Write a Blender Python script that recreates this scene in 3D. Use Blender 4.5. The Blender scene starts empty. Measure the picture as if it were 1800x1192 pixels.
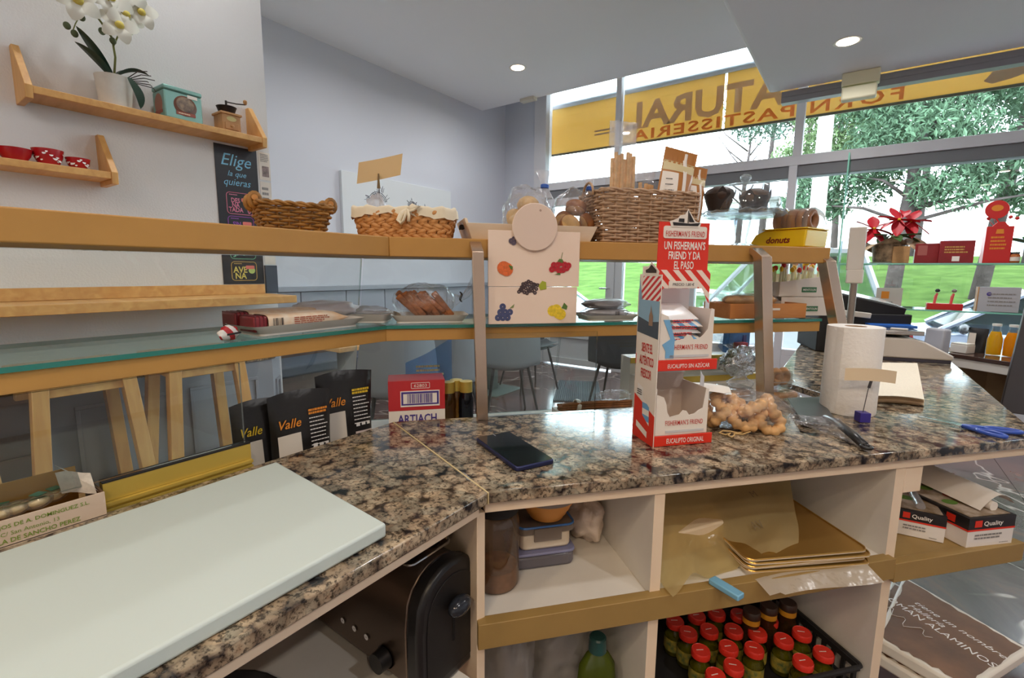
import bpy, math, random
from mathutils import Vector, Matrix, noise

random.seed(7)
scene = bpy.context.scene
COL = scene.collection
PI = math.pi

# ---------------------------------------------------------------- camera
FPX, AZ, PITCH, ROLL = 845.0, math.radians(35.7), math.radians(8.1), math.radians(0.55)
EYE = Vector((0, 0, 1.2))
FW = Vector((-math.sin(AZ) * math.cos(PITCH), math.cos(AZ) * math.cos(PITCH), -math.sin(PITCH)))
_r = Vector((math.cos(AZ), math.sin(AZ), 0)); _u = _r.cross(FW)
RT = _r * math.cos(ROLL) + _u * math.sin(ROLL)
UPV = _u * math.cos(ROLL) - _r * math.sin(ROLL)
cam = bpy.data.cameras.new('camera')
cam.sensor_fit = 'HORIZONTAL'; cam.sensor_width = 36.0; cam.lens = FPX / 1800 * 36
cam.clip_start = 0.02; cam.clip_end = 300
camo = bpy.data.objects.new('camera', cam); COL.objects.link(camo)
camo.matrix_world = Matrix(((RT.x, UPV.x, -FW.x, EYE.x), (RT.y, UPV.y, -FW.y, EYE.y), (RT.z, UPV.z, -FW.z, EYE.z), (0, 0, 0, 1)))
scene.camera = camo

# ---------------------------------------------------------------- sky, exposure
world = bpy.data.worlds.new('sky'); scene.world = world; world.use_nodes = True
bg = world.node_tree.nodes['Background']
bg.inputs['Color'].default_value = (0.77, 0.885, 1.0, 1); bg.inputs['Strength'].default_value = 12.0
scene.view_settings.view_transform = 'Standard'; scene.view_settings.look = 'None'
scene.view_settings.gamma = 1.0; scene.view_settings.use_curve_mapping = False
scene.view_settings.exposure = 0.33
try:
    scene.cycles.use_denoising = True
    scene.cycles.transparent_max_bounces = 24
    scene.cycles.max_bounces = 10; scene.cycles.diffuse_bounces = 6; scene.cycles.glossy_bounces = 4; scene.cycles.transmission_bounces = 6
    scene.cycles.sample_clamp_indirect = 6.0
    scene.cycles.caustics_reflective = False; scene.cycles.caustics_refractive = False
except Exception:
    pass
LAMP_W = 11.5                     # watts of one ceiling downlight
LAMP_COL = (1.0, 0.98, 0.97)

# ---------------------------------------------------------------- placing: a point seen at a pixel, on a plane of the real room
def ray(px, py):
    return RT * ((px - 900) / FPX) + UPV * ((596 - py) / FPX) + FW
def onplane(px, py, p, n):
    v = ray(px, py); n = Vector(n)
    return EYE + v * ((Vector(p) - EYE).dot(n) / v.dot(n))
def PZ(px, py, z): return onplane(px, py, (0, 0, z), (0, 0, 1))
def PX(px, py, x): return onplane(px, py, (x, 0, 0), (1, 0, 0))
def PY(px, py, y): return onplane(px, py, (0, y, 0), (0, 1, 0))
TOP = 0.88                        # granite worktop height
TH = math.radians(49)             # heading of the right-hand counter run
U = Vector((math.cos(TH), math.sin(TH), 0)); N = Vector((-math.sin(TH), math.cos(TH), 0))
KINK = Vector((-0.414, 0.516, 0))
def W(u, n, z=0): return KINK + U * u + N * n + Vector((0, 0, z))
def UN(p): d = Vector(p) - KINK; return d.dot(U), d.dot(N)
def PW(px, py, n): return onplane(px, py, W(0, n), N)

# ---------------------------------------------------------------- materials
def lin(c):
    return tuple(((x / 255) / 12.92 if x / 255 <= 0.04045 else ((x / 255 + 0.055) / 1.055) ** 2.4) for x in c) + (1.0,)
MATS = {}
def nn(nt, typ, **kw):
    n = nt.nodes.new(typ)
    for k, v in kw.items():
        if k.startswith('i_'): n.inputs[k[2:].replace('_', ' ')].default_value = v
        else: setattr(n, k, v)
    return n
def mat(name, col, rough=0.5, metal=0.0, var=None, bump=None, spec=0.5, coat=0.0, sub=0.0, emit=None, space='Object', scale=(1, 1, 1), col2=None):
    """plain principled surface; var = (noise scale, amount) mottles the colour, bump = (noise scale, strength)"""
    if name in MATS: return MATS[name]
    m = bpy.data.materials.new(name); m.use_nodes = True; nt = m.node_tree; L = nt.links
    b = nt.nodes['Principled BSDF']
    c = lin(col)
    b.inputs['Base Color'].default_value = c; b.inputs['Roughness'].default_value = rough
    b.inputs['Metallic'].default_value = metal; b.inputs['Specular IOR Level'].default_value = spec
    b.inputs['Coat Weight'].default_value = coat
    if sub: b.inputs['Subsurface Weight'].default_value = sub; b.inputs['Subsurface Radius'].default_value = (0.01, 0.006, 0.004)
    if emit: b.inputs['Emission Color'].default_value = lin(emit[0]); b.inputs['Emission Strength'].default_value = emit[1]
    if var or bump:
        tc = nn(nt, 'ShaderNodeTexCoord'); mp = nn(nt, 'ShaderNodeMapping'); mp.inputs['Scale'].default_value = scale
        L.new(tc.outputs[space], mp.inputs['Vector'])
    if var:
        t = nn(nt, 'ShaderNodeTexNoise', i_Scale=var[0], i_Detail=5.0, i_Roughness=0.6); L.new(mp.outputs[0], t.inputs['Vector'])
        r = nn(nt, 'ShaderNodeValToRGB'); L.new(t.outputs['Fac'], r.inputs['Fac'])
        k = var[1]
        r.color_ramp.elements[0].position = 0.32; r.color_ramp.elements[1].position = 0.68
        r.color_ramp.elements[0].color = lin(col2) if col2 else tuple(x * (1 - k) for x in c[:3]) + (1,)
        r.color_ramp.elements[1].color = c if col2 else tuple(min(1, x * (1 + k * 0.6)) for x in c[:3]) + (1,)
        L.new(r.outputs[0], b.inputs['Base Color'])
    if bump:
        t = nn(nt, 'ShaderNodeTexNoise', i_Scale=bump[0], i_Detail=4.0); L.new(mp.outputs[0], t.inputs['Vector'])
        bp = nn(nt, 'ShaderNodeBump', i_Strength=bump[1], i_Distance=bump[2] if len(bump) > 2 else 0.002)
        L.new(t.outputs['Fac'], bp.inputs['Height']); L.new(bp.outputs[0], b.inputs['Normal'])
    MATS[name] = m; return m
def wood(name, c1, c2, scale=(2, 30, 30), rough=0.45, space='Object'):
    if name in MATS: return MATS[name]
    m = bpy.data.materials.new(name); m.use_nodes = True; nt = m.node_tree; L = nt.links; b = nt.nodes['Principled BSDF']
    tc = nn(nt, 'ShaderNodeTexCoord'); mp = nn(nt, 'ShaderNodeMapping'); mp.inputs['Scale'].default_value = scale
    L.new(tc.outputs[space], mp.inputs['Vector'])
    t = nn(nt, 'ShaderNodeTexNoise', i_Scale=1.0, i_Detail=6.0, i_Roughness=0.55, i_Distortion=0.6); L.new(mp.outputs[0], t.inputs['Vector'])
    r = nn(nt, 'ShaderNodeValToRGB'); L.new(t.outputs['Fac'], r.inputs['Fac'])
    r.color_ramp.elements[0].position = 0.3; r.color_ramp.elements[1].position = 0.7
    r.color_ramp.elements[0].color = lin(c1); r.color_ramp.elements[1].color = lin(c2)
    L.new(r.outputs[0], b.inputs['Base Color']); b.inputs['Roughness'].default_value = rough
    MATS[name] = m; return m
def clear(name, tint=(255, 255, 255), gloss=0.12, rough=0.03, body=0.0, bodycol=(235, 235, 240), wrinkle=0, fk=0.45):
    """thin clear sheet: lets light through, mirrors a little by the Fresnel law; body = share of milky diffuse"""
    if name in MATS: return MATS[name]
    m = bpy.data.materials.new(name); m.use_nodes = True; nt = m.node_tree; L = nt.links
    nt.nodes.remove(nt.nodes['Principled BSDF']); out = nt.nodes['Material Output']
    tr = nn(nt, 'ShaderNodeBsdfTransparent'); tr.inputs[0].default_value = lin(tint)
    gl = nn(nt, 'ShaderNodeBsdfGlossy'); gl.inputs['Roughness'].default_value = rough
    fr = nn(nt, 'ShaderNodeFresnel', i_IOR=1.45)
    mu = nn(nt, 'ShaderNodeMath', operation='MULTIPLY_ADD'); mu.inputs[1].default_value = fk; mu.inputs[2].default_value = gloss
    L.new(fr.outputs[0], mu.inputs[0])
    mu.use_clamp = True
    mx = nn(nt, 'ShaderNodeMixShader'); L.new(mu.outputs[0], mx.inputs[0]); L.new(tr.outputs[0], mx.inputs[1]); L.new(gl.outputs[0], mx.inputs[2])
    last = mx
    if body:
        df = nn(nt, 'ShaderNodeBsdfDiffuse'); df.inputs[0].default_value = lin(bodycol)
        tl = nn(nt, 'ShaderNodeBsdfTranslucent'); tl.inputs[0].default_value = lin(bodycol)
        m1 = nn(nt, 'ShaderNodeMixShader'); m1.inputs[0].default_value = 0.4; L.new(df.outputs[0], m1.inputs[1]); L.new(tl.outputs[0], m1.inputs[2])
        m2 = nn(nt, 'ShaderNodeMixShader'); m2.inputs[0].default_value = body; L.new(mx.outputs[0], m2.inputs[1]); L.new(m1.outputs[0], m2.inputs[2]); last = m2
    if wrinkle:
        tc = nn(nt, 'ShaderNodeTexCoord'); t = nn(nt, 'ShaderNodeTexNoise', i_Scale=wrinkle, i_Detail=3.0); L.new(tc.outputs['Object'], t.inputs['Vector'])
        bp = nn(nt, 'ShaderNodeBump', i_Strength=1.0, i_Distance=0.01); L.new(t.outputs['Fac'], bp.inputs['Height'])
        L.new(bp.outputs[0], gl.inputs['Normal']); L.new(bp.outputs[0], fr.inputs['Normal'])
    L.new(last.outputs[0], out.inputs['Surface'])
    MATS[name] = m; return m
def stripes(name, c1, c2, width, angle=45.0, rough=0.5, axis='XZ'):
    """printed diagonal stripes of real width, in the object's own coordinates"""
    if name in MATS: return MATS[name]
    m = bpy.data.materials.new(name); m.use_nodes = True; nt = m.node_tree; L = nt.links; b = nt.nodes['Principled BSDF']
    tc = nn(nt, 'ShaderNodeTexCoord'); sp = nn(nt, 'ShaderNodeSeparateXYZ'); L.new(tc.outputs['Object'], sp.inputs[0])
    a = math.radians(angle)
    m1 = nn(nt, 'ShaderNodeMath', operation='MULTIPLY'); L.new(sp.outputs[axis[0]], m1.inputs[0]); m1.inputs[1].default_value = math.cos(a) / (2 * width)
    m2 = nn(nt, 'ShaderNodeMath', operation='MULTIPLY_ADD'); L.new(sp.outputs[axis[1]], m2.inputs[0]); m2.inputs[1].default_value = math.sin(a) / (2 * width); L.new(m1.outputs[0], m2.inputs[2])
    fr = nn(nt, 'ShaderNodeMath', operation='FRACT'); L.new(m2.outputs[0], fr.inputs[0])
    gt = nn(nt, 'ShaderNodeMath', operation='GREATER_THAN'); L.new(fr.outputs[0], gt.inputs[0]); gt.inputs[1].default_value = 0.5
    mx = nn(nt, 'ShaderNodeMix', data_type='RGBA'); L.new(gt.outputs[0], mx.inputs['Factor'])
    mx.inputs['A'].default_value = lin(c1); mx.inputs['B'].default_value = lin(c2)
    L.new(mx.outputs['Result'], b.inputs['Base Color']); b.inputs['Roughness'].default_value = rough
    MATS[name] = m; return m
def granite():
    m = bpy.data.materials.new('granite'); m.use_nodes = True; nt = m.node_tree; L = nt.links; b = nt.nodes['Principled BSDF']
    tc = nn(nt, 'ShaderNodeTexCoord')
    dn = nn(nt, 'ShaderNodeTexNoise', i_Scale=55.0, i_Detail=3.0); L.new(tc.outputs['Object'], dn.inputs['Vector'])
    ad = nn(nt, 'ShaderNodeVectorMath', operation='MULTIPLY_ADD'); L.new(dn.outputs['Color'], ad.inputs[0]); ad.inputs[1].default_value = (0.016, 0.016, 0.016); L.new(tc.outputs['Object'], ad.inputs[2])
    vo = nn(nt, 'ShaderNodeTexVoronoi', i_Scale=50.0, i_Randomness=1.0); L.new(ad.outputs[0], vo.inputs['Vector'])
    r = nn(nt, 'ShaderNodeValToRGB'); e = r.color_ramp.elements
    e[0].position = 0.0; e[0].color = lin((170, 144, 120)); e[1].position = 0.95; e[1].color = lin((26, 25, 30))
    for p, c in ((0.30, (200, 188, 168)), (0.56, (182, 168, 148)), (0.68, (140, 126, 112)), (0.80, (62, 60, 64))):
        x = e.new(p); x.color = lin(c)
    L.new(vo.outputs['Distance'], r.inputs['Fac'])
    sx = nn(nt, 'ShaderNodeSeparateColor'); L.new(vo.outputs['Color'], sx.inputs[0])
    rc = nn(nt, 'ShaderNodeValToRGB'); rc.color_ramp.elements[0].position = 0.15; rc.color_ramp.elements[0].color = lin((208, 210, 206)); rc.color_ramp.elements[1].position = 0.85; rc.color_ramp.elements[1].color = lin((255, 244, 230))
    L.new(sx.outputs[0], rc.inputs['Fac'])
    mc = nn(nt, 'ShaderNodeMix', data_type='RGBA', blend_type='MULTIPLY'); mc.inputs['Factor'].default_value = 1.0
    L.new(r.outputs[0], mc.inputs['A']); L.new(rc.outputs[0], mc.inputs['B'])
    n2 = nn(nt, 'ShaderNodeTexNoise', i_Scale=170.0, i_Detail=5.0, i_Roughness=0.7); L.new(tc.outputs['Object'], n2.inputs['Vector'])
    r2 = nn(nt, 'ShaderNodeValToRGB'); r2.color_ramp.elements[0].position = 0.39; r2.color_ramp.elements[0].color = lin((44, 42, 48)); r2.color_ramp.elements[1].position = 0.52; r2.color_ramp.elements[1].color = (1, 1, 1, 1)
    L.new(n2.outputs['Fac'], r2.inputs['Fac'])
    n3 = nn(nt, 'ShaderNodeTexNoise', i_Scale=26.0, i_Detail=3.0); L.new(tc.outputs['Object'], n3.inputs['Vector'])
    r3 = nn(nt, 'ShaderNodeValToRGB'); r3.color_ramp.elements[0].position = 0.42; r3.color_ramp.elements[0].color = lin((186, 180, 178)); r3.color_ramp.elements[1].position = 0.60; r3.color_ramp.elements[1].color = (1, 1, 1, 1)
    L.new(n3.outputs['Fac'], r3.inputs['Fac'])
    m1 = nn(nt, 'ShaderNodeMix', data_type='RGBA', blend_type='MULTIPLY'); m1.inputs['Factor'].default_value = 0.85
    L.new(mc.outputs['Result'], m1.inputs['A']); L.new(r2.outputs[0], m1.inputs['B'])
    m2 = nn(nt, 'ShaderNodeMix', data_type='RGBA', blend_type='MULTIPLY'); m2.inputs['Factor'].default_value = 0.8
    L.new(m1.outputs['Result'], m2.inputs['A']); L.new(r3.outputs[0], m2.inputs['B'])
    L.new(m2.outputs['Result'], b.inputs['Base Color'])
    b.inputs['Roughness'].default_value = 0.12; b.inputs['Specular IOR Level'].default_value = 0.6
    MATS['granite'] = m; return m
def marble():
    m = bpy.data.materials.new('marble_floor'); m.use_nodes = True; nt = m.node_tree; L = nt.links; b = nt.nodes['Principled BSDF']
    g = nn(nt, 'ShaderNodeNewGeometry')
    n1 = nn(nt, 'ShaderNodeTexNoise', i_Scale=2.2, i_Detail=7.0, i_Roughness=0.65, i_Distortion=1.2); L.new(g.outputs['Position'], n1.inputs['Vector'])
    r = nn(nt, 'ShaderNodeValToRGB'); e = r.color_ramp.elements; e[0].position = 0.3; e[0].color = lin((74, 52, 50)); e[1].position = 0.72; e[1].color = lin((122, 84, 70))
    x = e.new(0.5); x.color = lin((92, 72, 70)); L.new(n1.outputs['Fac'], r.inputs['Fac'])
    n2 = nn(nt, 'ShaderNodeTexNoise', i_Scale=1.5, i_Detail=3.0, i_Roughness=0.5, i_Distortion=0.7); L.new(g.outputs['Position'], n2.inputs['Vector'])
    sb = nn(nt, 'ShaderNodeMath', operation='SUBTRACT'); L.new(n2.outputs['Fac'], sb.inputs[0]); sb.inputs[1].default_value = 0.5
    ab = nn(nt, 'ShaderNodeMath', operation='ABSOLUTE'); L.new(sb.outputs[0], ab.inputs[0])
    r2 = nn(nt, 'ShaderNodeValToRGB'); r2.color_ramp.elements[0].position = 0.0; r2.color_ramp.elements[0].color = (0.6, 0.6, 0.6, 1); r2.color_ramp.elements[1].position = 0.009; r2.color_ramp.elements[1].color = (0, 0, 0, 1)
    L.new(ab.outputs[0], r2.inputs['Fac'])
    mx = nn(nt, 'ShaderNodeMix', data_type='RGBA'); L.new(r2.outputs[0], mx.inputs['Factor']); L.new(r.outputs[0], mx.inputs['A']); mx.inputs['B'].default_value = lin((200, 186, 176))
    L.new(mx.outputs['Result'], b.inputs['Base Color']); b.inputs['Roughness'].default_value = 0.16
    MATS['marble_floor'] = m; return m

GRANITE = granite(); MARBLE = marble()
PLASTER = mat('wall_plaster', (226, 226, 226), 0.9, bump=(120, 0.35, 0.004), space='Object')
WALLP = mat('wall_paint', (216, 218, 226), 0.85, bump=(300, 0.06))
CEILP = mat('ceiling_paint', (245, 245, 246), 0.9)
WHITE = mat('white_plastic', (232, 230, 224), 0.4)
FRAME = mat('window_frame_paint', (214, 214, 218), 0.4)
GREYF = mat('roller_box_grey', (120, 122, 126), 0.5)
GOLD = mat('gold_laminate', (186, 138, 70), 0.42, var=(14, 0.05), space='Object')
GOLDB = mat('gold_brown_laminate', (158, 128, 74), 0.5, var=(12, 0.06))
BRASS = mat('gold_anodised_rail', (222, 192, 92), 0.3, metal=0.4)
CREAM = mat('cream_melamine', (236, 214, 186), 0.5)
WHITEM = mat('white_melamine', (226, 222, 214), 0.55, var=(9, 0.04))
BEECH = wood('beech_wood', (200, 146, 82), (226, 178, 110), (3, 26, 26))
BEECHV = wood('beech_wood_upright', (198, 144, 82), (224, 176, 108), (26, 26, 3))
STEEL = mat('brushed_bronze_steel', (214, 190, 168), 0.26, metal=0.9, bump=(60, 0.05), scale=(30, 30, 1))
CHROME = mat('chrome', (220, 220, 222), 0.12, metal=1.0)
DARKST = mat('dark_steel', (92, 90, 92), 0.35, metal=0.8)
GLASS = clear('clear_glass', (250, 253, 252), 0.0, 0.0, fk=0.8)
SHELFG = clear('shelf_glass', (232, 246, 242), 0.02, 0.0)
GEDGE = mat('green_glass_edge', (24, 118, 106), 0.15, spec=0.8)
FILM = clear('clear_film', (252, 252, 253), 0.05, 0.16, body=0.06, wrinkle=45, fk=0.3)
FILMW = clear('milky_film', (248, 248, 250), 0.05, 0.2, body=0.28, wrinkle=30)
BAGW = clear('thin_plastic_bag', (250, 250, 250), 0.06, 0.2, body=0.32, bodycol=(220, 216, 214), wrinkle=25)
CARDW = mat('white_card', (236, 228, 218), 0.6)
PAPERC = mat('cream_paper', (226, 204, 170), 0.75)
KRAFT = mat('kraft_card', (196, 168, 140), 0.75)
BLACK = mat('black_plastic', (26, 25, 26), 0.35)
BLACKM = mat('black_matte', (30, 29, 30), 0.7)
RED = mat('red_print', (226, 52, 32), 0.45)
REDI = mat('red_ink', (196, 40, 36), 0.5)
WHITEI = mat('white_ink', (244, 238, 230), 0.5)
BLACKI = mat('black_ink', (38, 34, 36), 0.5)
GREENI = mat('green_ink', (118, 150, 46), 0.6)

# ---------------------------------------------------------------- mesh building
class MB:
    def __init__(s): s.v = []; s.f = []; s.m = []; s.M = Matrix()
    def at(s, loc=(0, 0, 0), rx=0, ry=0, rz=0, sc=1.0):
        s.M = Matrix.Translation(loc) @ Matrix.Rotation(rz, 4, 'Z') @ Matrix.Rotation(ry, 4, 'Y') @ Matrix.Rotation(rx, 4, 'X') @ Matrix.Scale(sc, 4); return s
    def add(s, vs, fs, mi=0):
        n = len(s.v); s.v += [s.M @ Vector(v) for v in vs]; s.f += [[i + n for i in f] for f in fs]
        s.m += mi if isinstance(mi, list) else [mi] * len(fs); return s
    def box(s, x0, x1, y0, y1, z0, z1, mi=0, ms=None):
        vs = [(x0, y0, z0), (x1, y0, z0), (x1, y1, z0), (x0, y1, z0), (x0, y0, z1), (x1, y0, z1), (x1, y1, z1), (x0, y1, z1)]
        fs = [(0, 3, 2, 1), (4, 5, 6, 7), (0, 1, 5, 4), (1, 2, 6, 5), (2, 3, 7, 6), (3, 0, 4, 7)]   # bottom top front right back left
        return s.add(vs, fs, ms if ms else mi)
    def cbox(s, c, d, mi=0): return s.box(c[0] - d[0] / 2, c[0] + d[0] / 2, c[1] - d[1] / 2, c[1] + d[1] / 2, c[2] - d[2] / 2, c[2] + d[2] / 2, mi)
    def prism(s, poly, z0, z1, mi=0, side=None):
        n = len(poly); vs = [(p[0], p[1], z0) for p in poly] + [(p[0], p[1], z1) for p in poly]
        fs = [tuple(range(n - 1, -1, -1)), tuple(range(n, 2 * n))] + [(i, (i + 1) % n, n + (i + 1) % n, n + i) for i in range(n)]
        return s.add(vs, fs, [mi, mi] + [mi if side is None else side] * n)
    def slab(s, poly, y0, y1, mi=0):                       # polygon in x,z, thickness along y
        n = len(poly); vs = [(p[0], y0, p[1]) for p in poly] + [(p[0], y1, p[1]) for p in poly]
        return s.add(vs, [tuple(range(n)), tuple(range(2 * n - 1, n - 1, -1))] + [((i + 1) % n, i, n + i, n + (i + 1) % n) for i in range(n)], mi)
    def lathe(s, prof, n=24, mi=0, sx=1, sy=1, a0=0, mfun=None, cap=True):
        vs = []; fs = []; ms = []
        for r, z in prof:
            vs += [(r * math.cos(a0 + 2 * PI * i / n) * sx, r * math.sin(a0 + 2 * PI * i / n) * sy, z) for i in range(n)]
        for k in range(len(prof) - 1):
            for i in range(n):
                j = (i + 1) % n; fs.append((k * n + i, k * n + j, (k + 1) * n + j, (k + 1) * n + i)); ms.append(mfun(k) if mfun else mi)
        flat = (len(prof) == 2 and prof[0][1] == prof[1][1]) or prof[0] == prof[-1] or not cap
        if prof[0][0] > 1e-5 and not flat: fs.append(tuple(range(n - 1, -1, -1))); ms.append(mfun(0) if mfun else mi)
        if prof[-1][0] > 1e-5 and not flat: fs.append(tuple((len(prof) - 1) * n + i for i in range(n))); ms.append(mfun(len(prof) - 2) if mfun else mi)
        return s.add(vs, fs, ms)
    def tube(s, pts, r, n=8, mi=0, cap=True, closed=False, flat=1.0):
        P = [Vector(p) for p in pts]; m = len(P); vs = []; fs = []
        up = None
        for i in range(m):
            a = P[(i - 1) % m] if (closed or i > 0) else P[i]; b = P[(i + 1) % m] if (closed or i < m - 1) else P[i]
            t = (b - a)
            t = t.normalized() if t.length > 1e-9 else Vector((0, 0, 1))
            if up is None:
                up = Vector((0, 0, 1)) if abs(t.z) < 0.9 else Vector((1, 0, 0))
            x = t.cross(up).normalized(); y = x.cross(t).normalized(); up = y
            ri = r[i] if isinstance(r, (list, tuple)) else r
            vs += [P[i] + x * (ri * math.cos(2 * PI * k / n)) + y * (ri * flat * math.sin(2 * PI * k / n)) for k in range(n)]
        for i in range(m if closed else m - 1):
            i2 = (i + 1) % m
            for k in range(n): fs.append((i * n + k, i * n + (k + 1) % n, i2 * n + (k + 1) % n, i2 * n + k))
        if cap and not closed: fs.append(tuple(range(n - 1, -1, -1))); fs.append(tuple((m - 1) * n + k for k in range(n)))
        return s.add(vs, fs, mi)
    def surf(s, fn, nu, nv, mi=0, cu=False, cv=False):     # fn(u, v) with u, v in 0..1
        vs = []; fs = []; ju = nu if cu else nu + 1; jv = nv if cv else nv + 1
        for i in range(ju):
            for j in range(jv): vs.append(fn(i / nu, j / nv))
        for i in range(nu):
            for j in range(nv):
                i2 = (i + 1) % ju; j2 = (j + 1) % jv; fs.append((i * jv + j, i2 * jv + j, i2 * jv + j2, i * jv + j2))
        return s.add(vs, fs, mi)
    def ell(s, c, rx, ry, rz, nu=14, nv=8, mi=0, fn=None):
        def f(u, v):
            a = 2 * PI * u; b = PI * (v - 0.5); d = Vector((math.cos(a) * math.cos(b), math.sin(a) * math.cos(b), math.sin(b)))
            k = fn(d) if fn else 1.0
            return (c[0] + d.x * rx * k, c[1] + d.y * ry * k, c[2] + d.z * rz * k)
        return s.surf(f, nu, nv, mi, cu=True)
    def build(s, name, mats, parent=None, sharp=35, bevel=0.0, seg=2, kind=None, loc=None, rotz=None, smooth=True, label=None):
        me = bpy.data.meshes.new(name); me.from_pydata([tuple(v) for v in s.v], [], s.f); me.validate()
        if not isinstance(mats, (list, tuple)): mats = [mats]
        for m in mats: me.materials.append(m)
        if len(me.polygons) == len(s.m):
            me.polygons.foreach_set('material_index', s.m)
        if smooth:
            me.polygons.foreach_set('use_smooth', [True] * len(me.polygons))
            try: me.set_sharp_from_angle(angle=math.radians(sharp))
            except Exception: pass
        return link(name, me, parent, bevel, seg, kind, loc, rotz, label)
def link(name, me, parent=None, bevel=0.0, seg=2, kind=None, loc=None, rotz=None, label=None):
    o = bpy.data.objects.new(name, me); COL.objects.link(o)
    if parent is not None: o.parent = parent
    if loc is not None: o.location = loc
    if rotz is not None: o.rotation_euler.z = rotz
    if bevel:
        b = o.modifiers.new('bevel', 'BEVEL'); b.width = bevel; b.segments = seg; b.limit_method = 'ANGLE'; b.angle_limit = math.radians(40)
    if kind: o['kind'] = kind
    if label: o['label'] = label
    return o
def tag(o, label, cat, group=None, kind=None):
    o['label'] = label; o['category'] = cat
    if group: o['group'] = group
    if kind: o['kind'] = kind
    return o
def thing(name, label, cat, loc=(0, 0, 0), rotz=0.0, group=None):
    o = bpy.data.objects.new(name, None); COL.objects.link(o); o.empty_display_size = 0.05
    o.location = loc; o.rotation_euler = (0, 0, rotz); return tag(o, label, cat, group)
def struct(o): o['kind'] = 'structure'; return o
def dup(root, loc, rotz=None, label=None, sc=None):
    r = root.copy(); COL.objects.link(r); r.location = loc
    if rotz is not None: r.rotation_euler = (0, 0, rotz)
    if sc is not None: r.scale = (sc, sc, sc)
    if label: r['label'] = label
    for ch in list(root.children):
        c = ch.copy(); COL.objects.link(c); c.parent = r
        for g in list(ch.children):
            d = g.copy(); COL.objects.link(d); d.parent = c
    return r
def txt(s, w, h, m, parent, loc, rx=PI / 2, rz=0.0, ry=0.0, name='lettering', bold=0.0, shear=0.0, th=0.0004, mirror=False, spacing=1.0, line=1.0, res=2):
    """flat raised lettering filling a w x h box centred on loc, in the parent's coordinates; faces -y by default"""
    cu = bpy.data.curves.new('t', 'FONT'); cu.body = s; cu.align_x = 'CENTER'; cu.offset = bold; cu.shear = shear; cu.resolution_u = res; cu.extrude = 0.0
    cu.space_character = spacing; cu.space_line = line
    o = bpy.data.objects.new('t', cu); me = bpy.data.meshes.new_from_object(o)
    bpy.data.objects.remove(o); bpy.data.curves.remove(cu)
    co = [v.co.copy() for v in me.vertices]
    if not co: return None
    x0 = min(c.x for c in co); x1 = max(c.x for c in co); y0 = min(c.y for c in co); y1 = max(c.y for c in co)
    kx = w / (x1 - x0); ky = h / (y1 - y0)
    R = Matrix.Translation(loc) @ Matrix.Rotation(rz, 4, 'Z') @ Matrix.Rotation(ry, 4, 'Y') @ Matrix.Rotation(rx, 4, 'X')
    sg = -1 if mirror else 1
    for v in me.vertices: v.co = R @ Vector((sg * (v.co.x - (x0 + x1) / 2) * kx, (v.co.y - (y0 + y1) / 2) * ky, th))
    me.materials.clear(); me.materials.append(m); me.name = name
    return link(name, me, parent)
def bars(w, h, m, parent, loc, n=22, rz=0.0, rx=PI / 2, name='barcode', seed=1, vertical=False):
    rnd = random.Random(seed); b = MB(); x = -w / 2
    b.M = Matrix.Translation(loc) @ Matrix.Rotation(rz, 4, 'Z') @ Matrix.Rotation(rx, 4, 'X')
    k = w / (n * 2.0)
    while x < w / 2:
        t = k * rnd.choice((0.5, 0.8, 1.4)); t = min(t, w / 2 - x)
        if vertical: b.add([(-h / 2, x, 0.0004), (h / 2, x, 0.0004), (h / 2, x + t, 0.0004), (-h / 2, x + t, 0.0004)], [(0, 1, 2, 3)])
        else: b.add([(x, -h / 2, 0.0004), (x + t, -h / 2, 0.0004), (x + t, h / 2, 0.0004), (x, h / 2, 0.0004)], [(0, 1, 2, 3)])
        x += t + k * rnd.choice((0.6, 0.9, 1.3))
    return b.build(name, m, parent, smooth=False)
def lines(w, h, m, parent, loc, n=5, rz=0.0, rx=PI / 2, name='small_print', seed=1, fill=0.5):
    rnd = random.Random(seed); b = MB(); b.M = Matrix.Translation(loc) @ Matrix.Rotation(rz, 4, 'Z') @ Matrix.Rotation(rx, 4, 'X')
    p = h / n
    for i in range(n):
        y = h / 2 - p * (i + 0.5); x = -w / 2; end = w / 2 * rnd.uniform(0.5, 1.0)
        while x < end:
            t = min(rnd.uniform(0.04, 0.16) * w, end - x); b.add([(x, y - p * fill / 2, 0.0004), (x + t, y - p * fill / 2, 0.0004), (x + t, y + p * fill / 2, 0.0004), (x, y + p * fill / 2, 0.0004)], [(0, 1, 2, 3)]); x += t + 0.02 * w
    return b.build(name, m, parent, smooth=False)
def rrect(w, h, r, n=5, cx=0, cy=0):
    P = []
    for (sx, sy, a) in ((1, -1, -PI / 2), (1, 1, 0), (-1, 1, PI / 2), (-1, -1, PI)):
        for i in range(n + 1):
            t = a + PI / 2 * i / n; P.append((cx + sx * (w / 2 - r) + r * math.cos(t), cy + sy * (h / 2 - r) + r * math.sin(t)))
    return P
def nz(x, y, z=0.0, s=1.0): return noise.noise(Vector((x * s, y * s, z * s)))
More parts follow.
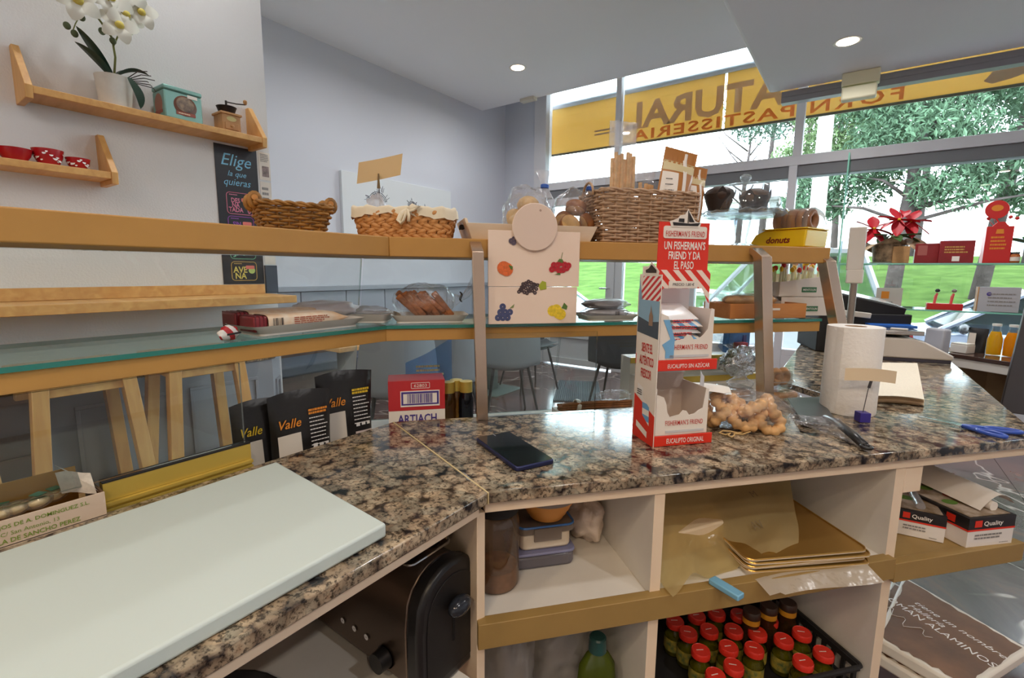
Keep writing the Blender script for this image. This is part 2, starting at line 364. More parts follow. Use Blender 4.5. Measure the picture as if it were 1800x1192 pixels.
# ================================================================ the room
XB, XP, YW, CZ = -3.98, -2.60, 5.34, 3.15      # back wall, shelf wall, window wall, ceiling
fl = struct(MB().box(-4.1, 3.3, -2.7, 5.5, -0.12, -0.012).build('floor', mat('grout', (70, 60, 58), 0.8)))
tile_me = None
for i in range(12):
    for j in range(14):
        x, y = -3.98 + 0.6 * i, -2.66 + 0.6 * j
        if y > 5.3: continue
        if tile_me is None:
            o = MB().box(0.0015, 0.5985, 0.0015, 0.5985, -0.012, 0.0).build('tile', MARBLE, fl, bevel=0.0); tile_me = o.data
        else:
            o = link('tile', tile_me, fl)
        o.location = (x, y, 0)
struct(MB().box(XB - 0.15, XB, -2.7, 5.5, 0, 3.6).build('wall_back', WALLP))
struct(MB().box(XB, XP, -2.7, 1.40, 0, CZ).build('wall_left', PLASTER))
struct(MB().box(3.2, 3.35, -2.7, 5.5, 0, 3.6).build('wall_right', WALLP))
struct(MB().box(XB, 3.2, -2.85, -2.7, 0, 3.6).build('wall_rear', WALLP))
struct(MB().box(XB, -3.50, YW, YW + 0.2, 0, 3.6).build('wall_window', mat('wall_pier_paint', (204, 208, 218), 0.85)))
struct(MB().box(XB, 3.2, YW - 0.02, YW + 0.2, 3.46, 3.6).build('wall_header', WALLP))
struct(MB().box(XB, 3.2, -2.7, 4.86, CZ, CZ + 0.1).build('ceiling', CEILP))
struct(MB().box(XB, 3.2, 4.86, 5.5, 3.58, 3.68).box(XB, 3.2, 4.86, 4.90, CZ + 0.1, 3.6).build('ceiling', CEILP))
struct(MB().box(-0.80, 3.2, -2.7, 4.93, 2.75, CZ - 0.001).build('ceiling', CEILP, bevel=0.03, seg=3))

WARM = (1.0, 0.78, 0.54)
def downlight(name, label, x, y, z, w=1.0, col=LAMP_COL):
    t = thing(name, label, 'ceiling light', (x, y, z), 0, 'recessed ceiling downlights')
    MB().lathe([(0.062, -0.001), (0.082, -0.004), (0.086, -0.001), (0.086, 0.0)], 32).build('rim', WHITE, t)
    MB().lathe([(0.001, -0.003), (0.063, -0.003)], 32).build('diffuser', mat('lit_diffuser', (255, 244, 226), 0.5, emit=((255, 240, 220), 9.0)), t)
    l = bpy.data.lights.new('downlight_lamp', 'AREA'); l.shape = 'DISK'; l.size = 0.12; l.energy = LAMP_W * w; l.color = col
    l.spread = math.radians(165)
    lo = bpy.data.objects.new('downlight_lamp', l); COL.objects.link(lo); lo.parent = t; lo.location = (0, 0, -0.012)
downlight('downlight', 'round recessed downlight in the main ceiling over the tables', -2.887, 4.069, CZ, 0.8)
downlight('downlight', 'round downlight at the top edge, left of the main ceiling middle', -2.763, 2.60, CZ, 0.8)
downlight('downlight', 'round recessed downlight in the lowered ceiling at the right', -0.217, 4.145, 2.75, 0.8)
for i, (x, y, z) in enumerate(((-2.2, 0.9, CZ), (-1.6, -1.0, CZ), (-0.1, 2.2, 2.75), (0.3, 0.35, 2.75), (0.15, -1.3, 2.75), (1.6, 0.4, 2.75), (1.7, 3.0, 2.75))):
    downlight('downlight', ('round downlight over the bar stools', 'round downlight behind the left counter', 'downlight over the till end of the counter', 'downlight over the working side of the counter',
              'downlight at the rear of the lowered ceiling', 'downlight by the right wall', 'downlight over the drinks counter')[i], x, y, z, (0.45, 0.6, 0.9, 0.35, 0.7, 0.7, 0.9)[i], WARM if i == 4 else LAMP_COL)

downlight('downlight', 'warm downlight over the rear kitchen side', 0.55, -1.55, 2.75, 0.95, WARM); downlight('downlight', 'warm downlight at the rear left of the kitchen side', -0.55, -1.75, 2.75, 0.95, WARM); downlight('downlight', 'warm downlight at the rear right of the kitchen side', 1.6, -1.0, 2.75, 0.9, WARM)

# ---------------------------------------------------------------- shop front
def pane(name, x0, x1, z0, z1, parent, y=YW + 0.05): MB().box(x0, x1, y, y + 0.006, z0, z1).build('pane', GLASS, parent)
wf = struct(MB().box(-3.50, -3.33, YW - 0.03, YW + 0.12, 0, 3.46).build('window_1', FRAME, bevel=0.004))
def bar(name, x0, x1, z0, z1, parent, m=FRAME, y0=YW, y1=YW + 0.1): return MB().box(x0, x1, y0, y1, z0, z1).build(name, m, parent, bevel=0.004)
bar('head_rail', -3.33, 3.2, 3.40, 3.46, wf)
bar('mullion', -2.425, -2.365, 2.28, 3.40, wf); bar('mullion', -0.625, -0.555, 2.28, 3.40, wf); bar('mullion', 1.50, 1.57, 2.28, 3.40, wf)
bar('transom', -3.33, 3.2, 2.20, 2.29, wf)
for a, b in ((-3.33, -2.425), (-2.365, -0.625), (-0.555, 1.50), (1.57, 3.2)): pane('pane', a, b, 2.29, 3.40, wf)
w2 = struct(MB().box(-0.645, -0.575, YW, YW + 0.1, 0, 2.20).build('window_2', FRAME, bevel=0.004))
bar('roller_box', -0.575, 3.2, 2.10, 2.20, w2, GREYF, YW + 0.02, YW + 0.16)
bar('mullion', 1.50, 1.57, 0.40, 2.10, w2); bar('sill_rail', -0.575, 3.2, 0.40, 0.46, w2); bar('sill_panel', -0.575, 3.2, 0.0, 0.40, w2)
pane('pane', -0.575, 1.50, 0.46, 2.10, w2); pane('pane', 1.57, 3.2, 0.46, 2.10, w2)
w3 = struct(MB().box(-2.36, -2.27, YW, YW + 0.1, 0, 2.20).build('window_3', FRAME, bevel=0.004))
bar('roller_box', -3.33, -0.645, 2.09, 2.20, w3, GREYF, YW + 0.02, YW + 0.16)
bar('sill_rail', -2.27, -0.645, 0.40, 0.46, w3); bar('sill_panel', -2.27, -0.645, 0.0, 0.40, w3); bar('mullion', -1.50, -1.44, 0.46, 2.09, w3)
pane('pane', -2.27, -1.50, 0.46, 2.09, w3); pane('pane', -1.44, -0.645, 0.46, 2.09, w3)
d1 = struct(MB().box(-2.46, -2.36, YW - 0.02, YW + 0.06, 0.02, 2.09).build('door_1', FRAME, bevel=0.004))
bar('stile', -3.32, -3.23, 0.02, 2.09, d1, FRAME, YW - 0.02, YW + 0.06); bar('rail', -3.23, -2.46, 0.02, 0.10, d1, FRAME, YW - 0.02, YW + 0.06)
bar('rail', -3.23, -2.46, 0.36, 0.45, d1, FRAME, YW - 0.02, YW + 0.06); bar('rail', -3.23, -2.46, 2.0, 2.09, d1, FRAME, YW - 0.02, YW + 0.06)
bar('kick_panel', -3.23, -2.46, 0.10, 0.36, d1, mat('door_panel_paint', (206, 207, 212), 0.5), YW + 0.01, YW + 0.03)
pane('pane', -3.23, -2.46, 0.45, 2.0, d1, YW + 0.02)
MB().tube([(-2.41, YW - 0.02, 1.0), (-2.41, YW - 0.06, 1.0), (-2.52, YW - 0.06, 1.0)], 0.009).build('handle', CHROME, d1)
# sticker on the glass at the left, door-side cable box and sensor box
t = tag(MB().box(-3.36, -3.17, 4.78, 4.86, CZ - 0.035, CZ).build('junction_box', mat('aged_cream_plastic', (214, 208, 190), 0.5), bevel=0.006), 'small cream junction box at the ceiling edge above the window', 'junction box')
t = thing('alarm_sensor', 'cream two part box hanging below the lowered ceiling by the grille track', 'sensor', PY(1512, 150, 4.80)); t.scale = (1.1, 1.1, 1.25)
MB().box(-0.11, 0.11, -0.04, 0.04, 0.0, 0.078).build('housing', mat('yellowed_plastic', (236, 230, 196), 0.5), t, bevel=0.006)
MB().box(-0.105, 0.10, -0.05, 0.03, -0.085, -0.008).build('lower_housing', mat('yellowed_plastic', (0, 0, 0)), t, bevel=0.01)
MB().tube([(0, 0, 0.078), (0, 0.01, 0.20)], 0.003, 6).build('cable', BLACKM, t)
t = tag(MB().box(-0.70, 3.15, 4.93, 5.02, 2.655, 2.70).box(-0.70, 3.15, 4.93, 4.96, 2.70, 2.748).build('grille_track', mat('track_grey', (150, 150, 154), 0.4), bevel=0.003), 'grey roller grille track along the lowered ceiling edge', 'track')

# ---------------------------------------------------------------- wainscot and bench on the back wall
GREYW = mat('grey_wainscot_paint', (168, 172, 182), 0.6, bump=(60, 0.05))
wt = struct(MB().box(XB, XB + 0.045, 1.41, 5.33, 1.00, 1.045).build('trim_1', GREYW, bevel=0.005))
y = 1.42
while y < 5.3:
    e = min(y + 0.46, 5.33); MB().box(XB, XB + 0.022, y + 0.004, e - 0.004, 0.62, 0.998).build('panel', GREYW, wt, bevel=0.003); y += 0.46
struct(MB().box(XB, XB + 0.06, 1.41, 5.33, 0.55, 0.615).build('trim_2', mat('slate_blue_rail', (84, 92, 106), 0.6), bevel=0.01))
bw = wood('walnut_board', (78, 58, 50), (112, 84, 70), (2, 3, 24))
tb = struct(MB().box(XB, XB + 0.012, 1.41, 5.33, 0.0, 0.549).build('trim_3', mat('dark_backing', (40, 36, 36), 0.8)))
for k in range(4):
    MB().box(XB + 0.012, XB + 0.03, 1.41, 5.33, 0.02 + 0.132 * k, 0.146 + 0.132 * k).build('plank', bw, tb, bevel=0.003)
struct(MB().box(-3.5, XB, YW - 0.02, YW, 0.0, 0.1).build('baseboard_window', WHITE))

# ================================================================ the counter
def poly_un(L): return [tuple(W(u, n)[:2]) for u, n in L]
CX = -0.412
wt = thing('worktop', 'polished brown speckled granite worktop of the angled counter', 'worktop', (0, 0, 0))
bc = (-0.778, 0.652)
MB().prism([(CX, -0.75), (CX, 0.5165), bc, (-0.778, -0.75)], TOP - 0.018, TOP).build('slab', GRANITE, wt, bevel=0.002)
MB().prism([(CX, 0.5185), (0.322, 1.366), (0.300, 2.46), (0.26, 2.69), (-0.20, 2.69), tuple(W(0.99, 0.56)[:2]), tuple(W(0.99, 0.362)[:2]), (bc[0], bc[1] + 0.003)], TOP - 0.018, TOP).build('slab', GRANITE, wt, bevel=0.002)
MB().prism([(CX + 0.001, 0.5163), (CX + 0.001, 0.5187), (bc[0], bc[1] + 0.003), bc], TOP - 0.018, TOP - 0.0003).build('joint', mat('joint_filler', (206, 186, 140), 0.7), wt)

# open cabinet under the right run: uprights, shelf, gold front edge
cb = thing('storage_cabinet', 'open cream storage cabinet with gold edged shelf under the granite', 'cabinet', W(0, 0), TH)
Z0 = 0.36
def cpart(name, u0, u1, n0, n1, z0, z1, m, bevel=0.001): return MB().box(u0, u1, n0, n1, z0, z1).build(name, m, cb, bevel=bevel)
cpart('fascia', 0.0, 1.10, 0.012, 0.032, 0.842, 0.8615, CREAM)
cpart('top_board', 0.0, 1.06, 0.033, 0.31, 0.846, 0.8615, CREAM)
_a = math.radians(158.7) - TH; MB().at((-0.012, 0.012, 0), rz=_a).box(0.0, 0.345, -0.014, 0.0, 0.12, 0.8415).build('upright', CREAM, cb, bevel=0.001)
PU = [CREAM, WHITEM]
MB().box(0.281, 0.300, 0.0145, 0.31, 0.12, 0.8415, ms=[0, 0, 0, 1, 1, 1]).build('upright', PU, cb)
MB().box(0.778, 0.800, 0.0145, 0.31, 0.12, 0.8415, ms=[0, 0, 0, 1, 1, 1]).build('upright', PU, cb)
cpart('back_panel', -0.09, 0.800, 0.311, 0.325, 0.12, 0.8415, WHITEM)
cpart('shelf_board', 0.0, 0.281, 0.02, 0.31, 0.640, 0.662, WHITEM); cpart('shelf_board', 0.300, 0.778, 0.02, 0.31, 0.640, 0.662, WHITEM); cpart('shelf_board', 0.800, 1.115, 0.02, 0.31, 0.640, 0.655, GOLDB)
cpart('shelf_edge', -0.012, 0.786, 0.000, 0.0195, 0.626, 0.668, GOLDB); cpart('shelf_edge', 0.787, 1.122, 0.000, 0.0195, 0.618, 0.657, GOLDB)
cpart('bottom_board', 0.002, 0.281, 0.02, 0.31, Z0 - 0.02, Z0, WHITEM); cpart('bottom_board', 0.300, 0.778, 0.02, 0.31, Z0 - 0.02, Z0, WHITEM)
cpart('cleat', 0.803, 0.845, 0.016, 0.05, 0.790, 0.8415, CREAM)
cpart('support_panel', 0.985, 1.005, 0.20, 0.31, 0.0, 0.618, BEECHV)
# cabinet under the left run
cl = thing('storage_cabinet', 'open cabinet under the left granite run holding the toaster', 'cabinet', (0, 0, 0))
def lpart(name, x0, x1, y0, y1, z0, z1, m): return MB().box(x0, x1, y0, y1, z0, z1).build(name, m, cl, bevel=0.001)
lpart('fascia', CX - 0.032, CX - 0.012, -0.74, 0.512, 0.842, 0.8615, CREAM)
lpart('back_panel', -0.765, -0.75, -0.74, 0.56, 0.12, 0.8415, KRAFT)
lpart('shelf_board', -0.75, CX - 0.02, -0.74, 0.50, 0.565, 0.580, WHITEM)
# ================================================================ display case behind the worktop
XF, NF = -0.785, 0.375                     # front faces of the top shelf: left run (x) and right run (n)
dc = thing('display_case', 'glass display case with gold shelves behind the granite worktop', 'display case', (0, 0, 0))
def cor(x, n):                             # corner where x = const meets n = const
    u = (x - KINK.x + n * math.sin(TH)) / math.cos(TH); return tuple(W(u, n)[:2])
c0, c1 = cor(XF, NF), cor(-1.0, 0.60)
UE = 0.957
MB().prism([(XF, -0.9), c0, c1, (-1.0, -0.9)], 1.226, 1.266).build('top_shelf', GOLD, dc, bevel=0.002)
MB().prism([c0, tuple(W(UE, NF)[:2]), tuple(W(UE, 0.60)[:2]), c1], 1.226, 1.266).build('top_shelf', GOLD, dc, bevel=0.002)
g0, g1 = cor(-0.795, 0.380), cor(-1.03, 0.63)
MB().prism([(-0.795, -0.9), g0, g1, (-1.03, -0.9)], 1.0765, 1.0835, 0, 1).build('glass_shelf', [SHELFG, GEDGE], dc)
MB().prism([g0, tuple(W(UE, 0.380)[:2]), tuple(W(UE, 0.63)[:2]), g1], 1.0765, 1.0835, 0, 1).build('glass_shelf', [SHELFG, GEDGE], dc)
def rail2(name, xf, nf, d, z0, z1, m, ue=UE):
    a, b = cor(xf, nf), cor(xf - d, nf + d)
    MB().prism([(xf, -0.9), a, b, (xf - d, -0.9)], z0, z1).build(name, m, dc, bevel=0.001)
    MB().prism([a, tuple(W(ue, nf)[:2]), tuple(W(ue, nf + d)[:2]), b], z0, z1).build(name, m, dc, bevel=0.001)
rail2('shelf_rail', -0.80, 0.385, 0.02, 1.050, 1.0755, GOLD)
# deck, customer side body and sloping front glass
d0, d1 = cor(-0.80, 0.385), cor(-1.14, 0.74)
MB().prism([(-0.80, -0.9), d0, d1, (-1.14, -0.9)], 0.745, 0.77).build('deck', WHITEM, dc)
MB().prism([d0, tuple(W(0.99, 0.385)[:2]), tuple(W(0.99, 0.74)[:2]), d1], 0.745, 0.77).build('deck', WHITEM, dc)
d2 = cor(-1.12, 0.72)
MB().prism([(-1.12, -0.9), d2, d1, (-1.14, -0.9)], 0.0, 0.744).build('customer_panel', GREYW, dc)
MB().prism([d2, tuple(W(0.99, 0.72)[:2]), tuple(W(0.99, 0.74)[:2]), d1], 0.0, 0.744).build('customer_panel', GREYW, dc)
def gpane(p0, p1, q0, q1, zt, zb):         # sloping pane from top points p to bottom points q
    nrm = ((Vector((*p1, zt)) - Vector((*p0, zt))).cross(Vector((*q0, zb)) - Vector((*p0, zt)))).normalized() * 0.006
    v = [Vector((*p0, zt)), Vector((*p1, zt)), Vector((*q1, zb)), Vector((*q0, zb))]
    MB().add([tuple(a) for a in v] + [tuple(a + nrm) for a in v], [(0, 1, 2, 3), (7, 6, 5, 4), (0, 4, 5, 1), (1, 5, 6, 2), (2, 6, 7, 3), (3, 7, 4, 0)], [0, 0, 1, 1, 1, 1]).build('front_glass', [GLASS, clear('glass_edge_pale', (190, 214, 210), 0.25, 0.05)], dc)
t0, b0 = cor(-1.0, 0.60), cor(-1.13, 0.73)
gpane((-1.0, -0.9), t0, (-1.13, -0.9), b0, 1.225, 0.772)
gpane((t0[0] + 0.004 * U.x, t0[1] + 0.004 * U.y), tuple(W(0.335, 0.60)[:2]), (b0[0] + 0.004 * U.x, b0[1] + 0.004 * U.y), tuple(W(0.335, 0.73)[:2]), 1.225, 0.772)
gpane(tuple(W(0.339, 0.60)[:2]), tuple(W(0.955, 0.60)[:2]), tuple(W(0.339, 0.73)[:2]), tuple(W(0.955, 0.73)[:2]), 1.225, 0.772)
# gold sliding-door rail along the back of the left worktop and its glass door
rb = MB()
for z0, z1, x in ((0.845, 0.874, -0.790), (0.8745, 0.879, -0.7855), (0.8795, 0.883, -0.790), (0.8835, 0.888, -0.7855), (0.8885, 0.914, -0.792)): rb.box(-0.806, x, -0.9 if z1 < 0.875 else 0.174, 0.366, z0, z1)
rb.build('sliding_rail', BRASS, dc)
MB().box(-0.8062, -0.7915, 0.174, 0.366, 0.9142, 0.9165).build('rail_gasket', BLACKM, dc)
MB().box(-0.801, -0.796, -0.6, 0.36, 0.917, 1.049, ms=[1, 1, 1, 0, 1, 0]).build('sliding_door', [GLASS, clear('glass_edge_pale')], dc)
# brackets from the worktop to the top shelf
def bracket(base, top, w, d, name='bracket'):
    b, t = Vector(base), Vector(top); t2 = t + Vector((0, 0, 0.022)) + N * 0.035
    vs = []
    for p in (b, t, t2):
        vs += [p - U * w / 2 - N * d / 2, p + U * w / 2 - N * d / 2, p + U * w / 2 + N * d / 2, p - U * w / 2 + N * d / 2]
    fs = [(3, 2, 1, 0), (8, 9, 10, 11)]
    for k in (0, 4):
        fs += [(k, k + 1, k + 5, k + 4), (k + 1, k + 2, k + 6, k + 5), (k + 2, k + 3, k + 7, k + 6), (k + 3, k, k + 4, k + 7)]
    MB().add([tuple(v) for v in vs], fs).build(name, STEEL, dc, bevel=0.001)
bracket(W(0.053, 0.345, TOP), W(0.043, 0.347, 1.238), 0.024, 0.014)
bracket(W(0.772, 0.345, TOP), W(0.730, 0.345, 1.238), 0.028, 0.03)
bracket(W(1.045, 0.352, TOP), W(0.952, 0.380, 1.232), 0.030, 0.03)
MB().box(0.062, 0.318, 0, 0.006, 0.002, 0.186, ms=[1, 1, 0, 1, 0, 1]).build('guard_glass', [GLASS, clear('glass_edge_pale')], dc, loc=W(0, 0.352, TOP), rotz=TH)
# white stepped riser with gold nosings at the right end
for k in range(3):
    n0 = 0.50 + 0.07 * k; z1 = 0.850 + 0.048 * k
    MB().box(0.55, 0.985, n0, n0 + (0.068 if k < 2 else 0.06), 0.771, z1).build('riser_step', WHITEM, dc, loc=W(0, 0), rotz=TH)
    MB().box(0.55, 0.985, n0 - 0.004, n0 - 0.0005, z1 - 0.016, z1 + 0.001).build('step_nosing', BRASS, dc, loc=W(0, 0), rotz=TH)

# ================================================================ things on the worktop
# ---- cutting board
cbp = [Vector(v) for v in ((-0.722, 0.372, 0), (-0.436, 0.352, 0), (-0.417, -0.35, 0), (-0.712, -0.35, 0))]
tag(MB().prism([(p.x, p.y) for p in reversed(cbp)], TOP + 0.0005, TOP + 0.0185).build('cutting_board', mat('white_polythene', (200, 212, 208), 0.42, sub=0.0, bump=(14, 0.04)), bevel=0.0035, seg=3), 'large thick white plastic cutting board on the left granite worktop', 'cutting board')
# ---- phone
pa, pb = PZ(866, 771, TOP), PZ(943, 824, TOP)
pd = (pb - pa); pl = 0.158; pw = 0.074; pm = (pa + pb) / 2
ph = thing('smartphone', 'dark blue smartphone with a black glass screen lying on the granite', 'phone', (pm.x, pm.y, TOP + 0.0005), math.atan2(pd.y, pd.x))
MB().prism(rrect(pl, pw, 0.007), 0, 0.0082).build('body', mat('phone_blue', (46, 52, 92), 0.3, metal=0.5), ph, bevel=0.002)
MB().prism(rrect(pl - 0.004, pw - 0.004, 0.006), 0.0083, 0.0088).build('screen', mat('black_glass', (10, 10, 12), 0.06, spec=0.8), ph)
MB().prism(rrect(0.012, 0.0012, 0.0005), 0.0089, 0.009).build('speaker_slot', mat('slot_grey', (150, 150, 155), 0.4), ph, loc=(-pl / 2 + 0.006, 0, 0))
for x, l in ((-0.02, 0.02), (0.015, 0.012)): MB().box(x, x + l, pw / 2 - 0.0005, pw / 2 + 0.001, 0.003, 0.0055).build('side_button', mat('phone_blue', (0, 0, 0)), ph)

# ---- lozenge counter display
ds = thing('lozenge_display', 'red and white cardboard two tier lozenge display on the worktop', 'display stand', W(0.393, 0.118, TOP + 0.0005), TH)
SKY = mat('print_sky_blue', (138, 178, 204), 0.5); BLUEP = mat('print_light_blue', (120, 178, 222), 0.5)
RWS = stripes('red_white_stripes', (222, 50, 34), (244, 226, 212), 0.0085, 45)
BWS = stripes('blue_white_stripes', (112, 172, 220), (242, 236, 230), 0.008, 45)
CARDI = mat('inner_card', (214, 200, 190), 0.7)
hw = 0.057
def tray(z, name, back, printm):
    """one tier: red lip, cut-out front, sides and back"""
    MB().box(-hw - 0.002, hw + 0.004, -0.004, -0.0015, z, z + 0.02).box(-hw - 0.0035, -hw - 0.001, -0.004, 0.08, z, z + 0.02).build('red_lip', RED, ds, bevel=0.0008)
    fp = [(-hw, z + 0.02), (hw - 0.006, z + 0.02), (hw - 0.006, z + back - 0.014), (hw - 0.012, z + back - 0.012), (hw - 0.017, z + back - 0.05), (hw - 0.026, z + 0.064), (hw - 0.034, z + 0.058), (0.012, z + 0.056), (0.006, z + 0.064), (-0.002, z + 0.066), (-0.008, z + 0.058), (-0.028, z + 0.054), (-0.034, z + 0.064), (-0.036, z + back - 0.04), (-0.042, z + back - 0.026), (-hw, z + back - 0.02)]
    MB().slab(fp, 0.0, 0.0015).build(name, printm, ds)
    MB().box(-hw, -hw + 0.0015, 0.0015, 0.085, z, z + back - 0.01).build('tray_side', printm, ds)
    MB().box(hw - 0.007, hw - 0.0055, 0.0015, 0.085, z, z + back - 0.014).build('tray_side', CARDI, ds)
    MB().box(-hw, hw - 0.006, 0.085, 0.0865, z, z + back + 0.02).build('tray_back', CARDI, ds)
    MB().box(-hw, hw - 0.006, 0.0015, 0.085, z, z + 0.003).build('tray_floor', CARDI, ds)
    def wing(u, v): a = 1.0 * u; return (hw - 0.005 + 0.03 * u - 0.004 * math.sin(PI * u), 0.03 + 0.03 * u, z + 0.02 + (back + 0.005) * v * (1 - 0.0 * u) + 0.02 * math.sin(PI * v) * u - 0.03 * u * v * v)
    MB().surf(wing, 8, 8).build('side_wing', mat('wing_card', (226, 224, 224), 0.6), ds)
    txt("FISHERMAN'S FRIEND", 0.078, 0.0095, REDI, ds, (0.002, -0.0006, z + 0.043), bold=0.003, spacing=1.1)
    MB().slab([(-0.036, z + 0.024), (0.044, z + 0.024), (0.044, z + 0.0285), (-0.036, z + 0.0285)], -0.0012, -0.0004).build('print_band', mat('print_pale_grey', (206, 206, 208), 0.5), ds)
tray(0.0, 'front_panel', 0.118, CARDW)
txt('EUCALIPTO ORIGINAL', 0.078, 0.0095, WHITEI, ds, (0.004, -0.0044, 0.0098), bold=0.01)
tray(0.142, 'front_panel', 0.125, CARDW)
txt('EUCALIPTO SIN AZÚCAR', 0.086, 0.0095, WHITEI, ds, (0.002, -0.0044, 0.1518), bold=0.01)
# blue corner print and packets of lozenges in the upper tier
MB().slab([(-0.045, 0.165), (-0.028, 0.165), (-0.028, 0.20), (-0.040, 0.235), (-0.052, 0.235), (-0.036, 0.20), (-0.052, 0.19), (-0.045, 0.178)], -0.0012, -0.0004).build('print_stripe', BLUEP, ds)
MB().box(-hw - 0.0012, -hw - 0.0002, 0.004, 0.08, 0.165, 0.25).build('print_side', BWS, ds)
for k in range(7):
    def pk(u, v, k=k):
        a = (u - 0.5); b = (v - 0.5); hgt = 0.0045 * (1 - (2 * a) ** 4) * (1 - (2 * b) ** 4)
        return (0.084 * a - 0.002, 0.006 + 0.062 * (b + 0.5) + 0.001 * k, hgt)
    pkt = thing('lozenge_packet', ('bottom lozenge packet in the upper display tier', 'second lozenge packet from the bottom of the display pile', 'third lozenge packet of the display pile', 'middle lozenge packet of the display pile', 'fifth lozenge packet up the display pile', 'second lozenge packet from the top of the pile', 'topmost lozenge packet in the upper display tier')[k], 'packet',
                tuple(W(0.393, 0.118, TOP + 0.0005) + Vector((0, 0, 0.158 + 0.0115 * k)) + N * 0.002 * k), TH + (0.03, -0.05, 0.04, -0.03, 0.06, -0.08, 0.12)[k], 'lozenge packets in the display')
    b = MB(); b.at(rx=math.radians(8 + 3 * k)); b.surf(pk, 12, 10); b.at((0, 0, -0.0008), rx=math.radians(8 + 3 * k)); b.surf(lambda u, v: (pk(1 - u, v)[0], pk(u, v)[1], -pk(1 - u, v)[2]), 12, 10)
    b.build('pouch', BWS if k % 2 else mat('pale_pouch', (232, 232, 234), 0.3), pkt)
    lines(0.05, 0.008, REDI, pkt, (0, 0.004, 0.003), 2, rx=math.radians(70), seed=k)
# header board with stripes, ship top and lettering
HB = [(-0.052, 0.322), (-0.052, 0.408), (-0.026, 0.408), (0.030, 0.408), (0.049, 0.408), (0.049, 0.322)]
MB().slab([(-0.054, 0.322), (0.050, 0.322), (0.049, 0.409), (-0.053, 0.409)], 0.028, 0.030).build('header_board', RED, ds)
MB().box(-0.053, 0.05, 0.080, 0.0815, 0.12, 0.33).build('back_board', mat('wing_card', (226, 224, 224), 0.6), ds)
MB().slab([(-0.056, 0.268), (-0.040, 0.290), (0.040, 0.290), (0.056, 0.262), (0.056, 0.318), (0.051, 0.3235), (-0.055, 0.3235)], 0.026, 0.0275).build('striped_skirt', RWS, ds)
MB().slab(rrect(0.060, 0.013, 0.002, 3, 0.0, 0.297), 0.0250, 0.0258).build('price_label', CARDW, ds)
txt('PRECIO 1,80 €', 0.044, 0.0062, BLACKI, ds, (0.0, 0.0246, 0.297))
MB().slab(rrect(0.088, 0.022, 0.004, 4, -0.001, 0.391), 0.0265, 0.0275).build('brand_label', CARDW, ds)
txt("FISHERMAN'S FRIEND", 0.079, 0.0105, REDI, ds, (-0.001, 0.0262, 0.3885), bold=0.003, spacing=1.1)
txt("UN FISHERMAN'S\nFRIEND Y DA\nEL PASO", 0.084, 0.050, WHITEI, ds, (0.0, 0.0276, 0.350), bold=0.02, line=0.9)
def ship(parent, x, y, z, s, flip=1):
    h = MB(); h.M = Matrix.Translation((x, y, z)) @ Matrix.Scale(s, 4)
    h.slab([(-0.030, 0.0), (0.030, 0.0), (0.033, 0.008), (0.020, 0.012), (0.004, 0.034), (-0.002, 0.024), (-0.012, 0.022), (-0.018, 0.016), (-0.034, 0.010)], 0, 0.001).build('ship_topper', CARDW, parent)
    k = MB(); k.M = Matrix.Translation((x, y - 0.0008, z)) @ Matrix.Scale(s, 4)
    k.slab([(-0.026, 0.003), (0.026, 0.003), (0.030, 0.009), (0.010, 0.007), (-0.028, 0.009)], 0, 0.0006).slab([(-0.016, 0.010), (-0.004, 0.009), (-0.004, 0.016), (-0.015, 0.016)], 0, 0.0006)
    k.slab([(0.0035, 0.008), (0.005, 0.008), (0.005, 0.031), (0.0035, 0.031)], 0, 0.0006).slab([(0.006, 0.010), (0.018, 0.010), (0.0055, 0.028)], 0, 0.0003)
    k.build('ship_print', BLACKI, parent)
ship(ds, -0.002, 0.0255, 0.400, 0.95)
# left side board with picture, slogan and packs
MB().box(-hw - 0.006, -hw - 0.0045, -0.006, 0.072, 0.0, 0.315).build('side_board', CARDW, ds)
sx = -hw - 0.0062
def sideq(pts, m, name, d=0.0): MB().add([(sx - d, y, z) for y, z in pts], [tuple(range(len(pts)))]).build(name, m, ds, smooth=False)
sideq([(-0.006, 0.268), (-0.006, 0.312), (0.058, 0.312), (0.066, 0.268)][::-1], stripes('red_white_stripes_side', (204, 44, 52), (240, 236, 230), 0.0055, 55, axis='YZ'), 'striped_top')
sideq([(-0.004, 0.200), (0.072, 0.214), (0.072, 0.31), (0.058, 0.268), (-0.004, 0.268)][::-1], SKY, 'picture_sky')
sideq([(-0.004, 0.200), (0.072, 0.206), (0.072, 0.236), (0.03, 0.228), (-0.004, 0.232)][::-1], mat('print_sea', (70, 84, 98), 0.5), 'picture_sea', 0.0003)
sideq([(0.016, 0.222), (0.030, 0.222), (0.030, 0.240), (0.026, 0.248), (0.024, 0.260), (0.021, 0.248), (0.016, 0.240)][::-1], mat('print_tan', (150, 124, 104), 0.5), 'picture_mast', 0.0006)
txt('SIENTE EL\nAUTÉNTICO\nFRESCOR', 0.052, 0.066, REDI, ds, (sx - 0.0002, 0.032, 0.155), rz=-PI / 2, bold=0.02, line=1.05)
sideq([(-0.006, 0.0), (0.072, 0.0), (0.072, 0.085), (-0.006, 0.058)][::-1], RED, 'red_corner')
sideq([(0.012, 0.035), (0.038, 0.050), (0.040, 0.085), (0.014, 0.070)][::-1], BWS, 'pack_picture', 0.0004)
sideq([(0.038, 0.078), (0.060, 0.084), (0.060, 0.108), (0.038, 0.102)][::-1], mat('print_white', (240, 238, 236), 0.5), 'pack_picture', 0.0004)
lines(0.022, 0.012, BLACKI, ds, (sx - 0.0008, 0.049, 0.092), 3, rz=-PI / 2)
sideq([(0.018, 0.010), (0.060, 0.022), (0.060, 0.034), (0.018, 0.022)][::-1], WHITEI, 'address_label', 0.0004)
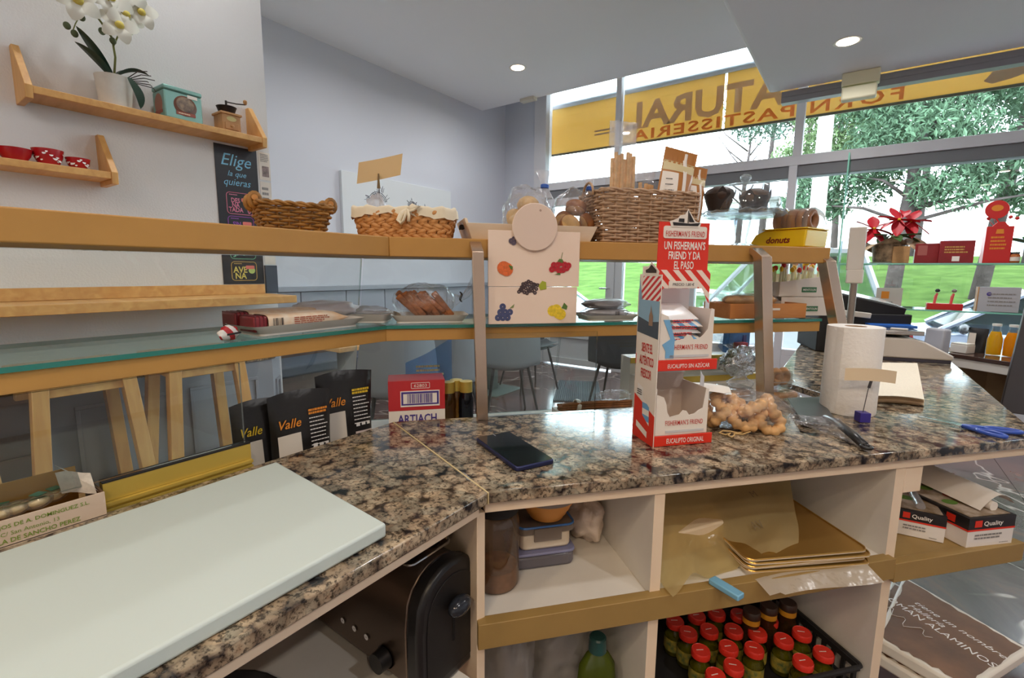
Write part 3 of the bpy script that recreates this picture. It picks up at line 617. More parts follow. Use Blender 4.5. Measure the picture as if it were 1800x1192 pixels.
s2 = MB(); s2.M = Matrix.Translation((sx - 0.0002, 0.03, 0.314)) @ Matrix.Rotation(-PI / 2, 4, 'Z') @ Matrix.Scale(0.8, 4)
s2.slab([(-0.030, 0.0), (0.030, 0.0), (0.033, 0.008), (0.016, 0.020), (-0.002, 0.030), (-0.010, 0.022), (-0.034, 0.012)], 0, 0.001).build('ship_topper', CARDW, ds)
s2 = MB(); s2.M = Matrix.Translation((sx - 0.0012, 0.03, 0.316)) @ Matrix.Rotation(-PI / 2, 4, 'Z') @ Matrix.Scale(0.7, 4)
s2.slab([(-0.026, 0.003), (0.026, 0.003), (0.026, 0.010), (0.0, 0.024), (-0.012, 0.014), (-0.028, 0.010)], 0, 0.0006).build('ship_print', BLACKI, ds)
# ---------------------------------------------------------------- more things on the worktop
def blob_bag(parent, name, c, rx, ry, rz, m, seed=0, amp=0.12, nu=22, nv=14, z0=None):
    def k(d): return 1 + amp * nz(d.x * 2 + seed, d.y * 2, d.z * 2) + 0.22 * amp * (1 - 4 * abs(nz(d.x * 5 + seed, d.y * 5, d.z * 5)))
    b = MB(); b.ell(c, rx, ry, rz, nu + 14, nv + 10, 0, k)
    if z0 is not None: b.v = [Vector((v.x, v.y, max(v.z, z0))) for v in b.v]
    return b.build(name, m, parent, sharp=180)
# ---- twisted biscuits in a clear bag
BISC = mat('baked_biscuit', (224, 176, 118), 0.6, var=(40, 0.25), bump=(120, 0.3))
bo = PZ(1306, 756, TOP); 
bg1 = thing('biscuit_bag', 'open clear bag of twisted ring biscuits beside the lozenge display', 'bag', (bo.x, bo.y, TOP + 0.0005), math.radians(20))
rg = thing('ring_biscuit', 'twisted golden ring biscuit in the open clear bag on the worktop', 'biscuit', (bo.x, bo.y, TOP), 0, 'ring biscuits in the open bag')
P = []; R_ = []
for i in range(40):
    a = 2 * PI * i / 40; P.append((0.021 * math.cos(a), 0.021 * math.sin(a), 0)); R_.append(0.0105 + 0.0022 * math.sin(a * 9))
b = MB(); b.tube(P, R_, 8, closed=True); bm_ = b.build('ring', BISC, rg, sharp=180)
spots = [(0, 0, 0.016, 0.3, 0.2), (0.058, 0.004, 0.018, 0.9, -0.4), (-0.052, 0.012, 0.02, -0.8, 0.3), (0.03, 0.05, 0.022, 0.6, 0.9), (-0.02, 0.055, 0.03, -0.7, 0.6), (0.02, 0.012, 0.044, 0.5, -0.2), (-0.04, 0.03, 0.05, 0.3, 0.6), (-0.085, 0.03, 0.03, 0.5, 1.0), (0.066, 0.035, 0.040, 1.1, 0.2)]
for i, (x, y, z, rx, ry) in enumerate(spots):
    p = bo + Vector((0.85 * (math.cos(0.35) * x - math.sin(0.35) * y), 0.85 * (math.sin(0.35) * x + math.cos(0.35) * y), z * 0.9 + 0.006))
    o = rg if i == 0 else dup(rg, (0, 0, 0)); o.location = p; o.rotation_euler = (rx, ry, i)
blob_bag(bg1, 'film', (-0.01, 0.024, 0.036), 0.105, 0.054, 0.040, FILM, 3, 0.18, z0=0.0008)
def flap(u, v):
    w = 0.035 + 0.03 * u; return (0.095 + 0.085 * u, 0.03 + (v - 0.5) * 2 * w + 0.006 * math.sin(7 * v), 0.022 + 0.012 * math.sin(9 * v + 4 * u) * (0.4 + u) - 0.004 * u)
MB().surf(flap, 10, 16).build('open_end', FILM, bg1, sharp=180)
def lab(u, v): return (-0.115 + 0.09 * u, 0.005 + 0.06 * v, 0.070 + 0.012 * math.sin(PI * (0.3 + 0.5 * u)) - 0.02 * (v - 0.6) ** 2)
MB().surf(lab, 8, 6).build('paper_label', CARDW, bg1, sharp=180)
# ---- elastic band
P0 = PZ(1285, 764, TOP); pts = [(-0.022, 0.004), (-0.012, 0.012), (0.0, 0.006), (0.016, 0.004), (0.034, 0.010), (0.040, 0.004), (0.022, -0.003), (0.004, -0.004), (-0.002, -0.018), (-0.009, -0.022), (-0.012, -0.014), (-0.004, -0.006), (-0.014, -0.006)]
tag(MB().tube([(x, y, 0.002 + 0.0015 * (i % 3)) for i, (x, y) in enumerate(pts)], 0.0014, 6, closed=True).build('elastic_band', mat('rubber_tan', (212, 176, 116), 0.6), loc=(P0.x, P0.y, TOP), rotz=AZ), 'tan elastic band lying loose in front of the biscuit bag', 'elastic band')
# ---- spatula
q = [PZ(x, y, TOP + z) for x, y, z in ((1384, 701, 0.012), (1441, 699, 0.012), (1466, 736, 0.004), (1460, 747, 0.004), (1410, 742, 0.012))]
sp = thing('spatula', 'black scraper spatula with wide grey blade beside the kitchen roll', 'spatula', (0, 0, 0))
b = MB(); b.add([tuple(v) for v in q] + [tuple(v + Vector((0, 0, 0.002))) for v in q], [(4, 3, 2, 1, 0), (5, 6, 7, 8, 9)] + [(i, (i + 1) % 5, 5 + (i + 1) % 5, 5 + i) for i in range(5)]); b.build('blade', mat('blade_grey', (92, 96, 98), 0.3, metal=0.5), sp)
h0, h1 = PZ(1452, 734, TOP + 0.010), PZ(1519, 783, TOP + 0.008); hd = (h1 - h0).normalized()
MB().tube([h0, h0.lerp(h1, 0.3) + Vector((0, 0, 0.006)), h0.lerp(h1, 0.75) + Vector((0, 0, 0.004)), h1], [0.008, 0.0085, 0.0095, 0.0085], 10, flat=0.75).build('handle', BLACK, sp, sharp=180)
hr = MB(); ce = h1 + hd * 0.008; pp = hd.cross(Vector((0, 0, 1)))
hr.tube([ce + hd * 0.009 * math.cos(a) + pp * 0.0075 * math.sin(a) for a in [2 * PI * i / 16 for i in range(16)]], 0.0035, 8, closed=True); hr.build('hanging_ring', BLACK, sp, sharp=180)
# ---- kitchen roll
kc = PZ(1488, 722, TOP)
kr = thing('kitchen_roll', 'upright white embossed kitchen paper roll on the right of the worktop', 'paper roll', (kc.x, kc.y, TOP + 0.0005))
pm_ = mat('quilted_paper', (240, 236, 230), 0.9, bump=(120, 0.5, 0.003))
MB().lathe([(0.022, 0.0), (0.055, 0.0), (0.0558, 0.004), (0.0558, 0.198), (0.055, 0.2005), (0.022, 0.2005), (0.022, 0.0)], 48).build('paper', pm_, kr)
MB().lathe([(0.0205, 0.001), (0.0215, 0.001), (0.0215, 0.2), (0.0205, 0.2), (0.0205, 0.001)], 32).build('core_tube', KRAFT, kr)
MB().surf(lambda u, v: (0.0565 * math.cos(-2.2 + 0.25 * u), 0.0565 * math.sin(-2.2 + 0.25 * u) - 0.002 * u, 0.001 + 0.198 * v), 4, 2).build('loose_sheet', pm_, kr)
# ---- blue cube card holder
cc = PZ(1515, 741, TOP)
ch = thing('card_holder', 'blue cube memo holder with a blank cream card in front of the kitchen roll', 'card holder', (cc.x, cc.y, TOP + 0.0005), math.radians(30))
MB().box(-0.011, 0.011, -0.011, 0.011, 0, 0.021).build('cube', mat('cobalt_plastic', (58, 48, 140), 0.35), ch, bevel=0.001)
MB().tube([(0, 0, 0.02), (0.003, 0, 0.05), (0.006, 0, 0.08)], 0.0008, 6).build('wire', DARKST, ch)
MB().at((0.0075, -0.002, 0.088), ry=0.2).cbox((0, 0, 0), (0.004, 0.004, 0.026)).build('clip', DARKST, ch)
MB().surf(lambda u, v: (-0.048 + 0.104 * u, -0.004 - 0.008 * math.sin(PI * u), 0.091 + 0.027 * v + 0.004 * math.sin(PI * u) - 0.004 * u), 12, 2).build('card', PAPERC, ch)
# ---- stacked paper bags behind
pbq = [PZ(x, y, TOP + 0.012) for x, y in ((1533, 700), (1624, 706), (1612, 641), (1540, 640))]
for k in range(7):
    b = MB(); dz = 0.0028 * k; off = Vector((0.002 * math.sin(k * 2.1), 0.002 * math.cos(k * 1.7), 0))
    v = [p + off for p in pbq]
    def f(u, w, v=v, dz=dz):
        p = v[0].lerp(v[1], u).lerp(v[3].lerp(v[2], u), w); return (p.x, p.y, TOP + 0.001 + dz + 0.004 * math.sin(PI * u) * (1 - w))
    b.surf(f, 8, 6); b.surf(lambda u, w: (f(1 - u, w)[0], f(1 - u, w)[1], f(1 - u, w)[2] - 0.0018), 8, 6)
    o = b.build('paper_bag', PAPERC if k < 6 else mat('printed_pale_paper', (234, 222, 200), 0.8, var=(220, 0.08)), sharp=60)
    tag(o, ('lowest', 'second lowest', 'third lowest', 'middle', 'fifth from the bottom', 'second from the top', 'topmost')[k] + ' cream paper bag in the pile behind the kitchen roll', 'paper bag', 'pile of paper bags')
# ---- scissors
s0, s1, s2, s3 = PZ(1612, 732, TOP + 0.004), PZ(1692, 749, TOP + 0.006), PZ(1768, 768, TOP + 0.006), PZ(1796, 760, TOP + 0.006)
sc = thing('scissors', 'scissors with blue handles lying at the right end of the granite', 'scissors', (0, 0, 0))
bd = (s1 - s0).normalized(); bp_ = bd.cross(Vector((0, 0, 1)))
for sg, nm in ((1, 'blade'), (-1, 'blade')):
    a = s0 + bp_ * 0.001 * sg; e = s1 + bp_ * 0.004 * sg
    MB().add([tuple(a), tuple(e - bp_ * 0.006), tuple(e + bp_ * 0.006), tuple(a + Vector((0, 0, 0.0015))), tuple(e - bp_ * 0.006 + Vector((0, 0, 0.002))), tuple(e + bp_ * 0.006 + Vector((0, 0, 0.002)))], [(2, 1, 0), (3, 4, 5), (0, 1, 4, 3), (1, 2, 5, 4), (2, 0, 3, 5)]).build('blade', CHROME, sc)
BLUEH = mat('blue_plastic_handle', (52, 84, 176), 0.3)
for tip, side in ((s2, 1), (s3, -1)):
    d = tip - s1; n_ = d.cross(Vector((0, 0, 1))).normalized(); L_ = d.length
    pts = [s1, s1 + d * 0.35 - n_ * 0.010 * side]
    loop = [s1 + d * (0.68 + 0.32 * math.cos(a)) + n_ * (0.011 * math.sin(a)) for a in [2 * PI * i / 20 for i in range(20)]]
    MB().tube(loop, 0.0042, 8, closed=True).tube([s1, s1 + d * 0.38], 0.005, 8).build('handle', BLUEH, sc, sharp=180)
# ---- shop scale
sc_c = PZ(1676, 641, TOP); ax = Vector((math.cos(0.26), math.sin(0.26), 0)); sl = sc_c - ax * 0.33
sw = thing('shop_scale', 'white shop weighing scale with steel plate and sloped keypad', 'scale', (sl.x, sl.y, TOP + 0.0005), 0.26)
b = MB(); b.M = Matrix.Rotation(-PI / 2, 4, 'Z') @ Matrix.Rotation(0, 4, 'Z')
pf = [(0.0, 0.012), (0.33, 0.012), (0.33, 0.028), (0.24, 0.076), (0.20, 0.086), (0.0, 0.086)]
MB().slab(pf, 0.0, 0.26).build('body', mat('warm_white_plastic', (222, 214, 204), 0.4), sw, bevel=0.006, seg=3)
MB().box(0.005, 0.325, 0.005, 0.255, 0, 0.0115).build('base', mat('slate_plastic', (70, 66, 78), 0.5), sw)
MB().box(0.0, 0.235, -0.004, 0.26, 0.098, 0.114).build('weighing_plate', mat('satin_steel', (196, 190, 182), 0.22, metal=0.9), sw, bevel=0.003)
MB().box(0.06, 0.18, 0.09, 0.17, 0.086, 0.098).build('plate_support', BLACKM, sw)
MB().add([(0.242, 0.02, 0.0765), (0.322, 0.02, 0.0335), (0.322, 0.24, 0.0335), (0.242, 0.24, 0.0765)], [(0, 1, 2, 3)]).build('keypad', mat('keypad_grey', (196, 198, 206), 0.3), sw, smooth=False)
kb = tag(MB().box(0, 0.15, 0, 0.12, 0, 0.010).build('blue_folder', mat('blue_sheet', (42, 104, 196), 0.35), loc=sl + ax * 0.09 + Vector((-0.02, 0.08, 0.1155)), rotz=0.26, bevel=0.001), 'blue plastic folder lying on the scale plate', 'folder')
for i, (x, y, r) in enumerate(((0.05, 0.03, 0.4), (0.12, 0.045, -0.2))):
    tag(MB().box(-0.025, 0.025, -0.015, 0.015, 0, 0.004).build('paper_slip', CARDW, loc=sl + ax * (0.05 + x) + Vector((-0.01, 0.02 + y * 0.3, 0.1155)), rotz=r), ('white paper slip on the scale plate near the kitchen roll', 'white paper slip on the right of the scale plate')[i], 'paper slip', 'slips on the scale')

# ---------------------------------------------------------------- carton of wrapped sweets at the left
cx0, cx1, cy0, cy1, cz0, cz1 = -0.850, -0.768, -0.16, 0.170, TOP + 0.0008, 0.912
bx = thing('sweets_carton', 'open cream carton with green lettering behind the cutting board', 'carton', (0, 0, 0))
CT = mat('cream_carton', (216, 196, 176), 0.7); CTI = mat('kraft_inside', (178, 132, 62), 0.75)
MB().box(cx1 - 0.0025, cx1, cy0, cy1, cz0, cz1).build('front_wall', CT, bx); MB().box(cx0, cx0 + 0.0025, cy0, cy1 - 0.01, cz0, cz1 + 0.018).build('rear_wall', CTI, bx)
MB().box(cx0, cx1 - 0.003, cy1 - 0.0025, cy1, cz0, cz1).build('end_wall', mat('carton_end', (96, 70, 46), 0.7), bx); MB().box(cx0, cx1 - 0.003, cy0, cy0 + 0.0025, cz0, cz1).build('end_wall', CT, bx)
MB().box(cx0, cx1, cy0, cy1, cz0 - 0.0007, cz0 + 0.001).build('bottom', CT, bx)
MB().add([(cx0, cy1 - 0.004, cz1), (cx1 - 0.006, cy1 - 0.004, cz1), (cx1 - 0.01, cy1 - 0.012, cz1 + 0.012), (cx0, cy1 - 0.03, cz1 + 0.026)], [(0, 1, 2, 3)]).build('end_flap', CARDW, bx)
txt('DULCERIA HIJOS DE A. DOMINGUEZ S.L.', 0.118, 0.0062, GREENI, bx, (cx1 + 0.0002, 0.095, cz0 + 0.023), rz=PI / 2, bold=0.012)
txt('C/ San Antonio, 13', 0.05, 0.0055, GREENI, bx, (cx1 + 0.0002, 0.10, cz0 + 0.0145), rz=PI / 2)
txt('PUEBLA DE SANCHO PEREZ', 0.088, 0.0055, GREENI, bx, (cx1 + 0.0002, 0.10, cz0 + 0.0065), rz=PI / 2, bold=0.01)
rs = random.Random(4); SW = mat('pale_shortbread', (226, 204, 150), 0.6, var=(60, 0.15))
for i in range(16):
    y = 0.01 + 0.02 * (i % 7) + rs.uniform(-0.006, 0.006) - (0.05 if i > 12 else 0); x = -0.828 + 0.022 * (i // 7) + rs.uniform(-0.004, 0.004); z = cz0 + 0.014 + 0.008 * (i // 7) + 0.010 * (y / 0.14)
    t = thing('wrapped_sweet', 'cellophane wrapped pale sweet with green print in the cream carton', 'sweet', (x, y, z), rs.uniform(0, 6), 'wrapped sweets in the carton')
    if i == 0:
        a1 = MB().ell((0, 0, 0), 0.012, 0.009, 0.007, 10, 6).build('sweet', SW, t, sharp=180); a2 = MB().ell((0, 0, 0), 0.017, 0.011, 0.009, 10, 6, 0, lambda d: 1 + 0.15 * nz(d.x * 3, d.y * 3, d.z * 3)).build('wrapper', FILM, t, sharp=180)
        a3 = MB().box(-0.006, 0.006, -0.006, 0.006, 0.0085, 0.0092).build('green_print', mat('mint_print', (96, 158, 128), 0.5), t)
        sm = [a.data for a in (a1, a2, a3)]
    else:
        for nm, me in zip(('sweet', 'wrapper', 'green_print'), sm):
            if nm == 'green_print' and i % 2: continue
            link(nm, me, t)
tag(MB().surf(lambda u, v: (-0.80 + 0.030 * (u - 0.5), 0.138 + 0.028 * u - 0.004 * v, cz1 - 0.004 + 0.030 * v + 0.002 * math.sin(5 * u)), 4, 4).build('price_tag', mat('receipt_paper', (226, 222, 216), 0.6, var=(160, 0.12))), 'small white paper label sticking out of the cream carton', 'label')
# ================================================================ under the counter
SH = 0.6625
def wt_(name, label, cat, u, n, z, rz=0.0, group=None): return thing(name, label, cat, tuple(W(u, n, z)), TH + rz, group)
# ---- tall jar, containers, bowl, rolled bag
t = wt_('storage_jar', 'tall clear plastic jar with a black lid in the corner compartment', 'jar', 0.036, 0.105, SH)
JR = clear('clear_plastic_jar', (228, 212, 196), 0.07, 0.06, body=0.10, bodycol=(220, 196, 170))
MB().lathe([(0.001, 0.0), (0.036, 0.0), (0.040, 0.006), (0.040, 0.118), (0.036, 0.130), (0.032, 0.134)], 32).build('body', JR, t, sharp=60)
MB().lathe([(0.001, 0.002), (0.036, 0.002), (0.037, 0.035), (0.001, 0.038)], 24).build('contents', mat('jar_contents', (170, 128, 88), 0.8, var=(60, 0.3)), t)
MB().lathe([(0.034, 0.1345), (0.038, 0.1345), (0.038, 0.163), (0.035, 0.166), (0.001, 0.166)], 32).build('lid', BLACKM, t)
t = wt_('food_container', 'low bluish clear food box at the bottom of the container stack', 'container', 0.13, 0.165, SH)
MB().prism(rrect(0.118, 0.085, 0.014), 0.0, 0.026).build('body', clear('bluish_tub', (206, 210, 224), 0.05, 0.15, body=0.35, bodycol=(196, 190, 200)), t, bevel=0.006)
MB().prism(rrect(0.122, 0.089, 0.014), 0.0265, 0.032).build('lid', mat('lavender_lid', (130, 132, 168), 0.4), t, bevel=0.002)
t = wt_('food_container', 'clip lock food box with blue seal below the orange bowl', 'container', 0.135, 0.165, SH + 0.0325)
MB().prism(rrect(0.096, 0.070, 0.012), 0.0, 0.034).build('body', mat('milky_box', (226, 212, 190), 0.35), t, bevel=0.005)
MB().prism(rrect(0.110, 0.084, 0.014), 0.0345, 0.046).build('lid', clear('grey_lid', (214, 212, 214), 0.06, 0.1, body=0.45, bodycol=(190, 176, 164)), t, bevel=0.002)
ring = [Vector((x, y, 0.047)) for x, y in rrect(0.106, 0.08, 0.014)]
MB().tube(ring, 0.0022, 6, closed=True).build('blue_seal', mat('blue_silicone', (60, 118, 190), 0.4), t)
MB().box(-0.026, 0.026, -0.0455, -0.042, 0.022, 0.046).build('clip', clear('grey_lid'), t, bevel=0.001)
t = wt_('silicone_bowl', 'orange collapsible silicone bowl on top of the food boxes', 'bowl', 0.145, 0.165, SH + 0.0325 + 0.0495)
OR = mat('orange_silicone', (222, 150, 70), 0.5)
MB().lathe([(0.001, 0.0), (0.032, 0.0), (0.034, 0.008), (0.038, 0.009), (0.040, 0.018), (0.044, 0.019), (0.046, 0.028), (0.050, 0.030), (0.052, 0.038), (0.049, 0.038), (0.043, 0.028), (0.036, 0.010), (0.001, 0.004)], 36).build('body', OR, t)
MB().lathe([(0.049, 0.0385), (0.055, 0.0385), (0.055, 0.044), (0.049, 0.044)], 36).build('rim', mat('grey_rim', (150, 140, 134), 0.5), t)
t = wt_('plastic_bundle', 'crumpled white plastic bag bundle against the compartment side', 'bag', 0.24, 0.215, SH)
blob_bag(t, 'bundle', (0, 0, 0.044), 0.034, 0.055, 0.046, mat('white_polythene_film', (224, 206, 190), 0.4, bump=(30, 0.6, 0.01)), 5, 0.3, z0=0.0005)
# ---- big translucent sleeve over sheets, gold trays, baking paper, blue clip
SLV = clear('yellowed_sleeve', (244, 236, 200), 0.05, 0.18, body=0.58, bodycol=(222, 200, 146), wrinkle=22)
t = wt_('plastic_sleeve', 'large yellowish translucent plastic sleeve bag slumped on the shelf', 'plastic bag', 0.30, 0.0, SH)
def slv(u, v):
    x = 0.008 + u * (0.27 + 0.19 * v ** 0.7); y = -0.012 + 0.03 * math.sin(3.1 * u) * (1 - v) + 0.300 * v + 0.04 * u * (1 - v)
    z = 0.010 + 0.165 * v ** 1.35 + 0.020 * nz(u * 5, v * 5, 1.5) * (1 - v * 0.5) + 0.008 * math.sin(9 * u + 3 * v) * (1 - v)
    if u > 0.6: z += 0.03 * (u - 0.6) * (1 - v)
    return (min(x, 0.470), min(y, 0.302), min(max(z, 0.002), 0.178))
MB().surf(slv, 30, 26).build('film', SLV, t, sharp=180)
for s_, u, v, w, h in (('AV', 0.73, 0.22, 0.03, 0.018), ('M', 0.74, 0.45, 0.014, 0.014)):
    p = Vector(slv(u, v)); txt(s_, w, h, mat('faded_print', (128, 112, 82), 0.8), t, (p.x, p.y - 0.002, p.z + 0.008), rx=math.radians(28), rz=0.2, name='print')
t = wt_('sheet_pile', 'pile of folded cream paper sheets inside the plastic sleeve', 'paper', 0.30, 0.0, SH)
MB().prism([(0.03, 0.09), (0.20, 0.12), (0.26, 0.29), (0.04, 0.29)], 0.0, 0.05).build('sheets', PAPERC, t, bevel=0.004)
GT = mat('gold_card', (204, 160, 84), 0.28, metal=0.75); GTE = mat('gold_card_edge', (226, 206, 176), 0.5)
for k in range(5):
    o = MB(); P_ = rrect(0.25, 0.28, 0.016, 5); o.prism(P_, 0.0, 0.0022, 0, 1)
    o.tube([Vector((x, y, 0.003)) for x, y in rrect(0.248, 0.278, 0.016, 5)], 0.0016, 5, closed=True, mi=0)
    ob = o.build('gold_cake_card', [GT, GTE], loc=W(0.618 - 0.004 * (k % 3), 0.148 + 0.003 * ((k * 2) % 3), SH + 0.0045 + 0.0052 * k), rotz=TH + math.radians(-6 + (k % 3) * 1.2))
    tag(ob, ('lowest', 'second lowest', 'middle', 'second from the top', 'topmost')[k] + ' gold cardboard cake base in the shelf stack', 'cake base', 'gold cake bases')
t = wt_('baking_paper', 'white translucent baking paper hanging over the gold shelf edge', 'paper', 0.0, 0.0, SH)
MB().surf(lambda u, v: (0.478 + 0.235 * u, 0.05 - 0.082 * v + 0.006 * math.sin(5 * u), 0.0035 - (max(0, v - 0.55) * 0.03) * (1 if 0.1 < u else 0.5) + 0.004 * (1 + math.sin(8 * u)) * (1 - v) * 0.2 + (0.004 if v > 0.5 else 0)), 20, 10).build('sheet', clear('greaseproof', (250, 246, 236), 0.04, 0.3, body=0.7, bodycol=(232, 220, 200), wrinkle=20), t, sharp=180)
bq = W(0.405, -0.005, SH + 0.0105)
tag(MB().box(-0.009, 0.009, -0.035, 0.02, -0.004, 0.006).build('blue_marker', mat('pale_blue_plastic', (120, 176, 206), 0.4), loc=bq, rotz=TH + 0.35, bevel=0.002), 'pale blue plastic marker sticking out over the shelf edge', 'marker')
# ---- boxes of wrap
def wrapbox(name, label, A, B, Cb, zt, seed, longside):
    A, B, Cb = (PZ(*p, zt) for p in (A, B, Cb))
    ex = (B - A); ey = (Cb - A); w = ex.length; ex.normalize(); L_ = 0.26
    t = thing(name, label, 'box', (A.x, A.y, 0.656), math.atan2(ex.y, ex.x))
    h = zt - 0.656; yd = 1.0
    BK = mat('black_print', (34, 32, 34), 0.4); bw_ = MB().box(0, w, 0, L_, 0, h).build('carton', mat('white_carton', (232, 226, 220), 0.5), t, bevel=0.0005)
    MB().box(-0.0006, w + 0.0006, -0.0006, L_ * 0.98, h * 0.62, h + 0.0006).build('black_band', BK, t)
    MB().box(-0.0008, w + 0.0008, -0.0008, L_ * 0.98, h * 0.56, h * 0.62).build('red_line', RED, t)
    txt('Quality', w * 0.42, h * 0.20, WHITEI, t, (w * 0.52, -0.0008, h * 0.78), bold=0.015)
    MB().slab([(w * 0.12, h * 0.70), (w * 0.27, h * 0.70), (w * 0.27, h * 0.92), (w * 0.12, h * 0.92)], -0.0014, -0.0008).build('red_logo', RED, t)
    lines(w * 0.6, h * 0.22, mat('grey_ink', (140, 136, 134), 0.6), t, (w * 0.45, -0.0008, h * 0.36), 2, seed=seed); lines(w * 0.2, h * 0.05, mat('grey_ink', (0, 0, 0)), t, (w * 0.8, -0.0008, h * 0.1), 1, seed=seed)
    if longside:
        txt('Quality', 0.055, h * 0.20, WHITEI, t, (-0.0008, 0.075, h * 0.79), rz=-PI / 2, ry=PI, bold=0.015)
        MB().box(-0.0012, -0.0006, 0.025, 0.042, h * 0.68, h * 0.92).build('red_logo', RED, t)
    MB().box(w * 0.06, w * 0.94, L_ * 0.02, L_ * 0.93, h + 0.0008, h + 0.0016).build('top_print', mat('salad_print', (206, 190, 176), 0.5, var=(26, 0.6), col2=(120, 96, 60)), t)
    for k, (x, y, m_) in enumerate(((0.3, 0.25, (96, 140, 52)), (0.6, 0.35, (190, 60, 40)), (0.45, 0.5, (110, 150, 60)), (0.3, 0.65, (176, 70, 46)))):
        MB().lathe([(0.001, h + 0.002), (0.012, h + 0.002)], 12, sx=1.3).build('vegetable_print', mat('veg_print_%d' % k, m_, 0.5), t, loc=(w * x, L_ * y, 0))
    return t, w, h, L_
t, w_, h_, L_ = wrapbox('cling_film_box', 'smaller white and black cling film box with a red logo on the gold shelf', (1578, 893), (1665, 910), (1592, 850), 0.712, 1, False)
MB().at((w_ / 2, L_ * 0.45, h_ + 0.008)).tube([(0, -L_ * 0.4, 0), (0, L_ * 0.4, 0)], 0.008, 12).build('film_roll', FILMW, t)
t, w_, h_, L_ = wrapbox('baking_paper_box', 'larger open baking paper box with loose sheet on the gold shelf', (1705, 913), (1786, 905), (1607, 845), 0.718, 2, True)
MB().surf(lambda u, v: (w_ * (0.45 + 0.75 * v), 0.02 + 0.16 * u, h_ + 0.004 + 0.03 * math.sin(PI * v * 0.9) + 0.006 * u), 6, 10).build('loose_sheet', CARDW, t, sharp=180)
MB().at((w_ * 0.75, 0.12, h_ + 0.010)).tube([(0, -0.1, 0), (0, 0.12, 0)], 0.010, 14).build('paper_roll', CARDW, t)
# ---- printed bread sacks on the floor
KR2 = mat('brown_sack_print', (122, 84, 52), 0.55, var=(5, 0.45), bump=(30, 0.3))
for k, (zz_, nm, lb) in enumerate(((0.30, 'bread_sack', 'upper brown printed bread sack with white torn edge print below the shelf'), (0.265, 'bread_sack', 'lower brown bread sack showing under the printed one'))):
    A, B, C_, D = (PZ(x, y, zz_) for x, y in ((1588, 1012), (1812, 1142), (1700, 1215), (1538, 1120)))
    if k: A, B, C_, D = (p + Vector((-0.03, -0.05, 0)) for p in (A, B, C_, D))
    t = thing(nm, lb, 'paper sack', tuple(A), 0.0)
    def edge(ins, amp, seed):
        P_ = []; cs = [A, B, C_, D]; ctr = (A + B + C_ + D) / 4
        for i in range(4):
            a, b = cs[i], cs[(i + 1) % 4]
            for j in range(14):
                p = a.lerp(b, j / 14); p = p.lerp(ctr, ins + amp * nz(j * 0.9 + seed, i * 3.3, 0.2)); P_.append((p.x - A.x, p.y - A.y))
        return P_[::-1]
    MB().prism(edge(0.0, 0.004, 1), -0.03, 0.0).build('sack_body', mat('white_sack_paper', (232, 224, 210), 0.6), t, bevel=0.006)
    MB().prism(edge(0.085, 0.07, 5), 0.0005, 0.001).build('print', KR2, t)
    if not k:
        ex = (B - A).normalized(); ang = math.atan2(ex.y, ex.x); ctr = (A + B + C_ + D) / 4 - A
        pdv = (D - A) - ex * (D - A).dot(ex); pdv.normalize()
        def sp_(a_, b_): return tuple(ctr + ex * a_ + pdv * b_ + Vector((0, 0, 0.0015)))
        txt('tiene un nombre', 0.20, 0.017, WHITEI, t, sp_(0.0, -0.062), rx=0, rz=ang, th=0, shear=0.3)
        txt('Hallería', 0.085, 0.018, WHITEI, t, sp_(-0.055, -0.034), rx=0, rz=ang, th=0, shear=0.3)
        txt('ROMAN ALAMINOS', 0.26, 0.020, WHITEI, t, sp_(-0.02, -0.006), rx=0, rz=ang, th=0)
        MB().tube([sp_(-0.13 + 0.008 * i, 0.045 + 0.016 * math.sin(i * 1.3) + 0.008 * math.cos(i * 0.6)) for i in range(18)], 0.0007, 4).build('signature', WHITEI, t)
tag(MB().box(0, 0.30, 0, 0.46, 0, 0.232).build('storage_crate', mat('dark_crate', (70, 56, 48), 0.7), loc=PZ(1590, 1060, 0.0) + Vector((-0.62, -0.60, 0)), rotz=0.4), 'dark crate standing under the bread sacks', 'crate')

# ---- crate of jars
cr = wt_('jar_crate', 'black plastic crate full of red lidded jars in the lower compartment', 'crate', 0.312, 0.026, Z0 + 0.0005)
CW, CD, CH = 0.455, 0.262, 0.062
MB().box(0, CW, 0, CD, 0, 0.003).build('base', BLACKM, cr)
for nm, a in (('front_wall', (0, CW, 0, 0.004)), ('rear_wall', (0, CW, CD - 0.004, CD)), ('side_wall', (0, 0.004, 0.004, CD - 0.004)), ('side_wall', (CW - 0.004, CW, 0.004, CD - 0.004))):
    MB().box(*a, 0.003, 0.016).box(*a, CH - 0.012, CH).build(nm, BLACKM, cr)
    b = MB()
    n_ = 18 if 'wall' in nm and a[1] - a[0] > 0.1 else 11
    for i in range(n_):
        if a[1] - a[0] > 0.1: x = (i + 0.5) / n_ * CW; b.box(x - 0.004, x + 0.004, a[2], a[3], 0.016, CH - 0.012)
        else: y = (i + 0.5) / n_ * CD; b.box(a[0], a[1], y - 0.004, y + 0.004, 0.016, CH - 0.012)
    b.build('slats', BLACKM, cr, kind='stuff')
MB().tube([Vector((x, y, CH)) for x, y in rrect(CW + 0.004, CD + 0.004, 0.008, 4, CW / 2, CD / 2)], 0.004, 6, closed=True).build('rim', BLACKM, cr)
jg = clear('jar_glass_green', (206, 214, 160), 0.06, 0.02)
jp = None
LZ = 0.44
jars = [(1187, 1090), (1225, 1080), (1260, 1075), (1300, 1078), (1352, 1087), (1210, 1110), (1247, 1105), (1290, 1105), (1332, 1110), (1378, 1122), (1410, 1110), (1232, 1142), (1281, 1135), (1326, 1138), (1412, 1160), (1448, 1145), (1290, 1168), (1258, 1185)]
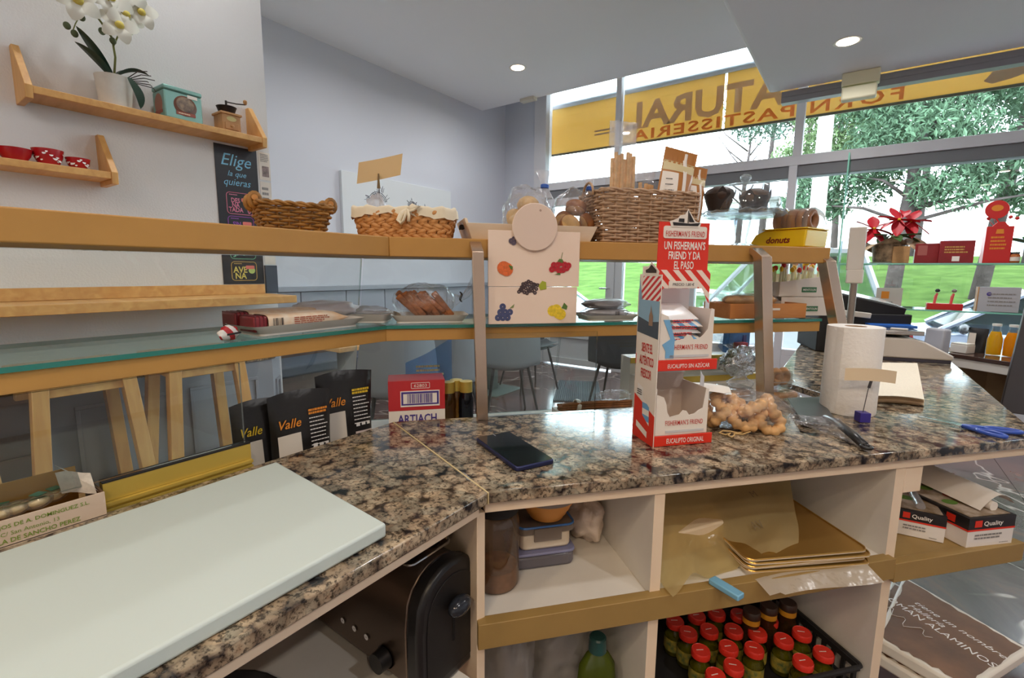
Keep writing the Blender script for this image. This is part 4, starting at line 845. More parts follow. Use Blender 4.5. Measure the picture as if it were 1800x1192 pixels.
for i, (x, y) in enumerate(jars):
    p = PZ(x, y, LZ); hj = LZ - Z0 - 0.004
    loc = (p.x, p.y, Z0 + 0.0040)
    if jp is None:
        jp = thing('sauce_jar', 'small glass sauce jar with a red lid in the black crate', 'jar', loc, 0, 'red lidded jars in the crate')
        MB().lathe([(0.001, 0.0), (0.019, 0.0), (0.021, 0.003), (0.021, 0.045), (0.017, 0.056), (0.016, 0.060)], 20).build('glass', jg, jp)
        MB().lathe([(0.001, 0.002), (0.0195, 0.002), (0.0195, 0.040), (0.001, 0.041)], 16).build('contents', mat('olive_sauce', (150, 134, 44), 0.6, var=(90, 0.3)), jp)
        MB().surf(lambda u, v: (0.0214 * math.cos(2 * PI * u), 0.0214 * math.sin(2 * PI * u), 0.012 + 0.028 * v), 20, 1).build('label_wrap', mat('green_label', (48, 96, 66), 0.5, var=(70, 0.5), col2=(200, 170, 60)), jp)
        MB().lathe([(0.0165, hj - 0.014), (0.0188, hj - 0.013), (0.0190, hj - 0.003), (0.0175, hj), (0.0165, hj - 0.0008), (0.001, hj - 0.0008)], 28).build('lid', mat('red_lid', (214, 50, 36), 0.32), jp)
        lines(0.018, 0.004, WHITEI, jp, (0, 0, hj - 0.0008), 1, rx=0, rz=AZ, name='lid_print')
        o = jp
    else:
        o = dup(jp, loc)
    o.rotation_euler.z = 0.25 * math.sin(i * 2.3)
    rw = 0 if i < 5 else 1 if i < 11 else 2 if i < 16 else 3; k_ = i - (0, 5, 11, 16)[rw] if rw < 3 else 17 - i
    o['label'] = 'red lidded sauce jar, %s row in the crate, %s from the left' % (('rearmost', 'second', 'third', 'front')[rw], ('first', 'second', 'third', 'fourth', 'fifth', 'sixth')[k_])
bt = None
for i, (x, y) in enumerate(((1322, 1072), (1352, 1063), (1386, 1058))):
    p = PZ(x, y, 0.475); loc = (p.x, p.y, Z0 + 0.004)
    if bt is None:
        bt = thing('sauce_bottle', 'x', 'bottle', loc, 0, 'brown capped bottles behind the jars')
        MB().lathe([(0.001, 0), (0.019, 0), (0.02, 0.004), (0.02, 0.06), (0.016, 0.078), (0.015, 0.086)], 20).build('glass', clear('brown_jar_glass', (150, 110, 70), 0.06, 0.03, body=0.4, bodycol=(110, 74, 44)), bt)
        MB().lathe([(0.0165, 0.083), (0.0175, 0.083), (0.0175, 0.095), (0.0165, 0.095)], 24).build('yellow_band', mat('amber_band', (212, 150, 40), 0.4), bt)
        MB().lathe([(0.0165, 0.0952), (0.0178, 0.0952), (0.0178, 0.108), (0.016, 0.111), (0.001, 0.111)], 24).build('cap', mat('dark_brown_cap', (58, 40, 30), 0.35), bt)
        o = bt
    else: o = dup(bt, loc)
    o['label'] = ('dark capped amber bottle, left of three behind the red lids', 'dark capped amber bottle, middle of three behind the red lids', 'dark capped amber bottle, right of three nearest the white panel')[i]
# ---- lower left: washing-up liquid and thin bags
pb_ = PW(1051, 1118, 0.085); u_, n_ = UN(pb_); hb = pb_.z - Z0
t = wt_('detergent_bottle', 'green washing up liquid bottle with a teal cap in the lower compartment', 'bottle', u_, n_, Z0 + 0.0005)
gm = clear('green_bottle', (150, 170, 50), 0.08, 0.05, body=0.45, bodycol=(120, 140, 30))
MB().lathe([(0.001, 0), (0.032, 0), (0.036, 0.006), (0.037, hb * 0.5), (0.034, hb * 0.68), (0.022, hb * 0.80), (0.014, hb * 0.84), (0.013, hb * 0.86)], 28, sy=0.62).build('body', gm, t, sharp=60)
MB().lathe([(0.014, hb * 0.845), (0.0165, hb * 0.845), (0.0155, hb * 0.985), (0.013, hb), (0.001, hb)], 24).build('cap', mat('teal_cap', (36, 78, 76), 0.35), t)
MB().surf(lambda u, v: (0.0375 * math.cos(-2.4 + 1.7 * u), 0.0375 * 0.62 * math.sin(-2.4 + 1.7 * u) - 0.001, hb * (0.12 + 0.4 * v)), 10, 2).build('front_label', mat('lime_label', (170, 170, 60), 0.5), t)
for i, (u, n, rx, rz_, s_) in enumerate(((0.055, 0.13, 0.055, 0.125, 3), (0.175, 0.18, 0.075, 0.13, 9))):
    t = wt_('plastic_bag', ('knotted thin plastic bag at the left of the lower compartment', 'crumpled thin plastic bag behind the green bottle')[i], 'plastic bag', u, n, Z0 + 0.0005)
    blob_bag(t, 'film', (0, 0, rz_ * 0.9), rx, 0.075, rz_, BAGW, s_, 0.35, z0=0.0005)
    if i == 0: MB().surf(lambda u, v: ((0.006 + 0.03 * v * v) * math.cos(2 * PI * u) * (1 + 0.3 * math.sin(6 * PI * u)), (0.006 + 0.02 * v * v) * math.sin(2 * PI * u), 0.225 + 0.03 * v), 24, 5, cu=True).build('gathered_top', BAGW, t)

# ---- toaster and pan in the left cabinet
ts = thing('toaster', 'black and brushed steel two slot toaster inside the left cabinet', 'toaster', (-0.452, 0.484, 0.5805), PI / 2)
BST = mat('brushed_dark_steel', (120, 104, 92), 0.32, metal=0.9, bump=(40, 0.05), scale=(1, 1, 30))
def tpro(s=1.0, n=10):
    w, h = 0.070 * s, 0.194 * s; P_ = [(w, 0.02), (w, h * 0.55)]
    for i in range(n + 1):
        a = PI * i / n; P_.append((w * 0.98 * math.cos(a), h * 0.62 + h * 0.38 * math.sin(a) ** 0.85))
    P_ += [(-w, h * 0.55), (-w, 0.02), (-w * 0.7, 0.0), (w * 0.7, 0.0)]; return P_
MB().slab([(x * 0.94, z * 0.965 + 0.002) for x, z in tpro()][::-1], 0.03, 0.285).build('shell', BST, ts, bevel=0.003)
MB().slab(tpro()[::-1], 0.0, 0.03).build('end_cap', BLACK, ts, bevel=0.008, seg=3); MB().slab(tpro()[::-1], 0.286, 0.31).build('end_cap', BLACK, ts, bevel=0.006)
MB().slab([(x * 0.78, z * 0.80 + 0.018) for x, z in tpro()][::-1], -0.0012, -0.0002).build('end_inlay', mat('black_satin', (20, 18, 18), 0.5), ts, bevel=0.0004)
MB().box(-0.002, 0.002, -0.0018, -0.0013, 0.065, 0.12).build('lever_slot', mat('slot_black', (4, 4, 4), 0.8), ts)
MB().ell((0, -0.014, 0.128), 0.022, 0.013, 0.014, 16, 10).build('lever', mat('lever_gloss', (40, 44, 52), 0.15), ts, sharp=180)
for x in (-0.030, 0.012):
    MB().box(x, x + 0.022, 0.06, 0.25, 0.183, 0.1905).build('bread_slot', mat('slot_black', (4, 4, 4), 0.8), ts)
MB().tube([Vector((x, 0.155 + y, 0.1905)) for x, y in rrect(0.090, 0.225, 0.012)], 0.002, 6, closed=True).build('slot_trim', CHROME, ts)
MB().at((-0.068, 0.075, 0.045), ry=-PI / 2).lathe([(0.001, 0.018), (0.015, 0.018), (0.016, 0.0), (0.018, 0.0)], 20).build('browning_knob', BLACK, ts)
for k in range(3): MB().at((-0.0668, 0.12 + 0.03 * k, 0.055), ry=-PI / 2).lathe([(0.001, 0.001), (0.005, 0.001)], 8).build('button_mark', mat('print_white', (240, 238, 236), 0.5), ts)
pn = thing('frying_pan', 'black frying pan with its handle toward the cabinet opening', 'pan', (-0.62, 0.20, 0.5805), 0.3)
MB().lathe([(0.001, 0), (0.085, 0), (0.105, 0.035), (0.107, 0.035), (0.087, -0.0), (0.001, 0.004)], 32).build('pan_bowl', BLACKM, pn)
MB().tube([(0.10, 0, 0.03), (0.14, 0.0, 0.045), (0.19, 0, 0.05)], [0.010, 0.012, 0.010], 10, flat=0.7).build('handle', BLACK, pn, sharp=180)
# ================================================================ on the top shelf
TZ = 1.2668
def perim(w, d, r, n):                     # n points around a rounded rectangle, counter-clockwise, evenly spaced
    base = rrect(w, d, r, 6); L_ = [0]
    for i in range(len(base)): a, b = base[i], base[(i + 1) % len(base)]; L_.append(L_[-1] + math.hypot(b[0] - a[0], b[1] - a[1]))
    out = []
    for k in range(n):
        s = L_[-1] * k / n; i = 0
        while L_[i + 1] < s: i += 1
        a, b = base[i], base[(i + 1) % len(base)]; f = (s - L_[i]) / (L_[i + 1] - L_[i] + 1e-12)
        out.append((a[0] + (b[0] - a[0]) * f, a[1] + (b[1] - a[1]) * f))
    return out
def wicker(t, w, d, h, taper, rows, stakes, r, m, rim=0.004, cr=0.015):
    b = MB(); k = 4 * stakes // 2
    n = stakes * 4
    for j in range(rows):
        f = j / (rows - 1); s = taper + (1 - taper) * f; z = r + (h - 2 * r) * f
        P_ = perim(w * s, d * s, cr, n); pts = []
        for i, (x, y) in enumerate(P_):
            l = math.hypot(x, y); o = r * 0.9 * math.cos(PI * i / 4 + PI * j) ; a = math.atan2(y, x)
            sx = 1 if abs(x) > w * s / 2 - cr * 0.99 else 0; sy = 1 if abs(y) > d * s / 2 - cr * 0.99 else 0
            pts.append((x + o * sx * math.copysign(1, x), y + o * sy * math.copysign(1, y), z))
        b.tube(pts, r, 5, closed=True)
    b.build('weave', m, t, sharp=180, kind='stuff')
    b = MB(); P0, P1 = perim(w * taper, d * taper, cr, stakes), perim(w, d, cr, stakes)
    for p, q in zip(P0, P1): b.tube([(p[0], p[1], 0.001), (q[0], q[1], h)], r * 0.8, 5)
    b.build('stakes', m, t, kind='stuff')
    b = MB(); P_ = perim(w + 0.002, d + 0.002, cr, 90)
    for ph in (0, PI): b.tube([(x + rim * 0.5 * math.cos(i * 0.8 + ph) * (1 if abs(x) > w / 2 - cr else 0.3), y + rim * 0.5 * math.cos(i * 0.8 + ph), h + rim * 0.6 * math.sin(i * 0.8 + ph)) for i, (x, y) in enumerate(P_)], rim * 0.75, 5, closed=True)
    b.build('rim', m, t, sharp=180)
    MB().prism(rrect(w * taper - 0.004, d * taper - 0.004, cr * 0.8), 0.001, 0.004).build('base', m, t)
# ---- brown wicker basket with wooden grips
c = PX(514, 395, -0.893)
WK = mat('brown_wicker', (150, 106, 46), 0.5, var=(60, 0.45))
t = thing('wicker_basket', 'brown wicker basket with wooden handles on the left of the top shelf', 'basket', (c.x, c.y, TZ), math.radians(72))
wicker(t, 0.128, 0.098, 0.050, 0.80, 9, 20, 0.0030, WK, 0.0040)
for sx_ in (-1, 1):
    MB().tube([(sx_ * 0.066, -0.028, 0.058), (sx_ * 0.066, 0.028, 0.058)], 0.0052, 12).build('grip', wood('basket_grip', (188, 128, 64), (206, 150, 86), (40, 6, 40)), t)
    for y in (-0.024, 0.024):
        MB().tube([(sx_ * 0.066 + 0.0075 * math.cos(a), y, 0.054 + 0.011 * math.sin(a)) for a in [2 * PI * i / 14 for i in range(14)]], 0.0025, 6, closed=True, flat=2.4).build('grip_binding', WK, t, sharp=180)
# ---- braided basket with cloth liner
c = PW(716, 405, 0.475)
t = thing('braided_basket', 'tan braided basket with a cream cloth liner and bow on the shelf corner', 'basket', (c.x, c.y, TZ), TH - 0.16)
BR = mat('water_hyacinth', (198, 142, 84), 0.6, var=(45, 0.35)); w_, d_, h_ = 0.215, 0.14, 0.058
MB().prism(rrect(w_ * 0.92, d_ * 0.9, 0.03), 0.001, 0.003).build('base', BR, t)
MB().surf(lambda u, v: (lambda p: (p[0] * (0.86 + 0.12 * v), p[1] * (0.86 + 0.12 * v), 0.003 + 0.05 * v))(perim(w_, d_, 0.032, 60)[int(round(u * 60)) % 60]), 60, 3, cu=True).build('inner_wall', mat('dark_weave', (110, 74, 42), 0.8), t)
b = MB(); b.ell((0, 0, 0), 0.0165, 0.0045, 0.0056, 8, 6, 0, lambda d: 1 - 0.25 * d.x * d.x); sm_ = b.build('braid_strand', BR, t, sharp=180); first = True
for j in range(5):
    zc = 0.006 + 0.0108 * j; s = 0.89 + 0.022 * j; n = 28; P_ = perim(w_ * s, d_ * s, 0.032, 2 * n)
    for i in range(n):
        for sg in (-1, 1):
            i2 = 2 * i + (1 if sg > 0 else 0) + j; x0, y0 = P_[i2 % (2 * n)]; x1, y1 = P_[(i2 + 1) % (2 * n)]; a = math.atan2(y1 - y0, x1 - x0)
            o = sm_ if first else link('braid_strand', sm_.data, t); first = False
            o.location = ((x0 + x1) / 2, (y0 + y1) / 2, zc + sg * 0.0028); o.rotation_euler = (0, sg * 0.38 * (1 if j % 2 else -1), a)
LN = mat('calico_liner', (232, 222, 198), 0.9, bump=(50, 0.4, 0.004))
def liner(u, v):
    P_ = perim(w_ * 1.01, d_ * 1.02, 0.034, 72); p = P_[int(round(u * 72)) % 72]; a = 2 * PI * u
    drop = 0.016 + 0.005 * math.sin(3 * a + 1.0); wv = 0.0018 * math.sin(a * 17) + 0.001 * math.sin(a * 31)
    q = v * 3
    if q < 1: k = 0.93; z = 0.035 + (h_ - 0.033) * q
    elif q < 2: k = 0.93 + 0.085 * (q - 1); z = h_ + 0.003 + 0.003 * math.sin(PI * (q - 1))
    else: k = 1.015 + 0.01 * (q - 2); z = h_ + 0.002 - drop * (q - 2)
    l = math.hypot(*p); return (p[0] * k + wv * p[0] / l, p[1] * k + wv * p[1] / l, z + wv)
MB().surf(liner, 72, 12, cu=True).build('cloth_liner', LN, t, sharp=180)
def loop(pts, nm): MB().tube(pts, 0.0028, 8, flat=2.0).build(nm, LN, t, sharp=180)
fy = -d_ * 0.5 - 0.006
loop([(0.012, fy, 0.055), (0.0, fy - 0.004, 0.048), (-0.006, fy - 0.005, 0.034), (-0.002, fy - 0.005, 0.026), (0.004, fy - 0.005, 0.034), (0.010, fy - 0.002, 0.052)], 'bow_loop')
loop([(0.012, fy, 0.055), (0.024, fy - 0.004, 0.064), (0.036, fy - 0.002, 0.064), (0.024, fy - 0.003, 0.056), (0.012, fy, 0.054)], 'bow_loop')
loop([(0.012, fy, 0.054), (0.015, fy - 0.005, 0.044), (0.014, fy - 0.004, 0.032)], 'bow_tail')
MB().ell((0.012, fy, 0.055), 0.005, 0.004, 0.005, 10, 8).build('bow_knot', LN, t, sharp=180)
ct = thing('price_card', 'blank tan price card held on a clip above the braided basket', 'card', tuple(PW(668, 322, 0.50)), AZ)
MB().surf(lambda u, v: (-0.052 + 0.098 * u + 0.006 * v, 0.004 * math.sin(PI * u), -0.002 + 0.020 * u + 0.046 * v), 10, 3).build('card', mat('manila_card', (212, 184, 138), 0.8), ct)
MB().tube([(-0.002, 0.004, -0.07), (-0.002, 0.001, -0.005)], 0.001, 6).build('wire', DARKST, ct)
MB().slab([(-0.006, -0.012), (0.0015, -0.012), (-0.001, 0.020), (-0.0035, 0.020)], -0.004, -0.001).build('clip', mat('bronze_clip', (110, 92, 66), 0.4, metal=0.6), ct)
t = thing('sweet_pouch', 'small clear cellophane pouch poking out of the braided basket', 'bag', tuple(PW(662, 362, 0.475)), 0)
blob_bag(t, 'film', (0, 0, 0), 0.022, 0.016, 0.024, FILMW, 8, 0.35)
# ---- whitewashed tray
t = thing('wooden_tray', 'whitewashed wooden tray with flared sides holding bread bags', 'tray', tuple(W(0.178, 0.478, TZ)), TH)
WWD = wood('whitewash_wood', (222, 204, 178), (238, 226, 206), (3, 30, 30))
def fl_board(p, q, h, out, nm):
    (x0, y0), (x1, y1) = p, q; ox, oy = out
    vs = [(x0, y0, 0.001), (x1, y1, 0.001), (x1 + ox * 1.0 + (0.012 if x1 > x0 and oy else 0), y1 + oy, h), (x0 + ox - (0.012 if x1 > x0 and oy else 0), y0 + oy, h)]
    n_ = Vector(((y1 - y0), -(x1 - x0), 0)).normalized() * -0.006
    MB().add(vs + [tuple(Vector(v) + n_) for v in vs], [(0, 1, 2, 3), (7, 6, 5, 4), (0, 4, 5, 1), (1, 5, 6, 2), (2, 6, 7, 3), (3, 7, 4, 0)]).build(nm, WWD, t, bevel=0.0008)
MB().box(-0.138, 0.138, -0.07, 0.07, 0, 0.005).build('base', WWD, t)
fl_board((-0.138, -0.07), (0.138, -0.07), 0.034, (0, -0.012), 'front_board'); fl_board((0.138, 0.07), (-0.138, 0.07), 0.034, (0, 0.012), 'rear_board')
fl_board((0.138, -0.07), (0.138, 0.07), 0.034, (0.014, 0), 'end_board'); fl_board((-0.138, 0.07), (-0.138, -0.07), 0.045, (-0.016, 0), 'end_board')
MB().at((-0.150, -0.01, 0.03)).cbox((0, 0, 0), (0.012, 0.03, 0.009)).build('handle_slot', BLACKM, t)
TOAST = mat('toast_crumb', (214, 172, 112), 0.8, var=(50, 0.2)); CRUST = mat('toast_crust', (150, 92, 42), 0.7, var=(40, 0.3))
for bi, (px, py, sd, lb) in enumerate(((928, 358, 2, 'clear bag of bread rolls with a blue tie behind the round card'), (1012, 362, 6, 'clear bag of round toasts with a blue tie beside the rattan basket'))):
    p = PW(px, py, 0.485); zb = TZ + 0.006
    t = thing('bread_bag', lb, 'bread bag', (p.x, p.y, zb), TH + 0.1, 'bread bags on the tray'); t.scale = (1.18, 1.18, 1.22)
    blob_bag(t, 'film', (0, 0, 0.050), 0.050, 0.044, 0.052, FILM, sd, 0.2, z0=0.0005)
    nx = 0.026 if bi else 0.03
    MB().surf(lambda u, v: (nx + 0.012 * (1 - v) + (0.006 + 0.020 * abs(v - 0.45) ** 1.3) * math.cos(2 * PI * u) * (1 + 0.2 * math.sin(8 * PI * u)), (0.006 + 0.016 * abs(v - 0.45) ** 1.3) * math.sin(2 * PI * u), 0.082 + 0.050 * v), 24, 8, cu=True).build('gathered_neck', FILMW, t, sharp=180)
    MB().at((nx + 0.006, 0, 0.104), ry=0.1).lathe([(0.0068, -0.004), (0.0085, -0.003), (0.0085, 0.003), (0.0068, 0.004)], 14).build('blue_tie', mat('blue_tie', (48, 96, 190), 0.5), t)
    for k in range(5 if bi else 4):
        x, y, z, rx, ry = ((-0.022, -0.018, 0.030, 1.1, 0.2), (0.018, -0.020, 0.034, 0.9, 0.9), (-0.002, -0.006, 0.066, 0.4, 0.2), (-0.018, 0.016, 0.04, 0.9, -0.7), (0.022, 0.012, 0.03, 1.2, 0.8))[k]
        if bi: b = MB(); b.lathe([(0.001, -0.008), (0.020, -0.008), (0.022, -0.006), (0.022, 0.006), (0.020, 0.008), (0.001, 0.008)], 20, mfun=lambda k_: 0 if k_ in (0, 4) else 1); nm_ = 'round_toast'
        else: b = MB(); b.ell((0, 0, 0), 0.026, 0.022, 0.018, 14, 8, 1, lambda d: 1 - 0.12 * max(0, -d.z)); nm_ = 'bread_roll'
        o = b.build(nm_, [TOAST, CRUST if bi else mat('pale_roll', (220, 184, 130), 0.7, var=(30, 0.25))], sharp=50)
        o.location = Matrix.Rotation(TH + 0.1, 4, 'Z') @ Vector((x * 1.15, y * 1.1, z * 1.2)) + Vector((p.x, p.y, zb)); o.scale = (1.15, 1.15, 1.15); o.rotation_euler = (rx, ry, TH + k)
        tag(o, 'browned round toast slice inside the bag by the rattan basket' if bi else 'pale bread roll inside the bag behind the round card', 'toast' if bi else 'bread roll', 'toasts in the clear bag' if bi else 'rolls in the clear bag')
# small plant and soap bottles at the rear of the shelf
p = PW(850, 388, 0.585)
t = thing('potted_herb', 'tiny green leafy plant behind the whitewashed tray', 'plant', (p.x, p.y, TZ), 0)
MB().lathe([(0.001, 0), (0.011, 0), (0.013, 0.024), (0.011, 0.024), (0.001, 0.02)], 16).build('pot', WHITE, t)
b = MB(); rs = random.Random(3)
for i in range(46):
    a = rs.uniform(0, 6.28); r_ = rs.uniform(0, 0.018); z = 0.028 + rs.uniform(0, 0.018); b.at((r_ * math.cos(a), r_ * math.sin(a), z), rs.uniform(-1, 1), rs.uniform(-1, 1), a); b.add([(-0.004, 0, 0), (0, -0.003, 0.001), (0.004, 0, 0), (0, 0.003, 0.001)], [(0, 1, 2, 3)])
b.build('leaves', mat('herb_green', (52, 104, 54), 0.6), t, kind='stuff')
for i, (px, m_) in enumerate(((871, (150, 190, 176)), (882, (206, 172, 158)))):
    p = PW(px, 388, 0.585); t = thing('soap_bottle', ('mint green small bottle at the rear of the top shelf', 'pale pink small bottle at the rear of the top shelf')[i], 'bottle', (p.x, p.y, TZ), 0, 'small bottles at the rear')
    MB().lathe([(0.001, 0), (0.0085, 0), (0.009, 0.002), (0.009, 0.026), (0.004, 0.031)], 14).build('body', mat('soap_%d' % i, m_, 0.4), t); MB().lathe([(0.0042, 0.031), (0.0042, 0.039), (0.001, 0.040)], 10).build('cap', WHITE, t)

# ---- flat cake box with fruit prints hung on the shelf front
t = thing('cake_box', 'flat pink white card box printed with fruits hanging on the shelf front', 'card box', tuple(W(0.171, 0.366, 1.0845)), TH)
PK = mat('blush_card', (240, 218, 200), 0.6)
MB().box(-0.101, 0.100, 0.0, 0.004, 0.0, 0.0805).build('lower_panel', PK, t, bevel=0.0006); MB().box(-0.102, 0.104, 0.001, 0.004, 0.0815, 0.2).build('upper_panel', PK, t, bevel=0.0006)
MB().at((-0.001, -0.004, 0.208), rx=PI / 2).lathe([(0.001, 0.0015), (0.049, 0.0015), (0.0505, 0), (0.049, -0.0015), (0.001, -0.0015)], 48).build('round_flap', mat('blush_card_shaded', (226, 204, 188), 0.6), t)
MB().at((0.010, -0.0058, 0.243), rx=PI / 2).lathe([(0.001, 0.0), (0.0022, 0.0)], 8).build('pin_hole', mat('pin_brown', (130, 90, 66), 0.6), t)
def fruit(nm, cs, col, r, extra=()):
    b = MB()
    for i, (x, z) in enumerate(cs): b.at((x, -0.0004 - 0.0002 * (i % 4), z), rx=PI / 2).lathe([(0.001, 0.0), (r, 0.0)], 14)
    b.build(nm, mat('fruit_' + nm, col, 0.5, var=(160, 0.25)), t)
    for k, (pts, c2) in enumerate(extra): MB().slab(pts, -0.0011, -0.0008).build('leaf_print', mat('leaf_%s%d' % (nm, k), c2, 0.5), t)
GRN = (86, 120, 50)
fruit('peach', [(-0.068, 0.121), (-0.062, 0.118)], (228, 110, 52), 0.0145, [([(-0.058, 0.128), (-0.048, 0.124), (-0.050, 0.116), (-0.054, 0.120)], GRN)])
fruit('cherries', [(0.040 + 0.0085 * (i % 5) + 0.004 * (i // 5), 0.119 + 0.011 * (i // 5) + 0.003 * math.sin(i * 2)) for i in range(10)], (190, 34, 48), 0.0068, [([(0.052, 0.136), (0.066, 0.133), (0.064, 0.141), (0.056, 0.142)], GRN), ([(0.060, 0.14), (0.061, 0.14), (0.064, 0.156), (0.063, 0.156)], GRN), ([(0.046, 0.108), (0.060, 0.107), (0.058, 0.112)], GRN)])
fruit('currants', [(-0.034 + 0.006 * (i % 7) + 0.003 * (i // 7), 0.070 + 0.0065 * (i // 7) + 0.003 * math.sin(i * 1.7)) for i in range(26)], (72, 58, 62), 0.0042, [([(0.010, 0.083), (0.018, 0.094), (0.027, 0.091), (0.028, 0.076), (0.014, 0.074)], (166, 176, 50))])
fruit('blueberries', [(-0.080 + 0.0105 * (i % 3) + 0.005 * (i // 3), 0.014 + 0.012 * (i // 3)) for i in range(7)], (74, 82, 124), 0.0072, [([(-0.055, 0.034), (-0.044, 0.044), (-0.046, 0.036)], (130, 150, 90))])
fruit('lemon', [(0.044, 0.028), (0.052, 0.030), (0.058, 0.022), (0.062, 0.020)], (238, 206, 50), 0.0125, [([(0.064, 0.034), (0.070, 0.046), (0.078, 0.038), (0.076, 0.030)], GRN)])
fruit('blackberry', [(-0.052, 0.178), (-0.046, 0.182), (-0.047, 0.175)], (92, 80, 96), 0.006)

# ---- rattan basket with breadsticks and snack bags
t = thing('rattan_basket', 'rectangular grey brown rattan basket on the top shelf', 'basket', tuple(W(0.462, 0.470, TZ)), TH + 0.03)
RT_ = mat('grey_rattan', (182, 150, 120), 0.65, var=(70, 0.3)); wicker(t, 0.250, 0.150, 0.118, 0.955, 17, 26, 0.0034, RT_, 0.004, 0.012)
MB().tube([(-0.125 - 0.004, -0.02 + 0.02 * 0, 0.112)] + [(-0.132, -0.03 + 0.03 * (1 - math.cos(a)), 0.112 + 0.030 * math.sin(a)) for a in [PI * i / 10 for i in range(11)]], 0.003, 6).build('loop_handle', RT_, t, sharp=180)
STK = mat('breadstick', (240, 196, 138), 0.7, var=(60, 0.25), bump=(90, 0.3))
def sticks(name, label, px, py, n_, w, h, lean, seed, N_):
    p = PW(px, py, N_); t = thing(name, label, 'breadsticks', (p.x, p.y, TZ + 0.006), TH + lean)
    rs = random.Random(seed)
    for i in range(n_):
        x = -w / 2 + w * (i + 0.5) / n_; hh = h * rs.uniform(0.9, 1.0); y = -0.003 * (i % 2)
        MB().tube([(x, y, 0), (x + rs.uniform(-0.001, 0.001), y, hh * 0.5), (x, y, hh)], w / n_ * 0.60, 8).build('breadstick', STK, t)
    b = MB(); hw_ = w / 2 + 0.004; Z = [0, h * 0.5, h * 1.0, h * 1.1, h * 1.32]
    D = [0.014, 0.015, 0.014, 0.004, 0.001]
    for z, z2, d, d2 in zip(Z, Z[1:], D, D[1:]):
        for s_ in (-1, 1): b.add([(-hw_, 0.004 + s_ * d, z), (hw_, 0.004 + s_ * d, z), (hw_ + (0.004 if z2 == Z[-1] else 0), 0.004 + s_ * d2, z2), (-hw_, 0.004 + s_ * d2, z2)], [(0, 1, 2, 3)])
    b.build('cellophane', FILM, t)
    MB().surf(lambda u, v: (-hw_ + 2 * hw_ * u, 0.004 + 0.002 * math.sin(20 * u) * v, h * 1.05 + h * 0.27 * v), 14, 4).build('sealed_top', FILMW, t)
sticks('breadstick_pack', 'tall clear pack of long breadsticks in the rattan basket', 1090, 400, 8, 0.062, 0.212, 0.0, 1, 0.455)
sticks('breadstick_pack', 'shorter pack of breadsticks behind, in the rattan basket', 1132, 400, 5, 0.040, 0.148, 0.0, 2, 0.485)
SN = mat('snack_foil_brown', (186, 124, 62), 0.35, bump=(18, 0.3, 0.01))
def snack(label, px, py, N_, w, h, tilt, rz):
    p = PW(px, py, N_); t = thing('snack_bag', label, 'snack bag', (p.x, p.y, TZ + 0.006), TH + rz, 'snack bags in the rattan basket')
    R_ = Matrix.Rotation(tilt, 4, 'Y')
    def f(u, v, s_):
        x = (u - 0.5) * w; z = v * h; bl = 0.022 * max(0, math.sin(PI * min(1, v / 0.86))) ** 0.6 * max(0, math.sin(PI * u)) ** 0.6 if v < 0.86 else 0.0008 + 0.002 * math.sin(40 * u)
        q = R_ @ Vector((x, s_ * bl, z)); return tuple(q)
    b = MB(); b.surf(lambda u, v: f(u, v, -1), 14, 18); b.surf(lambda u, v: f(1 - u, v, 1), 14, 18); b.build('pouch', SN, t, sharp=180)
    def patch(u0, u1, v0, v1, m_, nm): MB().surf(lambda u, v: (lambda q: (q[0], q[1] - 0.0008, q[2]))(f(u0 + (u1 - u0) * u, v0 + (v1 - v0) * v, -1)), 6, 10).build(nm, m_, t, sharp=180)
    patch(0.03, 0.46, 0.42, 0.74, WHITEI, 'white_label'); patch(0.02, 0.98, 0.76, 0.865, mat('cream_foil', (222, 206, 160), 0.3), 'cream_band'); patch(0.60, 0.72, 0.30, 0.97, WHITEI, 'white_stripe')
    q = f(0.24, 0.50, -1); bars(w * 0.30, h * 0.09, BLACKI, t, (q[0], q[1] - 0.003, q[2]), 10, seed=3)
    for k in range(2): q = f(0.22, 0.60 + 0.06 * k, -1); lines(w * 0.26, 0.004, BLACKI, t, (q[0], q[1] - 0.003, q[2]), 1, seed=k)
snack('larger tilted brown foil snack bag standing in the rattan basket', 1168, 398, 0.44, 0.088, 0.222, 0.16, 0.0)
snack('smaller brown foil snack bag at the right of the rattan basket', 1207, 400, 0.47, 0.066, 0.192, 0.10, 0.1)

# ---- glass cake stand with dome and muffins
p = PW(1303, 420, 0.485); q0 = PW(1303, 378, 0.485); q1 = PW(1293, 309, 0.485); hp = q0.z - TZ; hd_ = q1.z - TZ
CG = clear('crystal', (236, 243, 246), 0.10, 0.03, body=0.08, bodycol=(240, 244, 248), fk=0.6)
t = thing('cake_stand', 'footed clear glass cake stand with a glass dome on the top shelf', 'cake stand', (p.x, p.y, TZ), 0)
MB().lathe([(0.048, 0.0), (0.046, 0.004), (0.016, 0.012), (0.013, 0.02), (0.017, hp * 0.45), (0.022, hp * 0.8), (0.020, hp - 0.006)], 32).build('foot', CG, t)
pr_ = MB(); pr_.lathe([(0.020, hp - 0.005), (0.098, hp - 0.004), (0.104, hp + 0.003), (0.106, hp + 0.006), (0.100, hp + 0.004), (0.001, hp + 0.001)], 40); pr_.build('plate', CG, t)
b = MB(); b.tube([(0.106 * math.cos(a), 0.106 * math.sin(a), hp + 0.004 + 0.003 * math.sin(18 * a)) for a in [2 * PI * i / 108 for i in range(108)]], 0.0018, 5, closed=True); b.build('scalloped_rim', CG, t)
dt = t
MB().lathe([(0.090, hp + 0.005)] + [(0.090 * math.cos(a) ** 0.6, hp + 0.012 + (hd_ - hp - 0.030) * math.sin(a)) for a in [PI / 2 * i / 12 for i in range(12)]] + [(0.006, hd_ - 0.016)], 40).build('dome', CG, t, sharp=180)
